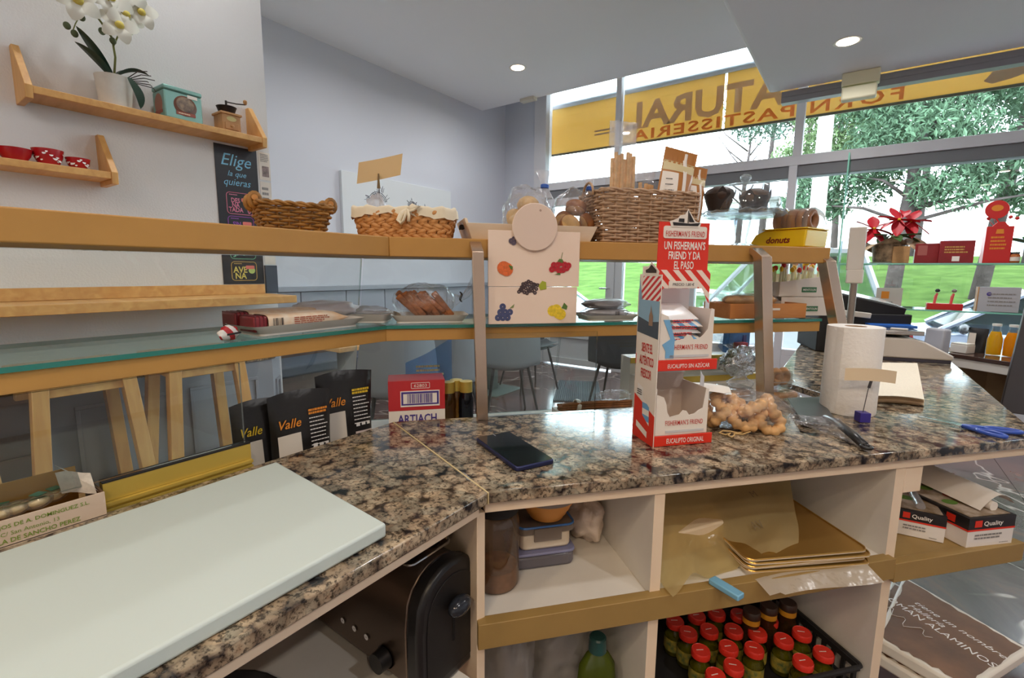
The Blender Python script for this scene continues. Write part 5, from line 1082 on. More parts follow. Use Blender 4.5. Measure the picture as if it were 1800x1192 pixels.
MB().lathe([(0.005, hd_ - 0.017), (0.008, hd_ - 0.014), (0.014, hd_ - 0.006), (0.013, hd_ + 0.001), (0.006, hd_ + 0.005), (0.001, hd_ + 0.006)], 20).build('knob', CG, t, sharp=180)
MUF = mat('chocolate_muffin', (66, 44, 32), 0.55, var=(50, 0.6), col2=(30, 20, 16), bump=(60, 0.5)); TUL = mat('dark_tulip_paper', (44, 36, 34), 0.7)
for i, px in enumerate((1262, 1324)):
    pc = PW(px, 380, 0.485); t = thing('muffin', ('left chocolate muffin with a smooth dark top under the dome', 'right chocolate muffin with a tan top under the dome')[i], 'muffin', (pc.x, pc.y, TZ + hp + 0.0065), 0.4 + i, 'muffins under the glass dome'); t.scale = (1.12, 1.12, 1.12)
    MB().lathe([(0.001, 0), (0.021, 0), (0.027, 0.022), (0.033, 0.032), (0.034, 0.038), (0.028, 0.048), (0.014, 0.055), (0.001, 0.057)], 24).build('cake', MUF if i == 0 else mat('chocolate_muffin_tan', (128, 82, 42), 0.6, var=(35, 0.7), col2=(44, 30, 22)), t, sharp=180)
    b = MB(); n_ = 32
    def paper(u, v): a = 2 * PI * u; r_ = 0.022 + 0.013 * v; return (r_ * math.cos(a), r_ * math.sin(a), 0.0005 + v * (0.036 + 0.016 * max(0, math.cos(4 * a)) ** 2))
    b.surf(paper, 40, 6, cu=True); b.build('paper_case', TUL, t, sharp=180)

# ---- yellow doughnut tray
YL = mat('yellow_plastic', (238, 200, 26), 0.35)
pc = PW(1413, 434, 0.392)
t = thing('doughnut_tray', 'yellow plastic doughnut tray with a clear cover at the shelf end', 'tray', (pc.x, pc.y, TZ), TH - math.radians(68))
prof = [(-0.150, 0.0), (0.0, 0.0), (0.004, 0.046), (-0.105, 0.046), (-0.128, 0.036)]
MB().slab(prof, 0.0, 0.125).build('body', YL, t, bevel=0.004, seg=3)
MB().box(-0.108, 0.007, -0.004, 0.129, 0.0465, 0.0495).build('rim', YL, t, bevel=0.001)
txt('donuts', 0.062, 0.017, mat('maroon_ink', (122, 30, 24), 0.5), t, (-0.066, -0.0006, 0.020), bold=0.03, shear=0.2)
def cover(u, v):
    a = PI * u; k = 0.5 - 0.5 * math.cos(PI * min(1, max(0, v)))
    return (-0.100 + 0.098 * v, 0.0625 + 0.055 * math.cos(a) * (1 if 0.08 < v < 0.92 else 0.94), 0.050 + 0.054 * max(0, math.sin(a)) ** 0.5 * (1 if 0.08 < v < 0.92 else 0.9))
MB().surf(cover, 24, 12).build('clear_cover', CG, t, sharp=180)
dn = mat('doughnut', (196, 126, 62), 0.6, var=(25, 0.35))
dm = None
for i, (x, y, m_) in enumerate(((-0.088, 0.05, 0), (-0.070, 0.06, 0), (-0.052, 0.05, 0), (-0.034, 0.06, 0), (-0.014, 0.055, 1), (-0.044, 0.10, 0), (-0.070, 0.098, 0))):
    b = MB(); b.tube([(0, 0.020 * math.cos(a), 0.020 * math.sin(a)) for a in [2 * PI * k / 24 for k in range(24)]], 0.0105, 10, closed=True)
    o = b.build('doughnut', dn if not m_ else mat('filled_doughnut', (150, 104, 72), 0.6, var=(40, 0.3)), sharp=180)
    o.location = Vector((pc.x, pc.y, TZ + 0.0715)) + Matrix.Rotation(TH - math.radians(68), 3, 'Z') @ Vector((x, y, 0)); o.rotation_euler.z = TH - math.radians(68) + 0.1 * math.sin(i * 3)
    tag(o, ('doughnut at the left end of the front row in the yellow tray', 'second doughnut from the left in the yellow tray', 'middle doughnut of the front row in the yellow tray', 'fourth doughnut from the left in the yellow tray', 'greyish brown filled doughnut at the right end of the yellow tray', 'rear doughnut behind the middle of the yellow tray', 'rear doughnut at the left of the yellow tray')[i], 'doughnut', 'doughnuts in the yellow tray')
# ================================================================ on the glass shelf
GZ = 1.0840
def plate(label, p, rz, w, d, h=0.018, name='serving_tray'):
    t = thing(name, label, 'tray', (p.x, p.y, GZ), rz, 'white melamine trays')
    MB().prism(rrect(w * 0.86, d * 0.80, 0.008), 0, 0.003).build('base', WHITE, t)
    def f(u, v):
        P_ = perim(w, d, 0.012, 48); x, y = P_[int(round(u * 48)) % 48]; k = 0.84 + 0.16 * v; return (x * k, y * (0.78 + 0.22 * v), 0.002 + h * v)
    MB().surf(f, 48, 4, cu=True).build('sloped_rim', WHITE, t, sharp=50); return t
pA = PX(528, 572, -0.868); plate('long white sloped tray carrying the maroon topped packets', pA, PI / 2 + 0.04, 0.235, 0.105, 0.016)
MAR = mat('maroon_foil', (134, 44, 50), 0.4); PKT = mat('cream_packet', (232, 222, 204), 0.4, var=(26, 0.25), col2=(226, 180, 130))
def packet(label, p, L_, w, h, rz, marline=True):
    t = thing('flour_packet', label, 'packet', tuple(p), rz, 'maroon topped packets')
    def f(u, v):
        a = 2 * PI * v; k = 1 if u < 0.8 else max(0.05, 1 - (u - 0.8) / 0.2 * 0.95)
        cw = math.copysign(abs(math.cos(a)) ** 0.45, math.cos(a)); sw_ = math.copysign(abs(math.sin(a)) ** 0.6, math.sin(a))
        return (L_ * u, w / 2 * cw, h / 2 + h / 2 * sw_ * k)
    MB().surf(f, 12, 24, cv=True).build('packet_body', PKT, t, sharp=60)
    MB().box(-0.024, 0.001, -w * 0.46, w * 0.46, 0.002, h * 0.95).build('folded_top', MAR, t, bevel=0.004)
    for k in range(3): MB().box(-0.022 + 0.007 * k, -0.020 + 0.007 * k, -w * 0.465, w * 0.465, 0.0015, h * 0.965).build('fold_crease', mat('maroon_dark', (104, 30, 38), 0.5), t)
    bars(0.020, h * 0.6, BLACKI, t, (0.018, -w / 2 - 0.0006, h * 0.5), 8, seed=2)
    lines(0.075, h * 0.6, mat('rust_ink', (178, 96, 70), 0.6), t, (0.085, -w / 2 - 0.0006, h * 0.5), 5, seed=5)
    return t
p = PX(437, 574, -0.850); packet('front maroon topped packet lying on the long white tray', (p.x - 0.0, p.y + 0.02, GZ + 0.006), 0.165, 0.055, 0.030, PI / 2 + 0.03)
p = PX(405, 560, -0.905); packet('rear maroon topped packet lying behind on the long white tray', (p.x, p.y + 0.02, GZ + 0.010), 0.165, 0.055, 0.030, PI / 2 + 0.02)
t = thing('flat_packet', 'flat pale packet lying at the back of the long white tray', 'packet', (-0.925, 0.60, GZ + 0.012), PI / 2)
blob_bag(t, 'film', (0, 0, 0.018), 0.085, 0.045, 0.018, mat('pale_foil', (206, 206, 212), 0.3, bump=(26, 0.4, 0.006)), 2, 0.2)
p = PX(402, 590, -0.815)
t = thing('small_packet', 'small red and white packet at the front edge of the glass shelf', 'packet', (p.x, p.y, GZ + 0.0005), PI / 2 + 0.5)
blob_bag(t, 'foil', (0, 0, 0.012), 0.021, 0.007, 0.012, stripes('packet_red_white', (188, 40, 44), (236, 232, 228), 0.010, 40), 4, 0.2)
MB().box(-0.016, 0.016, -0.0104, -0.0098, 0.010, 0.013).build('dark_band', BLACKI, t)
# tray with bagged biscuits near the bracket
pB = PW(650, 562, 0.47); plate('small white tray between the packets and the bagged biscuits', pB, TH - 0.25, 0.10, 0.09, 0.018)
t = thing('clear_packet', 'clear film packet lying on the small white tray', 'packet', (pB.x, pB.y, GZ + 0.008), TH)
blob_bag(t, 'film', (0, 0, 0.014), 0.046, 0.035, 0.012, FILMW, 12, 0.25)
pC = PW(755, 560, 0.455); plate('white tray under the bag of cinnamon biscuits', pC, TH, 0.17, 0.10, 0.016)
t = thing('biscuit_bag', 'clear bag of baked finger biscuits on the glass shelf', 'bag', (pC.x, pC.y, GZ + 0.005), TH)
BIS = mat('cinnamon_biscuit', (166, 102, 58), 0.7, var=(70, 0.5), bump=(90, 0.5))
blob_bag(t, 'film', (-0.012, 0, 0.040), 0.068, 0.045, 0.041, FILM, 21, 0.15, z0=0.001)
MB().surf(lambda u, v: (0.056 + 0.05 * v, (0.024 * abs(v - 0.35) + 0.006) * math.sin(2 * PI * u) * (1 + 0.3 * math.sin(10 * PI * u)), 0.042 + 0.05 * v * v + (0.030 * abs(v - 0.35) + 0.006) * math.cos(2 * PI * u)), 24, 10, cu=True).build('gathered_neck', FILM, t, sharp=180)
MB().tube([(0.072 + 0.002 * math.sin(3 * a), 0.011 * math.cos(a), 0.050 + 0.011 * math.sin(a)) for a in [2 * PI * i / 16 for i in range(16)]], 0.0014, 6, closed=True).build('twist_tie', BLACKM, t)
rs = random.Random(9); fm = MB().box(-0.034, 0.034, -0.0045, 0.0045, -0.007, 0.007)
fo = None
for i in range(14):
    x = -0.045 + 0.0105 * (i % 8); y = -0.020 + 0.024 * (i // 8) + rs.uniform(-0.003, 0.003)
    if fo is None: fo = fm.build('finger_biscuit', BIS, bevel=0.003); o = fo; tag(o, 'brown finger biscuit leaning inside the clear bag on the glass shelf', 'biscuit', 'finger biscuits in the shelf bag')
    else: o = fo.copy(); COL.objects.link(o)
    o.location = Vector((pC.x, pC.y, GZ + 0.036 + 0.004 * (i % 3))) + Matrix.Rotation(TH, 3, 'Z') @ Vector((x, y, 0)); o.rotation_euler = (0.2 * math.sin(i), (0.75 + 0.15 * math.sin(i * 2)), TH + 0.15 * math.cos(i * 1.7))
# tray with dark packs
pD = PW(1064, 556, 0.44); plate('white tray with film wrapped packs behind the cake box', pD, TH, 0.135, 0.10, 0.012)
for k in range(2):
    t = thing('wrapped_pack', ('lower film wrapped pack with a barcode on the white tray', 'upper dark film wrapped pack on the white tray')[k], 'packet', (pD.x, pD.y, GZ + 0.006 + 0.020 * k), TH + 0.05 * k)
    blob_bag(t, 'contents', (-0.012 * k, 0, 0.011), 0.050, 0.034, 0.010, mat('pack_fill_%d' % k, ((190, 188, 190), (84, 78, 80))[k], 0.4, var=(40, 0.5)), 31 + k, 0.1)
    blob_bag(t, 'film', (0, 0, 0.012), 0.060, 0.040, 0.0125, FILMW, 35 + k, 0.2)
    if not k: bars(0.012, 0.010, BLACKI, t, (0.012, -0.042, 0.012), 8, seed=3)
# wooden tray of bread
pE = PW(1330, 552, 0.455)
t = thing('bread_tray', 'low wooden tray of long rolls on the glass shelf', 'tray', (pE.x, pE.y, GZ), TH)
OW = wood('orange_pine', (186, 116, 56), (206, 140, 78), (4, 30, 30))
MB().box(-0.125, 0.105, -0.055, -0.049, 0, 0.038).build('front_board', OW, t, bevel=0.001); MB().box(-0.125, 0.105, 0.049, 0.055, 0, 0.038).build('rear_board', OW, t, bevel=0.001)
MB().box(-0.125, -0.119, -0.049, 0.049, 0, 0.038).build('end_board', OW, t); MB().box(0.099, 0.105, -0.049, 0.049, 0, 0.038).build('end_board', OW, t); MB().box(-0.119, 0.099, -0.049, 0.049, 0, 0.005).build('base', OW, t)
MB().slab([(0.0, 0.021), (0.022, 0.021), (0.022, 0.0265), (0.0, 0.0265)], -0.0565, -0.0555).build('price_sticker', CARDW, t)
BG = mat('baguette', (214, 166, 108), 0.7, var=(24, 0.3))
for i, (y, z, x) in enumerate(((-0.028, 0.022, -0.01), (0.0, 0.022, 0.0), (0.028, 0.022, -0.01), (-0.012, 0.044, -0.03), (0.016, 0.044, -0.02))):
    t2 = thing('long_roll', ('front long roll in the wooden tray', 'middle long roll low in the wooden tray', 'rear long roll in the wooden tray', 'upper front long roll on the wooden tray', 'upper rear long roll on the wooden tray')[i], 'bread', tuple(Vector((pE.x, pE.y, GZ + z)) + Matrix.Rotation(TH, 3, 'Z') @ Vector((x, y, 0))), TH + 0.04 * i, 'long rolls in the wooden tray')
    MB().tube([(-0.085 + 0.017 * k, 0.002 * math.sin(k), 0) for k in range(11)], [0.004] + [0.012 + 0.002 * math.sin(k * 2.4) for k in range(9)] + [0.004], 10).build('crumb', BG, t2, sharp=180)
    if i > 2: blob_bag(t2, 'film', (0, 0, 0.002), 0.095, 0.018, 0.016, FILM, 50 + i, 0.1)
# sweets display boxes
pF = PW(1402, 552, 0.50)
for k in range(2):
    t = thing('sweets_box', ('lower white sweets box with a green label on the glass shelf', 'upper white sweets box full of bright lollipops')[k], 'box', tuple(Vector((pF.x, pF.y, GZ + 0.052 * k)) + N * 0.01 * k), TH - 0.12, 'white sweets boxes')
    MB().slab([(-0.082, 0.0), (0.090, 0.0), (0.090, 0.062 if k else 0.051), (-0.082, 0.040 if k else 0.051)], -0.04, -0.0385).build('front_wall', CARDW, t); MB().box(-0.082, 0.090, 0.0385, 0.040, 0.0, 0.062 if k else 0.051).build('rear_wall', CARDW, t)
    MB().box(-0.082, -0.0805, -0.0385, 0.0385, 0, 0.040).build('end_wall', CARDW, t); MB().box(0.0885, 0.090, -0.0385, 0.0385, 0, 0.05).build('end_wall', CARDW, t); MB().box(-0.0805, 0.0885, -0.0385, 0.0385, 0.0, 0.002).build('base', CARDW, t)
    MB().slab([(-0.016, 0.012), (0.028, 0.012), (0.028, 0.026), (-0.016, 0.026)], -0.0412, -0.0405).build('green_label', mat('label_green', (56, 120, 78), 0.5), t)
    txt('MENTOLIN', 0.038, 0.006, WHITEI, t, (0.006, -0.0416, 0.019), bold=0.02)
rs = random.Random(12)
LC = ((236, 204, 40), (206, 40, 44), (240, 236, 226), (232, 190, 40), (220, 60, 60))
pu = Vector((pF.x, pF.y, GZ + 0.054)) + N * 0.01
for i in range(26):
    x = -0.072 + 0.012 * (i % 13) + rs.uniform(-0.003, 0.003); y = -0.022 + 0.03 * (i // 13) + rs.uniform(-0.004, 0.004)
    lo_ = tuple(pu + Matrix.Rotation(TH - 0.12, 3, 'Z') @ Vector((x, y, 0)))
    t = thing('lollipop', 'wrapped sweet stick with a bright tip in the upper white box', 'sweet', lo_, rs.uniform(0, 3), 'bright wrapped sweets in the white box'); t.scale = (1.15, 1.15, 1.3)
    hh = 0.050 + rs.uniform(0, 0.016); lx = rs.uniform(-0.010, 0.012)
    MB().tube([(0, 0, 0.001), (lx, 0, hh)], 0.0028, 6).build('stick', mat('sweet_wrap', (226, 226, 190), 0.4), t)
    MB().ell((lx, 0, hh + 0.004), 0.0062, 0.0045, 0.0062, 8, 6).build('tip', mat('sweet_tip_%d' % (i % 5), LC[i % 5], 0.35), t)
# hanging wires of the shelf
# ================================================================ in the well of the display case
DZ = 0.7705
COF = mat('black_foil', (30, 28, 28), 0.32, bump=(16, 0.35, 0.01)); YEL = mat('yellow_ink', (226, 190, 40), 0.5); ORA = mat('orange_ink', (226, 140, 40), 0.5)
def pouch(label, x, y, rz, w, h, d, detail):
    t = thing('coffee_bag', label, 'coffee bag', (x, y, DZ), rz, 'black coffee bags')
    def f(u, v, s_):
        k = max(0.0, 1 - v) ** 0.55; e = max(0, math.sin(PI * u)) ** 0.35 if 0 < u < 1 else 0
        return ((u - 0.5) * w * (1 - 0.05 * math.sin(PI * v)), s_ * (d / 2) * k * e + 0.004 * v * math.sin(5 * u), v * h + 0.006 * math.sin(PI * u) * v)
    b = MB(); b.surf(lambda u, v: f(u, v, -1), 14, 16); b.surf(lambda u, v: f(1 - u, v, 1), 14, 16); b.build('pouch', COF, t, sharp=180)
    def patch(u0, u1, v0, v1, m_, nm): MB().surf(lambda u, v: (lambda q: (q[0], q[1] - 0.0012, q[2]))(f(u0 + (u1 - u0) * u, v0 + (v1 - v0) * v, -1)), 8, 8).build(nm, m_, t, sharp=180)
    patch(0.08, 0.44, 0.16, 0.62, mat('label_warm_white', (222, 214, 202), 0.5), 'white_label')
    q = f(0.28, 0.72, -1); txt('Valle', w * 0.34, h * 0.085, YEL if not detail else ORA, t, (q[0], q[1] - 0.004, q[2]), bold=0.01, shear=0.3, rx=PI / 2 - 0.12)
    q = f(0.29, 0.24, -1); bars(w * 0.22, h * 0.08, BLACKI, t, (q[0], q[1] - 0.004, q[2]), 9, seed=7)
    if detail:
        q = f(0.74, 0.66, -1); lines(w * 0.30, h * 0.30, mat('print_white', (240, 238, 236), 0.5), t, (q[0], q[1] - 0.004, q[2] - 0.01), 8, seed=3, fill=0.25, rx=PI / 2 - 0.12)
        q = f(0.74, 0.80, -1); lines(w * 0.32, h * 0.06, ORA if detail == 1 else YEL, t, (q[0], q[1] - 0.004, q[2]), 2, seed=2, fill=0.7, rx=PI / 2 - 0.12)
        patch(0.60, 0.95, 0.14, 0.40, mat('label_pink_white', (214, 196, 190), 0.5), 'info_label')
        MB().at((f(0.65, 0.47, -1)[0], f(0.65, 0.47, -1)[1] - 0.003, f(0.65, 0.47, -1)[2]), rx=PI / 2).box(-0.004, 0.004, -0.004, 0.004, 0, 0.0004).box(0.008, 0.016, -0.003, 0.003, 0, 0.0004).box(0.020, 0.026, -0.003, 0.003, 0, 0.0004).build('icon_print', mat('print_white', (240, 238, 236), 0.5), t)
pouch('black coffee bag at the left, half hidden by the next one', -0.878, 0.428, PI / 2 - 0.10, 0.105, 0.186, 0.055, 0)
pouch('black coffee bag with orange print standing in front of the others', -0.842, 0.484, PI / 2 - 0.12, 0.118, 0.197, 0.055, 1)
pouch('black coffee bag with yellow print nearest the red carton', -0.868, 0.600, PI / 2 - 0.20, 0.122, 0.212, 0.06, 2)
tx = W(-0.083, 0.412, DZ)
t = thing('biscuit_carton', 'red and white biscuit carton with a barcode behind the worktop', 'carton', tuple(tx), TH)
PUR = mat('purple_ink', (74, 58, 140), 0.5)
MB().box(-0.062, 0.062, 0.0, 0.07, 0.0, 0.118).build('white_part', CARDW, t); MB().box(-0.062, 0.062, 0.0, 0.07, 0.1185, 0.186).build('red_part', mat('carton_red', (190, 44, 50), 0.5), t)
MB().slab([(-0.036, 0.127), (0.050, 0.127), (0.050, 0.163), (-0.036, 0.163)], -0.0010, -0.0002).build('barcode_panel', WHITEI, t)
for a in ((-0.034, 0.048, 0.131, 0.134), (-0.034, 0.048, 0.157, 0.161), (-0.034, -0.030, 0.134, 0.157), (0.044, 0.048, 0.134, 0.157)): MB().box(a[0], a[1], -0.0018, -0.0011, a[2], a[3]).build('barcode_frame', PUR, t)
bars(0.056, 0.021, PUR, t, (0.007, -0.0012, 0.1455), 20, seed=11)
txt('62803', 0.028, 0.007, WHITEI, t, (0.008, -0.0004, 0.1745)); MB().tube([(x, -0.0004, z) for x, z in rrect(0.040, 0.0125, 0.0008, 1, 0.008, 0.1745)], 0.0006, 4, closed=True).build('number_frame', WHITEI, t)
txt('ARTIACH', 0.086, 0.020, PUR, t, (0.0, -0.0004, 0.099), bold=0.02)
for z in (0.10, 0.15): MB().box(-0.0628, -0.0622, 0.02, 0.05, z, z + 0.014).build('side_print', PUR, t)
t = thing('blue_bag', 'blue printed bread bag standing behind the red carton', 'bag', tuple(W(-0.06, 0.54, DZ)), TH)
MB().surf(lambda u, v: (-0.045 + 0.115 * u, 0.012 * math.sin(6 * u + 2 * v), 0.06 * u + 0.20 * v), 14, 8).build('film', clear('blue_bag_film', (176, 200, 232), 0.05, 0.2, body=0.3, bodycol=(110, 156, 216)), t, sharp=180)
lines(0.07, 0.03, mat('yellowish_ink', (214, 206, 150), 0.6), t, (0.015, -0.016, 0.185), 3, seed=4)
# stacked jars seen beyond
for i in range(3):
    t = thing('honey_jar', ('amber jar beside the red carton', 'amber jar left of the bracket', 'dark jar in front of the bracket')[i], 'jar', tuple(W(-0.005 + 0.022 * i, 0.50 + 0.02 * (i % 2), DZ)), 0, 'jars in the display well'); t.scale = (1.25, 1.25, 1.9)
    MB().lathe([(0.001, 0), (0.013, 0), (0.0145, 0.004), (0.0145, 0.06), (0.011, 0.07)], 16).build('glass', clear('amber_glass_%d' % (i == 2), ((196, 160, 90), (60, 66, 90))[i == 2], 0.06, 0.05, body=0.35, bodycol=((150, 104, 50), (44, 46, 60))[i == 2]), t); MB().lathe([(0.0125, 0.07), (0.0125, 0.084), (0.001, 0.085)], 16).build('lid', BRASS, t)
# cinnamon sticks on a block
p0, p1 = PW(974, 716, 0.43), PW(1112, 708, 0.43); pm = (p0 + p1) / 2
tag(MB().box(-0.10, 0.10, -0.02, 0.03, DZ - pm.z + 0.004, -0.008).build('display_block', WHITEM, loc=pm, rotz=TH), 'low white block under the bundle of cinnamon sticks', 'display block')
t = thing('cinnamon_bundle', 'bundle of long cinnamon sticks lying behind the guard glass', 'spice bundle', tuple(pm), TH)
rs = random.Random(5)
CIN = mat('cinnamon_bark', (134, 84, 40), 0.7, var=(40, 0.5))
for i in range(9):
    y, z = -0.012 + 0.008 * (i % 4), -0.0045 + 0.006 * (i // 4)
    MB().tube([(-0.088 - rs.uniform(0, 0.008), y, z), (0, y + rs.uniform(-0.003, 0.003), z + 0.002), (0.095, y, z + 0.001)], 0.0036, 7).build('cinnamon_stick', CIN, t)
MB().tube([(-0.045 + 0.002 * math.sin(a), 0.0165 * math.cos(a), 0.001 + 0.013 * math.sin(a)) for a in [2 * PI * i / 18 for i in range(18)]], 0.003, 6, closed=True, flat=2).build('tie_band', WHITE, t)
t = thing('cellophane_bag', 'crumpled clear bag on the end of the cinnamon sticks', 'bag', tuple(pm + U * 0.05 + Vector((0, 0, 0.016))), TH)
blob_bag(t, 'film', (0, 0, 0.006), 0.045, 0.024, 0.012, FILM, 61, 0.35)
# pastry boxes, twisted bag and coloured boxes on the steps at the right
CLB = clear('clamshell', (246, 248, 250), 0.07, 0.05, body=0.08, fk=0.3); PAS = mat('glazed_pastry', (204, 150, 96), 0.5, var=(20, 0.4))
def clam(label, px, py, n_, w, d, h, rz=0.0, ring=False):
    p = PW(px, py, n_); t = thing('pastry_box', label, 'pastry box', (p.x, p.y, p.z), TH + rz, 'clear pastry boxes')
    MB().prism(rrect(w, d, 0.012), 0, h).build('clear_shell', CLB, t, bevel=0.004); MB().tube([Vector((x, y, h * 0.45)) for x, y in rrect(w + 0.006, d + 0.006, 0.013)], 0.0018, 5, closed=True).build('shell_rim', CLB, t)
    for k in range(2):
        b = MB(); b.tube([(0.016 * math.cos(a), 0.016 * math.sin(a), 0) for a in [2 * PI * i / 20 for i in range(20)]], 0.0095, 8, closed=True)
        o = b.build('pastry_ring', PAS, t, sharp=180); o.location = (-w * 0.22 + w * 0.44 * k, -d * 0.1, 0.013 if not ring else 0.030); o.rotation_euler.x = PI / 2 if ring else 0.0
def base_block(px, py, n_, w, d, lb): p = PW(px, py, n_); tag(MB().box(-w / 2, w / 2, -d / 2, d / 2, DZ - p.z + 0.0005, -0.0008).build('display_block', WHITEM, loc=p, rotz=TH), lb, 'display block', 'white blocks in the display well')
base_block(1330, 702, 0.43, 0.30, 0.10, 'white block carrying the clear pastry boxes')
clam('left clear pastry box beyond the biscuit bag', 1288, 698, 0.43, 0.08, 0.07, 0.030); clam('flat clear pastry box right of the bracket', 1372, 700, 0.43, 0.070, 0.07, 0.022, 0.1); clam('upper clear pastry box with a ring pastry right of the bracket', 1364, 680, 0.43, 0.062, 0.06, 0.046, 0.1, True)
p = PW(1300, 680, 0.42); t = thing('twisted_bag', 'clear bag with a tall twisted neck on the left pastry box', 'bag', tuple(p), TH)
blob_bag(t, 'film', (0, 0, 0.010), 0.036, 0.026, 0.016, FILM, 71, 0.2)
MB().surf(lambda u, v: ((0.004 + 0.03 * (v - 0.42) ** 2 * 4) * math.cos(2 * PI * u) * (1 + 0.25 * math.sin(10 * PI * u)), (0.004 + 0.02 * (v - 0.42) ** 2 * 4) * math.sin(2 * PI * u), 0.018 + 0.095 * v), 24, 10, cu=True).build('twisted_neck', FILM, t, sharp=180)
p = PW(1300, 640, 0.56); t = thing('foil_tray', 'crumpled silver foil packs behind the lozenge display', 'foil', (p.x, p.y, 0.8985), TH)
blob_bag(t, 'foil', (0, 0, 0.040), 0.060, 0.028, 0.042, mat('crumpled_foil', (214, 220, 226), 0.22, metal=0.9, bump=(22, 1.0, 0.02)), 81, 0.4, z0=0.0)
for i, (px, py, n_, w, d, h, c_, lb) in enumerate(((1392, 607, 0.665, 0.075, 0.03, 0.055, (86, 140, 204), 'small blue box printed with animals on the top step'), (1410, 616, 0.66, 0.036, 0.03, 0.03, (206, 70, 86), 'small red pink box in front of the blue box'), (1428, 604, 0.665, 0.028, 0.03, 0.034, (70, 70, 130), 'dark blue pouch at the right end of the top step'))):
    p = PW(px, py, n_ - (0.015 if i != 1 else 0.03)); uu_, nn_ = UN(p); p = W(min(uu_, 0.955 if i == 2 else 0.93), nn_, p.z)
    t = thing('small_carton', lb, 'box', (p.x, p.y, 0.9475), TH + 0.1 * i, 'small cartons on the top step')
    hh = h + p.z - 0.9475
    MB().box(-w / 2, w / 2, 0, d, 0, max(hh, 0.02)).build('carton', mat('carton_%d' % i, c_, 0.45, var=(40, 0.25)), t, bevel=0.001); MB().slab([(-w * 0.3, hh * 0.2), (w * 0.3, hh * 0.2), (w * 0.2, hh * 0.5), (-w * 0.3, hh * 0.45)], -0.001, -0.0003).build('front_print', mat('carton_print_%d' % i, ((206, 170, 120), (236, 190, 190), (120, 120, 190))[i], 0.5), t)
# ================================================================ shelf wall at the left
WX = XP                                     # face of the shelf wall
def wshelf(name, label, y0, y1, zt, hb=0.16):
    t = thing(name, label, 'wall shelf', (WX, (y0 + y1) / 2, zt), 0, 'beech wall shelves'); L_ = (y1 - y0) / 2
    MB().box(0.0005, 0.15, -L_, L_, -0.026, 0.0).build('board', BEECH, t, bevel=0.002)
    for s_ in (-1, 1):
        b = MB(); b.M = Matrix.Translation((0, s_ * (L_ + 0.011), 0)) @ Matrix.Rotation(0, 4, 'Z')
        b.slab([(0.0005, -0.045), (0.150, -0.045), (0.155, 0.0), (0.03, hb), (0.0005, hb)], -0.011, 0.011).build('side_bracket', BEECHV, t, bevel=0.002)
    return t
b0 = PX(62, 140, WX + 0.15); b1 = PX(455, 236, WX + 0.15)
wshelf('wall_shelf', 'upper beech wall shelf holding the orchid, tin and grinder', 0.475, 1.29, 1.836)
wshelf('wall_shelf', 'lower beech wall shelf holding the red bowls', -0.12, 0.675, 1.572)
# orchid
oz = 1.8365
t = thing('orchid', 'white orchid in a grey white pot on the upper shelf', 'orchid', (WX + 0.075, 0.735, oz), 0)
MB().lathe([(0.001, 0), (0.052, 0), (0.062, 0.12), (0.058, 0.12), (0.05, 0.10), (0.001, 0.10)], 32).build('pot', mat('concrete_white', (214, 212, 204), 0.8, var=(14, 0.10), bump=(40, 0.2)), t)
ST = mat('orchid_stem', (120, 124, 60), 0.6)
MB().tube([(0, 0, 0.10), (0.005, 0.012, 0.20), (0.01, 0.006, 0.27), (0.02, -0.06, 0.36), (0.03, -0.15, 0.37)], 0.004, 6).build('stem', ST, t)
MB().tube([(0.012, 0.008, 0.24), (0.02, 0.04, 0.32), (0.02, 0.06, 0.38)], 0.003, 6).build('stem', ST, t)
MB().tube([(0.02, -0.08, 0.33), (0.03, -0.11, 0.27), (0.03, -0.12, 0.24)], 0.002, 5).build('stem', ST, t)
LF = mat('orchid_leaf', (34, 62, 48), 0.4)
def leaf(dirv, L_, w, z0, drop, m=LF, nm='leaf', th=0.0):
    d = Vector(dirv).normalized(); s_ = d.cross(Vector((0, 0, 1))).normalized()
    def f(u, v):
        ww = w * math.sin(PI * min(1, 0.08 + u * 0.92)) ** 0.7; p = d * (L_ * u) + s_ * (ww * (v - 0.5)) + Vector((0, 0, z0 + drop[0] * u + drop[1] * u * u + 0.3 * abs(v - 0.5) * ww)); return tuple(p)
    MB().surf(f, 12, 6).build(nm, m, t, sharp=180)
leaf((0.5, -1, 0), 0.13, 0.045, 0.115, (0.16, -0.02)); leaf((0.6, -0.8, 0), 0.17, 0.04, 0.112, (0.12, -0.05)); leaf((0.3, 1, 0), 0.12, 0.055, 0.115, (0.12, -0.08)); MB().surf(lambda u, v: (0.062 + 0.012 * math.sin(PI * u), 0.035 + 0.030 * math.sin(PI * u * 0.6) + 0.034 * (v - 0.5) * math.sin(PI * min(1, 0.1 + 0.9 * u)) ** 0.7, 0.118 - 0.112 * u), 10, 4).build('leaf', LF, t, sharp=180); leaf((-0.4, 0.9, 0), 0.11, 0.05, 0.115, (0.12, -0.05))
for k in range(6):
    a = 0.9 + 0.25 * k; MB().tube([(0.02, 0.03, 0.115), (0.05, 0.07 + 0.01 * k, 0.125 + 0.010 * (3 - k)), (0.06, 0.10 + 0.012 * (k % 3), 0.120 + 0.014 * (3 - k))], 0.0018, 5).build('root', mat('dark_root', (52, 40, 36), 0.8), t)
PET = mat('orchid_petal', (238, 238, 226), 0.6, sub=0.0); PETY = mat('orchid_lip', (214, 196, 90), 0.6)
fl_ = None
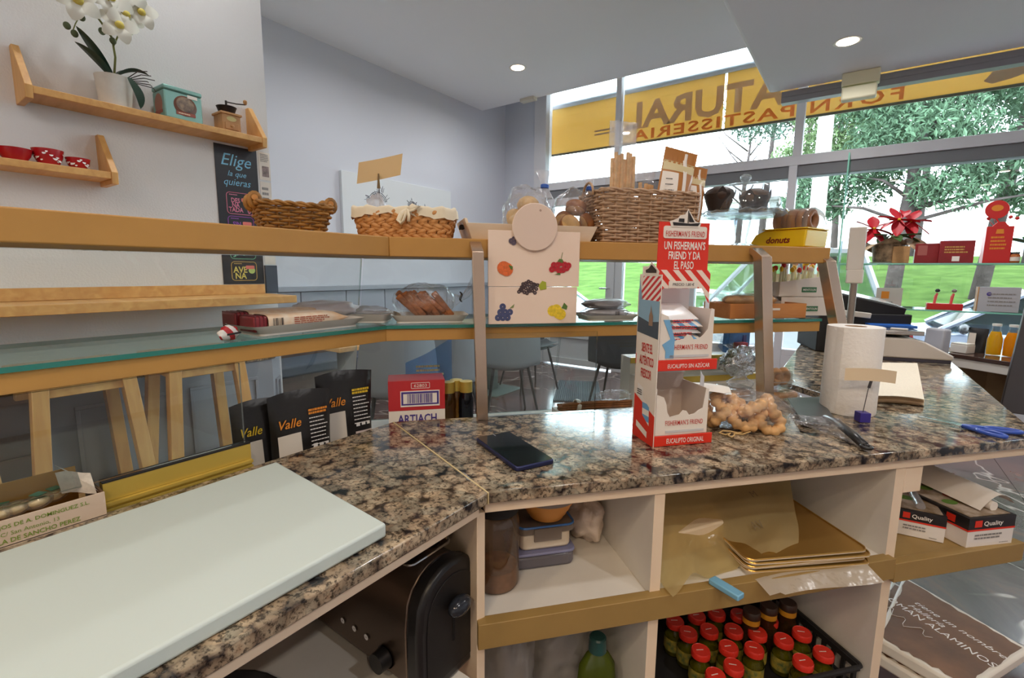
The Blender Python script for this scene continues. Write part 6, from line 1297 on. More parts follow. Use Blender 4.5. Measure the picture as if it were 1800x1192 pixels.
for k, (x, y, z, s_) in enumerate(((0.04, -0.14, 0.40, 1.2), (0.05, -0.07, 0.44, 1.1), (0.045, -0.10, 0.35, 1.1), (0.05, 0.0, 0.40, 1.15), (0.045, 0.045, 0.36, 1.1), (0.05, 0.02, 0.31, 1.0), (0.045, 0.10, 0.39, 0.95), (0.04, -0.18, 0.45, 1.1), (0.05, 0.06, 0.45, 1.1), (0.05, -0.03, 0.47, 1.1))):
    b = MB()
    for i in range(5):
        a = PI / 2 + 2 * PI * i / 5
        b.M = Matrix.Translation((x, y, z)) @ Matrix.Rotation(0.25 * math.sin(k * 2), 4, 'Z') @ Matrix.Rotation(a + 0.2 * k, 4, 'X') @ Matrix.Scale(s_ * 1.45, 4)
        b.surf(lambda u, v: (0.008 * math.sin(PI * u), 0.046 * u, 0.036 * (v - 0.5) * math.sin(PI * min(1, 0.1 + 0.88 * u)) ** 0.6), 6, 4)
    b.build('flower', PET, t, sharp=180)
    MB().ell((x + 0.010, y, z), 0.012 * s_, 0.016 * s_, 0.014 * s_, 8, 6).build('flower_lip', PETY, t, sharp=180)
for k, (x, y, z) in enumerate(((0.03, -0.115, 0.235), (0.03, -0.135, 0.255), (0.035, -0.09, 0.30), (0.03, -0.03, 0.275), (0.02, 0.005, 0.255))): MB().ell((x, y, z), 0.008, 0.012, 0.014, 8, 6).build('bud', mat('orchid_bud', (86, 96, 62), 0.6), t, sharp=180)
# biscuit tin
p = PX(293, 190, WX + 0.075)
t = thing('biscuit_tin', 'hinged teal metal tin with an oval picture on the upper shelf', 'tin', (WX + 0.075, 0.955, oz), 0.05)
TEAL = mat('teal_tin', (126, 172, 164), 0.35, metal=0.3)
MB().box(-0.055, 0.055, -0.07, 0.08, 0, 0.115).build('body', TEAL, t, bevel=0.006); MB().box(-0.057, 0.057, -0.072, 0.082, 0.1155, 0.135).build('lid', TEAL, t, bevel=0.006)
MB().at((0.0555, 0.01, 0.062), ry=PI / 2).lathe([(0.001, 0.0012), (0.043, 0.0012), (0.046, 0.0)], 28, sx=0.92).build('oval_border', mat('brown_print', (112, 70, 52), 0.4), t)
MB().at((0.0570, 0.01, 0.068), ry=PI / 2).lathe([(0.001, 0.0006), (0.036, 0.0)], 28, sx=0.85).build('oval_picture', mat('sepia_print', (190, 158, 120), 0.3, var=(22, 0.6), col2=(70, 50, 40)), t)
MB().box(0.0565, 0.0578, -0.028, 0.048, 0.022, 0.036).build('red_banner', mat('brick_print', (150, 74, 58), 0.4), t); lines(0.06, 0.008, mat('cream_print', (226, 206, 170), 0.5), t, (0.0578, 0.010, 0.029), 1, rz=PI / 2)
MB().box(0.0565, 0.0575, 0.02, 0.06, 0.098, 0.112).build('price_sticker', WHITEI, t)
MB().at((0.0, -0.0705, 0.060), rx=PI / 2).lathe([(0.001, 0.0008), (0.036, 0.0)], 24, sy=1.2).build('side_print', mat('rust_print', (160, 110, 92), 0.5), t); MB().box(-0.034, 0.034, -0.0718, -0.0705, 0.022, 0.034).build('side_banner', mat('brick_print', (0, 0, 0)), t)
# coffee grinder
t = thing('coffee_grinder', 'small wooden hand coffee grinder with a crank on the upper shelf', 'grinder', (WX + 0.075, 1.165, oz), 0.0)
GW = wood('grinder_wood', (172, 122, 72), (196, 148, 96), (20, 20, 4))
MB().box(-0.042, 0.042, -0.042, 0.042, 0.008, 0.078).build('body', GW, t, bevel=0.002); MB().box(-0.048, 0.048, -0.048, 0.048, 0, 0.008).build('base', GW, t, bevel=0.002); MB().box(-0.048, 0.048, -0.048, 0.048, 0.078, 0.088).build('top_board', GW, t, bevel=0.002)
dr = MB().box(0.0425, 0.046, -0.030, 0.030, 0.012, 0.042).build('drawer', GW, t, bevel=0.001); MB().at((0.046, 0, 0.027), ry=PI / 2).lathe([(0.006, 0), (0.007, 0.006), (0.001, 0.010)], 12).build('knob', GW, dr)
MB().at((0.0425, 0.0, 0.060), ry=PI / 2).lathe([(0.001, 0.001), (0.022, 0.001)], 20, sx=0.5).build('oval_badge', mat('badge_cream', (204, 190, 130), 0.5), t)
IR = mat('dark_iron', (52, 44, 42), 0.4, metal=0.6)
MB().lathe([(0.028, 0.088), (0.034, 0.094), (0.042, 0.118), (0.044, 0.120), (0.038, 0.120), (0.030, 0.098)], 24).build('hopper', IR, t); MB().tube([(0, 0, 0.09), (0, 0, 0.150)], 0.005, 8).build('spindle', IR, t)
MB().tube([(0, 0, 0.145), (0.02, 0.04, 0.142), (0.03, 0.075, 0.146)], 0.003, 6).build('crank', IR, t); MB().at((0.03, 0.075, 0.146)).lathe([(0.006, 0), (0.009, 0.008), (0.009, 0.016), (0.006, 0.020), (0.001, 0.021)], 12).build('crank_knob', GW, t)
# red bowls
REDB = mat('red_enamel', (176, 26, 34), 0.25); BWH = mat('print_white', (240, 238, 236), 0.5)
for i, (y, r, h, dots) in enumerate(((0.315, 0.046, 0.05, 0), (0.418, 0.048, 0.045, 0), (0.507, 0.046, 0.058, 1), (0.592, 0.038, 0.042, 1))):
    t = thing('red_bowl', ('red bowl at the left picture edge on the lower shelf', 'plain red bowl on the lower shelf', 'tall red bowl with white flowers on the lower shelf', 'small red bowl with white dots at the shelf end')[i], 'bowl', (WX + 0.085, y, 1.5725), 0.3 * i, 'red bowls on the lower shelf')
    pr_ = [(0.001, 0), (r * 0.62, 0), (r * 0.66, 0.006), (r * 0.88, h * 0.5), (r, h), (r - 0.004, h), (r * 0.84, h * 0.5), (r * 0.55, 0.012), (0.001, 0.010)]
    MB().lathe(pr_, 32).build('bowl', REDB, t)
    if dots:
        b = MB()
        for k in range(26):
            a = 2 * PI * k / 26 * 3.1; f = 0.25 + 0.6 * ((k * 7) % 13) / 13; rr = r * (0.66 + 0.34 * f) + 0.0015
            b.M = Matrix.Rotation(a, 4, 'Z') @ Matrix.Translation((rr, 0, h * f)) @ Matrix.Rotation(PI / 2 - 0.35, 4, 'Y'); b.lathe([(0.001, 0.0004), (0.004 + 0.002 * (k % 3), 0.0)], 8)
        b.build('white_dots', BWH, t)
    else: MB().lathe([(r * 0.62, 0.0), (r * 0.665, 0.008), (r * 0.67, 0.008)], 32).build('foot_band', BWH, t)
# menu poster
def wq(nm, label, cat, P, m, th=0.002):
    ys = [p.y for p in P]; zs = [p.z for p in P]
    return None
t = thing('menu_poster', 'black hanging milk menu poster with neon lettering on the shelf wall', 'poster', (WX + 0.001, 1.227, 1.118), PI / 2)
MB().box(-0.100, 0.104, -0.002, 0.0, 0.0, 0.682).build('sheet', mat('poster_black', (38, 36, 42), 0.35), t)
CY = mat('cyan_ink', (130, 196, 226), 0.5); PKI = mat('pink_ink', (226, 130, 160), 0.5); VI = mat('violet_ink', (160, 84, 186), 0.5); GI = mat('mint_ink', (120, 190, 150), 0.5); YI = mat('sand_ink', (214, 178, 96), 0.5); YT = mat('lemon_ink', (230, 214, 110), 0.5)
txt('Elige', 0.145, 0.075, CY, t, (0.0, -0.0024, 0.605), shear=0.3); txt('la que', 0.09, 0.034, CY, t, (0.0, -0.0024, 0.545), shear=0.3); txt('quieras', 0.13, 0.042, CY, t, (0.0, -0.0024, 0.502), shear=0.3)
def badge(z, s_, mi, mt, h=0.105, sub=None):
    MB().tube([(x, -0.0028, z_) for x, z_ in rrect(0.125, h, 0.016, 4, 0.004, z)], 0.0017, 4, closed=True).build('badge_frame', mi, t)
    txt(s_, 0.070, h * 0.66, mt, t, (-0.016, -0.0024, z - 0.008), bold=0.02, line=0.72); lines(0.05, 0.008, mi, t, (-0.02, -0.002, z + h * 0.40), 1)
    MB().slab(rrect(0.044, 0.018, 0.005, 3, 0.034, z + 0.020), -0.0034, -0.0024).build('brand_patch', mat('salmon_patch', (226, 120, 110), 0.5), t)
badge(0.405, 'DES\nNA\nTADA', PKI, PKI); txt('0', 0.016, 0.034, PKI, t, (0.048, -0.0024, 0.375), bold=0.02)
badge(0.288, 'SIN\nLAC\nTOSA', VI, VI); badge(0.176, 'SO\nJA', GI, GI, 0.095)
badge(0.066, 'AVE\nNA', YI, YT, 0.095); MB().at((0.042, -0.003, 0.070), rx=PI / 2).lathe([(0.001, 0.0), (0.017, 0.0)], 18).build('globe_print', mat('lime_print', (190, 214, 120), 0.5), t)
for i, (a, b_, c_, d_) in enumerate((((1.342, 1.40), (1.66, 1.80), 0, 0), ((1.342, 1.40), (1.22, 1.65), 0, 0))):
    t = thing('paper_notice', ('upper white paper notice at the edge of the shelf wall', 'lower white paper notice beside the menu poster')[i], 'notice', (WX + 0.001, (a[0] + a[1]) / 2, b_[0]), PI / 2, 'paper notices on the shelf wall')
    w_ = (a[1] - a[0]) / 2; h_ = b_[1] - b_[0]
    MB().box(-w_, w_, -0.0012, 0.0, 0, h_).build('sheet', CARDW, t); lines(w_ * 1.5, h_ * 0.3, mat('grey_ink', (140, 136, 134), 0.6), t, (0, -0.0012, h_ * 0.8), 5, seed=i)
    MB().slab([(-w_ * 0.5, h_ * 0.12), (w_ * 0.7, h_ * 0.12), (w_ * 0.7, h_ * 0.5), (-w_ * 0.5, h_ * 0.5)], -0.002, -0.0014).build('photo_print', mat('photo_grey', (150, 132, 130), 0.5, var=(40, 0.6)), t)
tag(MB().box(0, 0.012, 1.336, 1.40, 1.068, 1.215).build('slate_board', mat('slate', (70, 78, 92), 0.7), loc=(WX + 0.0008, 0, 0)), 'dark slate board standing on the wall ledge end', 'slate board')
# bar ledge along the wall, cabinet below it
t = thing('bar_ledge', 'beech bar ledge with an upstand along the shelf wall', 'ledge', (WX, 0, 1.03), 0)
MB().box(0.0005, 0.30, -1.6, 1.338, 0, 0.036).build('ledge_board', BEECH, t, bevel=0.002); MB().box(0.0005, 0.02, -1.6, 1.325, 0.0365, 0.086).build('upstand', BEECH, t, bevel=0.002)
t = thing('low_cabinet', 'grey panelled low cabinet with a granite top below the ledge', 'cabinet', (0, 0, 0), 0)
GC = mat('grey_cabinet_paint', (150, 152, 160), 0.6)
pl = [(WX + 0.0008, -1.6), (WX + 0.15, -1.6), (WX + 0.15, 1.27), (WX + 0.0008, 1.39)]
MB().prism(pl, 0, 0.735).build('body', GC, t); MB().prism([(WX + 0.0008, -1.62), (WX + 0.165, -1.62), (WX + 0.165, 1.275), (WX + 0.0008, 1.40)], 0.7355, 0.757).build('granite_top', GRANITE, t, bevel=0.002)
for y0, y1 in ((0.88, 1.19), (0.48, 0.80), (0.08, 0.40), (-0.32, 0.0)):
    b = MB(); x = WX + 0.1505
    for a in ((y0, y1, 0.64, 0.655), (y0, y1, 0.10, 0.115), (y0, y0 + 0.015, 0.115, 0.64), (y1 - 0.015, y1, 0.115, 0.64)): b.box(x, x + 0.008, *a)
    b.build('panel_moulding', GC, t, bevel=0.002)
dv = Vector((-0.149, 0.12, 0)).normalized(); an = math.atan2(dv.y, dv.x)
b = MB(); b.M = Matrix.Translation((WX + 0.15, 1.27, 0)) @ Matrix.Rotation(an, 4, 'Z')
for a in ((0.05, 0.15, 0.60, 0.615), (0.05, 0.065, 0.1, 0.60), (0.135, 0.15, 0.1, 0.60)): b.box(a[0], a[1], -0.009, -0.0005, a[2], a[3])
b.M = Matrix.Translation((WX + 0.15, 1.27, 0)) @ Matrix.Rotation(an, 4, 'Z'); b.build('panel_moulding', GC, t)
# wooden stools
def stool(label, x, y, rz):
    t = thing('wooden_stool', label, 'stool', (x, y, 0), rz, 'beech bar stools'); H = 0.86
    MB().prism(rrect(0.32, 0.32, 0.02), H - 0.035, H).build('seat', BEECH, t, bevel=0.004)
    for sx_ in (-1, 1):
        for sy_ in (-1, 1):
            a, b_ = Vector((sx_ * 0.115, sy_ * 0.115, H - 0.036)), Vector((sx_ * 0.175, sy_ * 0.175, 0.0)); w = 0.021; vs = []
            for p in (b_, a): vs += [(p.x - w, p.y - w, p.z), (p.x + w, p.y - w, p.z), (p.x + w, p.y + w, p.z), (p.x - w, p.y + w, p.z)]
            MB().add(vs, [(3, 2, 1, 0), (4, 5, 6, 7), (0, 1, 5, 4), (1, 2, 6, 5), (2, 3, 7, 6), (3, 0, 4, 7)]).build('leg', BEECHV, t, bevel=0.002)
    for k in range(4):
        z = 0.30 if k % 2 else 0.24; o = 0.155 * 0.985
        b = MB(); b.M = Matrix.Rotation(PI / 2 * k, 4, 'Z'); b.box(-o + 0.02, o - 0.02, o - 0.011, o + 0.011, z, z + 0.035); b.build('stretcher', BEECH, t, bevel=0.002)
        b = MB(); b.M = Matrix.Rotation(PI / 2 * k, 4, 'Z'); b.box(-0.10, 0.10, 0.107, 0.125, H - 0.085, H - 0.036); b.build('apron', BEECH, t, bevel=0.002)
stool('beech bar stool nearest the left picture edge', -2.24, 0.06, 0.05); stool('beech bar stool behind the carton of sweets', -2.22, 0.45, 0.0); stool('beech bar stool behind the coffee bags', -2.22, 0.83, -0.03)
BXM = mat('dark_brown_carton', (92, 66, 48), 0.7, var=(6, 0.3))
for k in range(4):
    t = thing('wine_carton', ('lowest', 'second lowest', 'third', 'topmost')[k] + ' dark brown carton in the film wrapped stack behind the stools', 'carton', (WX + 0.235, 0.235 + 0.004 * k, 0.185 * k + 0.0005), 0.02 * k, 'stack of brown cartons')
    MB().box(-0.08, 0.10, -0.11, 0.11, 0, 0.183).build('carton', BXM, t, bevel=0.002); MB().surf(lambda u, v: (0.1035, -0.112 + 0.224 * u, 0.01 + 0.165 * v + 0.002 * math.sin(20 * u)), 8, 4).build('stretch_film', FILM, t, sharp=180)
# canvas picture on the back wall
t = thing('canvas_picture', 'white canvas with small pencil sketches on the back wall', 'picture', (XB + 0.002, 3.50, 1.38), PI / 2)
MB().box(-0.715, 0.74, -0.04, 0, 0, 0.715).build('canvas', mat('canvas_white', (226, 230, 232), 0.8), t, bevel=0.003)
rs = random.Random(2); b = MB()
for cx_, cz_, r_ in ((-0.31, 0.47, 0.16), (0.14, 0.47, 0.10), (0.33, 0.43, 0.09)):
    for k in range(26):
        a = rs.uniform(0.1, 3.0); r0 = r_ * rs.uniform(0.3, 0.8); r1 = r0 + r_ * rs.uniform(0.1, 0.35)
        b.tube([(cx_ + r0 * math.cos(a), -0.0405, cz_ + r0 * math.sin(a)), (cx_ + r1 * math.cos(a + 0.08), -0.0405, cz_ + r1 * math.sin(a + 0.08))], 0.0022, 4)
    for k in range(5): b.tube([(cx_ + r_ * (0.3 + 0.1 * k) * math.cos(a), -0.0405, cz_ + r_ * (0.25 + 0.1 * k) * math.sin(a)) for a in [0.2 + 0.27 * i for i in range(10)]], 0.003, 4)
b.build('sketch_lines', mat('pencil_grey', (92, 92, 104), 0.8), t)
# ================================================================ till end and drinks counter
# ---- till with customer display pole
pb = PW(1490, 603, 0.72); 
t = thing('till', 'black cash till with a tilted screen behind the scale', 'till', tuple(W(1.76, 0.98, TOP + 0.0005)), TH - 0.5)
t.scale = (1.08, 1.0, 1.08)
MB().box(-0.16, 0.14, -0.10, 0.16, 0, 0.150).build('drawer_box', BLACKM, t, bevel=0.004)
b = MB(); b.at((-0.03, 0.02, 0.172), rx=0.10, ry=0.22); b.box(-0.15, 0.15, -0.11, 0.12, -0.015, 0.045); b.build('screen_head', BLACK, t, bevel=0.004)
b = MB(); b.at((-0.03, 0.02, 0.172), rx=0.10, ry=0.22); b.box(-0.13, 0.13, -0.09, 0.10, 0.0455, 0.0475); b.build('screen', mat('pale_screen', (190, 200, 206), 0.15), t)
b = MB(); b.at((-0.10, -0.112, 0.150), ry=0.10); b.box(-0.05, 0.10, -0.02, 0.0, -0.006, 0.014); b.build('card_reader', mat('cream_grey', (206, 200, 190), 0.5), t, bevel=0.003)
pa, pt = PW(1489, 612, 0.70), PW(1503, 480, 0.70); pt2 = PW(1494, 416, 0.70)
t = thing('display_pole', 'grey pole with a white upright customer display beside the end bracket', 'display pole', (0, 0, 0), 0)
MB().tube([(pa.x, pa.y, TOP + 0.001), tuple(pa.lerp(pt, 0.5)), tuple(pt)], 0.011, 12).build('pole', mat('warm_grey_metal', (150, 138, 128), 0.35, metal=0.6), t)
MB().lathe([(0.03, 0), (0.03, 0.004), (0.012, 0.008)], 20).build('foot', mat('warm_grey_metal', (0, 0, 0)), t, loc=(pa.x, pa.y, TOP + 0.0008))
PWH = mat('ivory_plastic', (224, 218, 210), 0.45)
dq = (pt2 - pt)
b = MB(); b.M = Matrix.Translation(pt) @ Matrix.Rotation(TH - 0.9, 4, 'Z'); b.box(-0.024, 0.024, -0.016, 0.016, -0.035, 0.012); b.build('display_neck', PWH, t, bevel=0.004)
b = MB(); b.M = Matrix.Translation(pt) @ Matrix.Rotation(TH - 0.9, 4, 'Z') @ Matrix.Rotation(0.08, 4, 'X'); b.box(-0.027, 0.021, -0.014, 0.012, 0.010, 0.155); b.build('display_head', PWH, t, bevel=0.004)
# ---- drinks counter
DY = 2.50
e0, e1 = PZ(1690, 624, TOP), PZ(1778, 637, TOP); ed = (e1 - e0).normalized(); ang = math.atan2(ed.y, ed.x); 
dcn = thing('drinks_counter', 'narrow drinks counter with a dark brown top by the window', 'counter', (e0.x, e0.y, 0), ang)
MB().box(-0.06, 1.0, 0.0, 0.36, TOP - 0.016, TOP).build('counter_top', mat('dark_brown_top', (74, 52, 44), 0.15), dcn, bevel=0.002)
MB().box(-0.06, 1.0, 0.004, 0.02, TOP - 0.052, TOP - 0.0165).build('front_edge', WHITE, dcn, bevel=0.002)
MB().box(-0.06, 1.0, 0.18, 0.20, 0.66, TOP - 0.0165).build('lower_panel', mat('ochre_panel', (120, 96, 62), 0.7), dcn)
def D(x, y, z): return Vector((e0.x, e0.y, 0)) + ed * x + Vector((-ed.y, ed.x, 0)) * y + Vector((0, 0, z))
# ---- glass shelving standing on the counter
SY, Z1, Z2 = 2.78, 1.2495, 1.047
g = thing('glass_shelving', 'clear glass shelving with two green edged shelves before the window', 'shelving', (0, 0, 0), 0)
pA_ = PY(1492, 268, SY); x0 = pA_.x
MB().box(x0, x0 + 0.006, SY, SY + 0.22, TOP - 0.02, pA_.z, ms=[1, 1, 1, 0, 1, 0]).build('side_pane', [SHELFG, mat('pale_green_edge', (130, 200, 180), 0.15)], g)
for z in (Z1, Z2): MB().box(x0 + 0.0065 if z == Z1 else x0 + 0.20, x0 + 1.1, SY, SY + 0.22, z - 0.006, z, ms=[0, 0, 1, 1, 1, 1]).build('shelf', [SHELFG, mat('pale_green_edge', (0, 0, 0))], g)
MB().box(x0 + 1.1005, x0 + 1.1065, SY, SY + 0.22, TOP - 0.02, pA_.z).build('side_pane', SHELFG, g)
t = thing('low_cupboard', 'brown shallow cupboard on legs under the glass shelving', 'cupboard', (0, 0, 0), 0)
MB().box(x0 - 0.02, x0 + 1.13, SY - 0.02, SY + 0.26, 0.64, TOP - 0.0205).build('body', mat('ochre_panel', (0, 0, 0)), t)
for lx in (x0, x0 + 1.06):
    for ly in (SY, SY + 0.20): MB().box(lx, lx + 0.05, ly, ly + 0.05, 0.0005, 0.6395).build('leg', mat('ochre_panel', (0, 0, 0)), t)
# poinsettia in a patterned wrap
p = PY(1558, 462, SY + 0.10)
t = thing('poinsettia', 'red poinsettia in a black and tan patterned paper wrap on the glass shelf', 'potted plant', (p.x, p.y, Z1 + 0.0006), 0); t.scale = (1.2, 1.2, 1.25)
MB().lathe([(0.001, 0), (0.052, 0), (0.055, 0.004), (0.001, 0.005)], 24).build('saucer', WHITE, t)
WR = mat('cow_pattern', (206, 176, 140), 0.7, var=(34, 1.0), col2=(48, 34, 28))
MB().lathe([(0.001, 0.0055), (0.045, 0.0055), (0.052, 0.07), (0.001, 0.07)], 20).build('pot', WR, t)
def wrapf(u, v): a = 2 * PI * u; r_ = 0.052 + 0.075 * v * (0.7 + 0.3 * math.cos(3 * a)); return (r_ * math.cos(a), r_ * math.sin(a) * 0.8, 0.066 + 0.03 * v - 0.03 * v * v * (1 + math.cos(3 * a + 1)))
MB().surf(wrapf, 36, 6, cu=True).build('paper_wrap', mat('wrap_pattern', (216, 188, 150), 0.7, var=(24, 0.9), col2=(96, 66, 44)), t, sharp=180)
PR = mat('poinsettia_red', (196, 26, 44), 0.5); PG = mat('poinsettia_green', (64, 104, 52), 0.5)
def pleaf(c, d, L_, w, m, nm, dz):
    d = Vector(d).normalized(); s_ = d.cross(Vector((0, 0, 1))).normalized()
    MB().surf(lambda u, v: tuple(Vector(c) + d * (L_ * u) + s_ * (w * (v - 0.5) * math.sin(PI * min(1, 0.05 + 0.95 * u)) ** 0.8) + Vector((0, 0, dz * u * u + 0.25 * w * abs(v - 0.5)))), 8, 4).build(nm, m, t, sharp=180)
nrm = Vector((0.25, -0.75, 0.55)).normalized(); e1 = nrm.cross(Vector((0, 0, 1))).normalized(); e2 = e1.cross(nrm)
for hx, hy, hz in ((-0.052, -0.02, 0.125), (0.022, -0.01, 0.155), (0.06, 0.01, 0.150)):
    for k in range(7): a = 2 * PI * k / 7 + hx * 20; pleaf((hx, hy, hz), e1 * math.cos(a) + e2 * math.sin(a), 0.070, 0.042, PR, 'bract', -0.01)
    MB().tube([(0, 0, 0.07), (hx, hy, hz)], 0.003, 6).build('stem', PG, t)
    MB().ell((hx + nrm.x * 0.004, hy + nrm.y * 0.004, hz + 0.004), 0.006, 0.006, 0.005, 8, 5).build('flower_centre', YEL, t, sharp=180)
for k in range(8): a = 2 * PI * k / 8 + 0.3; pleaf((0.02 * math.cos(a), 0.02 * math.sin(a), 0.10), (math.cos(a), math.sin(a), 0), 0.085, 0.038, PG, 'leaf', -0.03 + 0.03 * (k % 2))
p = PY(1582, 462, SY + 0.03); tag(MB().box(-0.03, 0.03, 0, 0.03, 0, 0.075).build('kraft_box', mat('tan_box', (186, 142, 92), 0.6, var=(30, 0.2)), loc=(p.x, p.y, Z1 + 0.0006), bevel=0.001), 'small tan carton beside the poinsettia pot', 'box')
def carton(name, lb, cat, px0, px1, py1, py0, y, z, d, m, group=None, pr=None):
    a, b_ = PY(px0, py0, y), PY(px1, py0, y); top = PY((px0 + px1) / 2, py1, y).z; h = max(0.012, top - z - 0.0006)
    t = thing(name, lb, cat, ((a.x + b_.x) / 2, y, z + 0.0006), 0, group); w = (b_.x - a.x)
    MB().box(-w / 2, w / 2, 0, d, 0, h).build('carton', m, t, bevel=0.001)
    return t, w, h
MR = mat('crimson_box', (146, 24, 34), 0.35, var=(18, 0.25))
t, w, h = carton('chocolate_box', 'smaller crimson box on the upper glass shelf', 'box', 1606, 1654, 428, 462, SY + 0.04, Z1, 0.05, MR, 'crimson boxes'); MB().slab([(-w * 0.40, h * 0.4), (-w * 0.05, h * 0.4), (-w * 0.05, h * 0.9), (-w * 0.40, h * 0.9)], -0.001, -0.0003).build('print_panel', mat('dull_pink', (170, 90, 84), 0.5), t)
t, w, h = carton('chocolate_box', 'larger crimson box with gold print on the upper glass shelf', 'box', 1648, 1710, 423, 463, SY + 0.01, Z1, 0.05, MR, 'crimson boxes'); lines(w * 0.7, h * 0.35, mat('gold_ink', (204, 160, 84), 0.4), t, (0, -0.0005, h * 0.6), 3, seed=4); MB().slab([(-0.012, h * 0.08), (0.012, h * 0.08), (0.012, h * 0.3), (-0.012, h * 0.3)], -0.001, -0.0003).build('white_seal', WHITEI, t)
t, w, h = carton('sweet_dispenser', 'tall red sweet dispenser with a round sign on the upper glass shelf', 'dispenser', 1726, 1774, 398, 462, SY + 0.02, Z1, 0.07, mat('signal_red', (204, 34, 34), 0.35), None)
p = PY(1754, 368, SY + 0.03); b = MB(); b.M = Matrix.Translation((p.x - t.location.x, 0.02, p.z - t.location.z)) @ Matrix.Rotation(PI / 2, 4, 'X'); b.lathe([(0.001, 0.002), (0.036, 0.002), (0.037, 0), (0.036, -0.002), (0.001, -0.002)], 32); b.build('round_sign', mat('signal_red', (0, 0, 0)), t)
b = MB(); b.M = Matrix.Translation((p.x - t.location.x, 0.0175, p.z - t.location.z + 0.006)) @ Matrix.Rotation(PI / 2, 4, 'X'); b.lathe([(0.001, 0.0), (0.018, 0.0)], 20, sy=0.7); b.build('sign_print', ORA, t)
MB().tube([(0.005, 0.02, h), (p.x - t.location.x, 0.02, p.z - t.location.z - 0.035)], 0.003, 6).build('sign_stem', mat('signal_red', (0, 0, 0)), t); MB().slab([(-w * 0.3, h), (w * 0.3, h), (w * 0.12, h + 0.018), (-w * 0.12, h + 0.018)], 0.0, 0.02).build('dispenser_cap', mat('signal_red', (0, 0, 0)), t)
lines(w * 0.6, h * 0.4, ORA, t, (0, -0.0006, h * 0.55), 4, seed=8); MB().slab([(-0.012, h * 0.80), (0.012, h * 0.80), (0.010, h * 0.92), (-0.010, h * 0.92)], -0.0012, -0.0004).build('front_badge', ORA, t)
for k, (dx, dz) in enumerate(((-0.035, 0.055), (-0.02, 0.062), (0.03, 0.058), (0.05, 0.052))): MB().ell((dx, 0.03, h + dz - 0.02), 0.007, 0.006, 0.007, 8, 6).tube([(dx * 0.4, 0.03, h), (dx, 0.03, h + dz - 0.026)], 0.0012, 5).build('sweet_on_stick', REDI, t)
p = PY(1782, 462, SY + 0.03); t = thing('preserve_jar', 'small amber preserve jar with a paper label on the upper glass shelf', 'jar', (p.x, p.y, Z1 + 0.0006), 0)
MB().lathe([(0.001, 0), (0.015, 0), (0.0165, 0.004), (0.0165, 0.030), (0.013, 0.036)], 18).build('glass', mat('amber_jam', (176, 96, 40), 0.2), t); MB().lathe([(0.014, 0.036), (0.014, 0.044), (0.001, 0.0445)], 16).build('lid', DARKST, t); MB().surf(lambda u, v: (0.0168 * math.cos(-2.8 + 2.4 * u), 0.0168 * math.sin(-2.8 + 2.4 * u), 0.008 + 0.016 * v), 10, 1).build('paper_label', CARDW, t)
p = PY(1800, 462, SY + 0.10); t = thing('green_plant', 'plant with broad bright green leaves at the right picture edge', 'potted plant', (p.x + 0.05, p.y, Z1 + 0.0006), 0)
MB().lathe([(0.001, 0), (0.03, 0), (0.036, 0.06), (0.001, 0.058)], 18).build('pot', WHITE, t)
for k in range(6): a = 2.4 + 0.5 * k; pleaf((0, 0, 0.06), (math.cos(a), math.sin(a), 0.45), 0.12, 0.05, mat('bright_leaf', (70, 130, 50), 0.45), 'leaf', -0.01)
# lower shelf
t, w, h = carton('menu_card', 'small grey picture card standing on the lower glass shelf', 'card', 1536, 1582, 506, 553, SY + 0.06, Z2 - 0.02, 0.004, mat('grey_card', (200, 194, 188), 0.5)); MB().slab([(-w * 0.3, h * 0.55), (0, h * 0.55), (0, h * 0.85), (-w * 0.3, h * 0.85)], -0.001, -0.0003).build('picture', ORA, t); lines(w * 0.6, h * 0.3, mat('grey_ink', (140, 136, 134), 0.6), t, (0, -0.0006, h * 0.3), 3)
t, w, h = carton('figure_stand', 'red stand with two small figures on the lower glass shelf', 'ornament', 1628, 1692, 534, 546, SY + 0.03, Z2, 0.05, mat('signal_red', (0, 0, 0)))
for k, x in enumerate((-w * 0.28, w * 0.18)):
    MB().tube([(x, 0.025, h), (x + 0.002, 0.025, h + 0.03), (x + 0.006, 0.025, h + 0.045)], [0.005, 0.006, 0.004], 8).build('figure_body', mat('coral_plastic', (224, 96, 92), 0.5), t); MB().ell((x + 0.006, 0.025, h + 0.056), 0.009, 0.008, 0.008, 10, 7).build('figure_head', mat('figure_head_%d' % k, ((48, 48, 56), (150, 140, 136))[k], 0.5), t, sharp=180)
t, w, h = carton('tin_box', 'grey white tin box with small icons on the lower glass shelf', 'box', 1716, 1790, 505, 549, SY + 0.03, Z2, 0.05, mat('cool_grey_box', (180, 182, 190), 0.4)); lines(w * 0.7, h * 0.6, mat('grey_ink', (140, 136, 134), 0.6), t, (0.01, -0.0006, h * 0.5), 4, seed=6, fill=0.3); MB().at((-w * 0.25, -0.0008, h * 0.72), rx=PI / 2).lathe([(0.001, 0), (0.008, 0)], 12).build('icon', PUR, t); MB().box(-w / 2 - 0.004, -w / 2 - 0.0003, 0, 0.05, 0, h).build('tan_side', mat('tan_box', (0, 0, 0)), t)
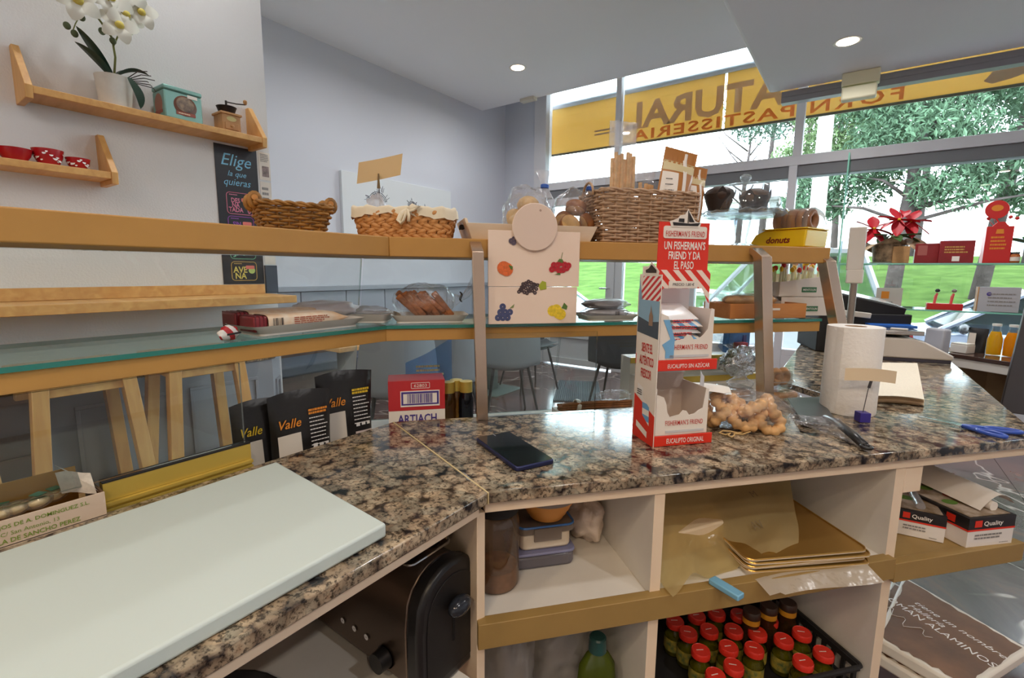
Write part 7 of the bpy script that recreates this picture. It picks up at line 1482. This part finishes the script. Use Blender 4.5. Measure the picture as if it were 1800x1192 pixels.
# on the drinks counter
def onD(px, py): return PZ(px, py, TOP)
for i, (px, py, c_) in enumerate(((1748, 626, (240, 178, 40)), (1778, 629, (240, 158, 30)))):
    p = onD(px, py); t = thing('juice_bottle', ('left glass bottle of orange juice on the drinks counter', 'right glass bottle of deeper orange juice on the drinks counter')[i], 'bottle', (p.x, p.y + 0.03, TOP + 0.0006), 0, 'juice bottles'); t.scale = (1.05, 1.05, 1.22)
    MB().lathe([(0.001, 0), (0.0215, 0), (0.023, 0.004), (0.023, 0.052), (0.015, 0.078), (0.0125, 0.084), (0.0125, 0.096), (0.0135, 0.098), (0.0135, 0.102)], 22).build('glass', clear('bottle_glass', (252, 253, 253), 0.02, 0.02, fk=0.3), t); MB().lathe([(0.001, 0.002), (0.021, 0.002), (0.0218, 0.052), (0.0145, 0.077), (0.001, 0.078)], 20).build('juice', clear('juice_%d' % i, (255, 255, 255), 0.03, 0.2, body=1.0, bodycol=((255, 206, 40), (255, 178, 24))[i], fk=0.1), t); MB().lathe([(0.0128, 0.0965), (0.0140, 0.0965), (0.0140, 0.104), (0.001, 0.1045)], 18).build('cap', WHITE, t)
p = onD(1718, 621); t = thing('coffee_pouch', 'black coffee pouch with a pale label on the drinks counter', 'coffee bag', (p.x, p.y + 0.04, TOP + 0.0006), ang)
b = MB()
for s_ in (-1, 1): b.surf(lambda u, v: (0.036 * (u - 0.5) * 2, s_ * 0.022 * (1 - v) ** 0.6 * max(0, math.sin(PI * u)) ** 0.4, 0.10 * v), 8, 8)
b.build('pouch', COF, t, sharp=180); MB().slab([(-0.022, 0.03), (0.006, 0.03), (0.006, 0.08), (-0.018, 0.08)], -0.022, -0.0205).build('pale_label', mat('label_warm_white', (222, 214, 202), 0.5), t)
p = onD(1640, 628); t = thing('white_carton', 'rounded grey white carton beside the scale', 'box', (p.x, p.y + 0.05, TOP + 0.0006), ang); MB().box(-0.036, 0.036, 0, 0.04, 0, 0.108).build('carton', mat('cool_grey_box', (0, 0, 0)), t, bevel=0.008, seg=3); MB().at((0.0, -0.0006, 0.02), rx=PI / 2).lathe([(0.001, 0), (0.006, 0)], 8).build('small_print', BLACKI, t)
p = onD(1685, 622); t = thing('white_box', 'small white box next to the black coffee pouch', 'box', (p.x, p.y + 0.03, TOP + 0.0006), ang); MB().box(-0.030, 0.030, 0, 0.05, 0, 0.034).build('lower_half', WHITE, t, bevel=0.002); MB().box(-0.029, 0.029, 0.001, 0.049, 0.0345, 0.040).build('lid', WHITE, t, bevel=0.002)
p = PY(1588, 604, 2.70); t = thing('pink_bag', 'coral pink bag standing behind the scale', 'bag', (p.x, p.y, TOP + 0.0006), 0); blob_bag(t, 'bag_body', (0, 0, 0.048), 0.028, 0.022, 0.05, mat('coral_bag', (236, 110, 116), 0.5), 91, 0.2, z0=0.0)
tag(MB().box(0.0, 0.16, 0.0, 0.05, 0, 0.0006).build('paper_liner', mat('cow_blank', (236, 236, 236), 0.7), loc=onD(1590, 622) + Vector((0, 0.10, 0.0003)), rotz=ang), 'white paper liner on the drinks counter', 'paper')
# ---- dark steel panel leaning at the right edge
A_, B_ = PY(1799, 556, 2.12), PY(1760, 712, 2.12); F_ = A_.lerp(B_, 1.08); T_ = A_.lerp(B_, -0.35)
t = thing('steel_panel', 'dark steel panel leaning beside the counter end at the right picture edge', 'panel', (0, 0, 0), 0)
v = [F_, F_ + Vector((0.45, 0.0, 0)), T_ + Vector((0.45, 0.0, 0)), T_]; o_ = Vector((0, 0.02, 0))
MB().add([tuple(p) for p in v] + [tuple(p + o_) for p in v], [(0, 1, 2, 3), (7, 6, 5, 4), (0, 4, 5, 1), (1, 5, 6, 2), (2, 6, 7, 3), (3, 7, 4, 0)]).build('sheet', DARKST, t, bevel=0.002)
for dx_ in (0.40, 0.44): MB().tube([F_ + Vector((dx_, 0.01, 0.002)), (F_.x + dx_, F_.y + 0.01, 0.0005)], 0.012, 8).build('leg', DARKST, t)
b = MB(); b.tube([A_.lerp(B_, 0.5) + Vector((0.03, -0.012, 0)), A_.lerp(B_, 0.5) + Vector((0.40, -0.012, 0))], 0.006, 8); b.build('rib', CHROME, t)
# ================================================================ tables and chairs beyond the counter
CHG = mat('grey_velvet', (146, 154, 160), 0.9, bump=(80, 0.1)); CHD = mat('charcoal_velvet', (58, 62, 68), 0.9); BLM = mat('black_leg', (26, 26, 28), 0.5)
def far(px, py, depth): return EYE + ray(px, py) * depth
def chair(label, px, depth, rz, m):
    p = far(px, 600, depth); t = thing('shell_chair', label, 'chair', (p.x, p.y, 0), rz, 'upholstered shell chairs')
    def shell(u, v):                        # seat curling up into the back; +y is the back
        a = (u - 0.5) * 2; w = 0.22 + 0.02 * math.sin(PI * v)
        if v < 0.45: y = -0.22 + 0.40 * (v / 0.45); z = 0.46 - 0.03 * math.sin(PI * v / 0.45) + 0.05 * a * a
        else: q = (v - 0.45) / 0.55; y = 0.18 + 0.07 * q; z = 0.46 + 0.38 * q; w = 0.24 - 0.04 * q * q
        y -= 0.10 * a * a * (1 if v > 0.45 else v / 0.45)
        return (a * w, y, z)
    b = MB(); b.surf(shell, 12, 20); b.surf(lambda u, v: (lambda q: (q[0] * 1.02, q[1] + 0.03 * (1 if v > 0.45 else v / 0.45), q[2] - 0.03 * (1 if v < 0.45 else 0.2)))(shell(1 - u, v)), 12, 20)
    b.build('shell', m, t, sharp=180)
    for sx_ in (-1, 1):
        for y0, y1 in ((-0.14, -0.22), (0.12, 0.22)): MB().tube([(sx_ * 0.14, y0, 0.44), (sx_ * 0.22, y1, 0.0)], [0.013, 0.009], 8).build('leg', BLM, t)
chair('grey velvet shell chair nearest, behind the red carton', 694, 3.0, AZ + PI + 0.35, CHG)
chair('grey velvet shell chair left of the bracket', 788, 3.35, AZ + PI + 0.3, CHG)
chair('grey velvet shell chair right of the bracket', 892, 3.9, AZ + PI + 0.25, CHG)
chair('dark shell chair beside the lozenge display', 1092, 4.0, AZ + PI - 0.5, CHD)
chair('dark shell chair at the far table by the door', 930, 4.9, AZ + 0.5, CHD)
def table(label, x, y, w, d, m):
    t = thing('cafe_table', label, 'table', (x, y, 0), 0, 'cafe tables')
    MB().box(-w / 2, w / 2, -d / 2, d / 2, 0.675, 0.705).build('top', BEECH, t, bevel=0.003); MB().box(-0.05, 0.05, -0.05, 0.05, 0.012, 0.6745).build('column', m, t, bevel=0.004); MB().prism(rrect(0.46, 0.46, 0.03), 0.0, 0.0115).build('base_plate', m, t, bevel=0.003)
table('beech cafe table by the back wall nearest the shelf wall', -3.02, 2.12, 0.80, 0.66, mat('navy_column', (36, 40, 50), 0.5)); table('beech cafe table in the middle by the back wall', -2.95, 3.75, 0.60, 0.60, mat('green_grey_metal', (92, 104, 100), 0.4))
t = thing('bench', 'grey upholstered bench along the back wall', 'bench', (XB + 0.065, 3.4, 0), 0)
MB().box(0, 0.40, -1.9, 1.85, 0.36, 0.45).build('seat', mat('slate_blue_rail', (0, 0, 0)), t, bevel=0.02, seg=3); MB().box(0.02, 0.36, -1.88, 1.83, 0.001, 0.3595).build('bench_box', bw, t)
m0, m1, m2, m3 = (PZ(x, y, 0) for x, y in ((972, 706), (982, 670), (1052, 673), (1058, 708)))
MT = mat('mat_grey', (92, 100, 106), 0.9); t = thing('door_mat', 'grey ribbed door mat on the marble floor', 'mat', (m0.x, m0.y, 0.0006), 0)
P_ = [m0, m3, m2, m1]; MB().prism([(p.x - m0.x, p.y - m0.y) for p in P_], 0, 0.008).build('backing', MT, t)
b = MB()
for k in range(24):
    f = (k + 0.5) / 24; a_ = m0.lerp(m3, f) - m0; c_ = m1.lerp(m2, f) - m0; b.tube([(a_.x, a_.y, 0.009), (c_.x, c_.y, 0.009)], 0.008, 4)
b.build('ribs', mat('mat_dark', (70, 78, 84), 0.9), t, kind='stuff')
# ================================================================ outside: awning, street, cars, lawn, trees, houses
SZ = -0.45                                   # street level
AWY = 5.62
p0, p1 = PY(950, 274, AWY), PY(1800, 153, AWY)
zb, ztp = (p0.z + p1.z) / 2, PY(963, 196, AWY).z
t = thing('shop_awning', 'yellow shop awning banner with mirrored lettering outside the window', 'awning', (0, AWY, 0), 0)
AWM = clear('awning_cloth', (255, 255, 255), 0.0, 0.6, body=1.0, bodycol=(216, 186, 118), fk=0.0)
def cloth(nm, x0, x1): MB().box(x0, x1, 0.0, 0.004, zb + 0.012, ztp).build(nm, AWM, t)
xs = PY(1270, 240, AWY).x
cloth('banner', -4.6, xs - 0.012); cloth('banner', xs + 0.012, 4.0)
MB().box(-4.6, 4.0, -0.006, 0.010, zb - 0.012, zb + 0.0115).build('bottom_bar', mat('bar_brown', (88, 78, 62), 0.5), t)
MB().tube([(-4.6, 0.01, ztp + 0.035), (4.0, 0.01, ztp + 0.035)], 0.034, 14).build('roller_tube', mat('tube_grey', (196, 200, 206), 0.5), t)
ink = clear('awning_brown', (255, 255, 255), 0.0, 0.6, body=1.0, bodycol=(206, 178, 146), fk=0.0); ink2 = clear('awning_red', (255, 255, 255), 0.0, 0.6, body=1.0, bodycol=(226, 140, 70), fk=0.0)
def band(s_, px0, px1, py_top, py_bot, m_, bold=0.02):
    a, b_ = PY(px0, (py_top + py_bot) / 2, AWY - 0.002), PY(px1, (py_top + py_bot) / 2, AWY - 0.002); zc = (a.z + b_.z) / 2
    return a.x, b_.x
xl, xr = PY(1100, 190, AWY).x, PY(1400, 150, AWY).x
txt('NATURAL', 1.98, 0.30, ink, t, (xl + 0.99, -0.0012, zb + 0.30), bold=0.03, mirror=True, th=0)
xl2, xr2 = PY(1112, 235, AWY).x, PY(1396, 200, AWY).x
txt('PASTISSERIA', xr2 - xl2, 0.115, ink2, t, ((xl2 + xr2) / 2, -0.0012, zb + 0.085), bold=0.02, mirror=True, th=0, spacing=1.15)
xl3, xr3 = PY(1424, 195, AWY).x, PY(1588, 172, AWY).x
txt('FORN', xr3 - xl3, 0.115, ink2, t, ((xl3 + xr3) / 2, -0.0012, zb + 0.085), bold=0.02, mirror=True, th=0, spacing=1.3)
xk = PY(1728, 150, AWY).x
MB().slab([(xk, zb + 0.07), (xk + 0.05, zb + 0.14), (xk + 0.2, zb + 0.22), (xk + 0.34, zb + 0.26), (xk + 0.42, zb + 0.16), (xk + 0.3, zb + 0.10), (xk + 0.16, zb + 0.06), (xk + 0.05, zb + 0.04)], -0.002, -0.0008).build('leaf_emblem', ink, t)
for k, (xa, za) in enumerate(((-2.82, 0.20), (-2.82, 0.16))): MB().box(xa, xa + 0.30, -0.002, -0.0008, zb + za, zb + za + 0.018).build('stripe_print', ink, t)
struct(MB().box(-30, 30, 5.55, 10.9, SZ - 0.1, SZ).build('pavement', mat('asphalt', (120, 118, 116), 0.9, var=(3, 0.1), spec=0.1)))
GR = mat('lawn_green', (76, 96, 50), 0.9, var=(1.6, 0.35), col2=(56, 74, 38), spec=0.0)
def gz(y): return SZ + 0.05 if y < 11 else SZ + 0.05 + (y - 11) * 0.145 if y < 27 else SZ + 0.05 + 16 * 0.145 + (y - 27) * 0.01
def gf(u, v): y = 10.9 + 50 * v; x = -45 + 90 * u; return (x, y, gz(y) + 0.15 * nz(x * 0.2, y * 0.2) * min(1, (y - 10.9) / 4))
lw = MB().surf(gf, 60, 60).build('lawn', GR, sharp=180); tag(lw, 'sloping green lawn across the street', 'lawn', kind='stuff')
struct(MB().box(-30, 30, 10.75, 10.9, SZ, SZ + 0.12).build('kerb', mat('kerb_grey', (180, 178, 172), 0.8)))
# cars
def car(label, x, y, L_, H, col, face, dark=True):
    t = thing('parked_car', label, 'car', (x, y, SZ), 0 if face > 0 else PI, 'parked cars'); h = H
    CM = mat('car_%02x%02x%02x' % col, col, 0.25, metal=0.2, coat=0.5); w = 0.85
    body = [(-L_ / 2, 0.28), (-L_ / 2 + 0.05, 0.75), (-L_ * 0.46, 0.95 * h / 1.5), (L_ * 0.20, 0.92 * h / 1.5), (L_ * 0.44, 0.80 * h / 1.5), (L_ / 2, 0.58), (L_ / 2, 0.28)]
    MB().slab(body, -w, w).build('body', CM, t, bevel=0.05, seg=3)
    zb_ = 0.93 * h / 1.5
    A = [(-L_ * 0.45, zb_), (-L_ * 0.36, h - 0.05), (L_ * 0.02, h - 0.03), (L_ * 0.22, zb_)]
    MB().surf(lambda u, v: (-L_ * 0.36 + L_ * 0.39 * u, (v - 0.5) * 2 * w * 0.84, h - 0.05 + 0.06 * math.sin(PI * u) + 0.03 * math.sin(PI * v)), 8, 6).slab([(-L_ * 0.37, h - 0.06), (L_ * 0.03, h - 0.06), (L_ * 0.02, h - 0.01), (-L_ * 0.35, h - 0.01)], -w * 0.84, w * 0.84).build('roof', CM, t, sharp=60)
    for s_ in (-1, 1):
        for a, b_ in ((0, 1), (3, 2)): MB().tube([(A[a][0], s_ * w * 0.95, A[a][1]), (A[b_][0], s_ * w * 0.84, A[b_][1])], 0.035, 6).build('pillar', CM, t)
        xm = -L_ * 0.15; MB().tube([(xm, s_ * w * 0.95, zb_), (xm, s_ * w * 0.85, h - 0.05)], 0.03, 6).build('pillar', BLACK, t)
        MB().add([(A[0][0], s_ * w * 0.94, zb_), (A[3][0], s_ * w * 0.94, zb_), (A[2][0], s_ * w * 0.83, h - 0.06), (A[1][0], s_ * w * 0.83, h - 0.06)], [(0, 1, 2, 3)]).build('side_window', clear('car_glass_dark', (110, 124, 130), 0.1, 0.02, body=0.25, bodycol=(50, 58, 66)) if dark else clear('car_glass_light', (214, 226, 222), 0.08, 0.02), t, smooth=False)
        for xw in (-L_ * 0.31, L_ * 0.31):
            b = MB(); b.at((xw, s_ * (w + 0.01), 0.31), rx=PI / 2); b.lathe([(0.001, -0.09), (0.20, -0.09), (0.30, -0.10), (0.31, 0.0), (0.30, 0.10), (0.20, 0.09), (0.001, 0.09)], 20); wh = b.build('wheel', BLACKM, t)
            b = MB(); b.at((xw, s_ * (w + 0.115), 0.31), rx=PI / 2); b.lathe([(0.001, 0.0), (0.17, 0.0)], 16); b.build('hub_cap', CHROME, wh)
        MB().ell((L_ * 0.16, s_ * (w + 0.08), zb_ + 0.05), 0.06, 0.09, 0.07, 8, 6).build('mirror', BLACK if dark else CM, t, sharp=180)
    MB().add([(A[3][0], -w * 0.93, zb_), (A[3][0], w * 0.93, zb_), (A[2][0], w * 0.82, h - 0.06), (A[2][0], -w * 0.82, h - 0.06)], [(0, 1, 2, 3)]).build('windscreen', MATS['car_glass_dark'] if dark else MATS['car_glass_light'], t, smooth=False)
    MB().add([(A[0][0], -w * 0.93, zb_), (A[0][0], w * 0.93, zb_), (A[1][0], w * 0.82, h - 0.06), (A[1][0], -w * 0.82, h - 0.06)], [(0, 1, 2, 3)]).build('rear_window', MATS['car_glass_dark'] if dark else MATS['car_glass_light'], t, smooth=False)
    for s_ in (-1, 1): MB().ell((L_ / 2 - 0.06, s_ * 0.62, 0.66), 0.06, 0.16, 0.08, 8, 6).build('headlight', WHITE, t, sharp=180)
car('silver grey car parked beyond the glass shelving', 1.78, 9.35, 4.0, 1.46, (92, 98, 112), -1)
car('white van like car parked beyond the display case', -1.05, 7.6, 2.9, 1.95, (150, 154, 156), -1, False)
car('pale cream car parked further off behind the till', -1.95, 9.6, 3.2, 1.30, (140, 146, 128), 1, False)
car('white car parked beyond the shop door', -5.6, 8.6, 4.2, 1.55, (150, 154, 160), 1, False)
# trees
BK = mat('pine_bark', (70, 62, 60), 0.9, var=(4, 0.4), bump=(10, 0.5, 0.03), spec=0.1); PBK = mat('pale_bark', (140, 136, 128), 0.8, var=(3, 0.15))
def leafm(nm, c): return mat(nm, c, 0.8, var=(0.8, 0.3), spec=0.05)
LM = [leafm('pine_green', (78, 100, 78)), leafm('olive_green', (98, 116, 80)), leafm('grey_green', (96, 114, 102))]
def tree(label, px, base_y, lean, h, r, blobs, li, seed, trunkm=None, name='pine_tree', n=1900, q=0.095):
    z0 = gz(base_y); p = PY(px, 500, base_y); x = p.x; t = thing(name, label, 'tree', (x, base_y, z0 - 0.12), 0, 'trees on the lawn')
    rs = random.Random(seed)
    MB().tube([(0, 0, 0), (lean * 0.3, 0, h * 0.35), (lean * 0.6, 0.1, h * 0.65), (lean, 0, h)], [r * 1.25, r, r * 0.7, r * 0.3], 10).build('trunk', trunkm or BK, t, sharp=180)
    for k, (bx_, bz_, br) in enumerate(blobs):
        MB().tube([(lean * bz_ / h * 0.8, 0, bz_ * 0.8), (bx_ * 0.5 + lean * 0.4, rs.uniform(-0.5, 0.5), bz_ * 0.93), (bx_, 0, bz_)], [r * 0.35, r * 0.22, r * 0.1], 6).build('branch', trunkm or BK, t, sharp=180)
    b = MB()
    for bx_, bz_, br in blobs:
        yo = rs.uniform(-0.8, 0.8)
        for i in range(int(n * br * br)):
            d = Vector((rs.gauss(0, 1), rs.gauss(0, 1), rs.gauss(0, 0.62))); d = d / max(0.4, d.length) * br * rs.uniform(0.25, 1.0) ** 0.6
            s_ = q * rs.uniform(0.5, 1.2); b.at((bx_ + d.x, yo + d.y, bz_ + d.z * 0.7), rs.uniform(-1.2, 1.2), rs.uniform(-1.2, 1.2), rs.uniform(0, 6.3))
            b.add([(-s_, 0, 0), (0, -s_ * 0.32, 0.02), (s_, 0, 0), (0, s_ * 0.32, 0.02)], [(0, 1, 2, 3)])
    b.build('foliage', LM[li], t, smooth=False, kind='stuff')
tree('big pine with a thick grey trunk in the middle of the lawn', 1566, 15.5, 0.5, 8.0, 0.15, ((-1.9, 2.9, 0.9), (0.9, 3.1, 0.9), (3.3, 3.3, 0.9), (-1.2, 3.6, 1.3), (0.2, 4.4, 1.4), (1.9, 3.7, 1.2), (-0.4, 5.6, 1.7), (2.2, 5.6, 1.5), (0.9, 6.8, 1.6), (2.6, 2.9, 0.8)), 0, 1)
tree('leaning pine at the right picture edge', 1720, 17.5, 0.9, 9.0, 0.15, ((-1.2, 6.6, 1.5), (1.6, 6.2, 1.5), (0.3, 8.0, 1.8), (3.0, 7.4, 1.6), (2.6, 5.0, 1.2)), 0, 2)
tree('olive green broad tree left of the big pine', 1462, 20.0, -0.3, 7.0, 0.10, ((-0.9, 4.4, 1.4), (1.0, 4.6, 1.6), (0.0, 6.0, 1.8), (1.8, 6.2, 1.4)), 1, 3, name='broadleaf_tree')
tree('grey green tree far behind the right window', 1600, 27.0, 0.2, 9.5, 0.14, ((-2.2, 7.0, 1.9), (0.5, 7.6, 2.1), (3.0, 7.0, 1.9), (0.2, 9.4, 2.2)), 2, 4, n=1000, q=0.13)
tree('grey green tree behind the mullion', 1390, 24.0, 0.3, 9.0, 0.12, ((-1.6, 6.6, 1.6), (1.2, 7.2, 1.7), (0.2, 8.8, 1.9)), 2, 5, n=1000, q=0.13)
tree('sparse tree beyond the middle window', 1330, 30.0, 0.3, 9.5, 0.16, ((-1.5, 8.2, 1.2), (1.4, 8.8, 1.3), (0.2, 10.0, 1.4)), 2, 6, n=300, q=0.13)
tree('pine beyond the right end of the window', 1800, 25.0, 0.4, 10.0, 0.14, ((-2.0, 8.0, 1.9), (0.6, 8.4, 2.0), (2.8, 7.8, 1.9), (0.2, 5.6, 1.5)), 0, 8, n=1100, q=0.12)
b = MB()
t = thing('bare_tree', 'bare leafless tree beyond the middle window', 'tree', (PY(1290, 500, 28).x, 28, gz(28) - 0.1), 0)
MB().tube([(0, 0, 0), (0.1, 0, 3), (0.3, 0, 6.0)], [0.16, 0.12, 0.05], 8).build('trunk', BK, t, sharp=180)
rs = random.Random(7)
for k in range(12): z = 3 + 0.35 * k; s_ = rs.choice((-1, 1)); MB().tube([(0.2, 0, z - 0.6), (s_ * rs.uniform(0.5, 1.0), rs.uniform(-0.5, 0.5), z + 0.3), (s_ * rs.uniform(1.0, 2.0), rs.uniform(-0.6, 0.6), z + 1.3)], [0.05, 0.03, 0.012], 5).build('branch', BK, t, sharp=180)
t = tag(MB().tube([(0, 0, -0.05), (0, 0, 8.0)], [0.16, 0.11], 12).build('lamp_post', PBK, loc=(PY(1434, 400, 11.6).x, 11.6, gz(11.6))), 'smooth pale lamp post behind the window mullion', 'lamp post')
# houses far behind
def house(label, x, y, w, h, col):
    z0 = gz(y); t = thing('apartment_block', label, 'building', (x, y, z0 - 0.2), 0, 'houses beyond the lawn')
    MB().box(-w / 2, w / 2, 0, 6, 0, h).build('walls', mat('render_%d' % len(label), col, 0.9), t); MB().box(-w / 2 - 0.3, w / 2 + 0.3, -0.3, 6.3, h + 0.001, h + 0.3).build('roof', mat('roof_pale', (190, 182, 172), 0.9), t)
    for i in range(int(w // 2.2)):
        for j in range(int(h // 2.8)):
            x0 = -w / 2 + 0.7 + 2.2 * i; z_ = 1.0 + 2.8 * j
            fr = MB().box(x0, x0 + 1.0, -0.06, -0.001, z_, z_ + 1.3).build('window', WHITE, t); MB().box(x0 + 0.08, x0 + 0.92, -0.075, -0.061, z_ + 0.08, z_ + 1.22).build('pane', mat('far_pane', (120, 130, 142), 0.2), fr)
house('cream house far behind the bare tree', -13.0, 52, 15, 6.0, (226, 220, 212)); house('white house far off at the left of the window', -31.0, 46, 9, 9.0, (232, 232, 230)); house('pinkish wall far behind the lawn at the right', 8.0, 55, 20, 5.0, (222, 206, 200))
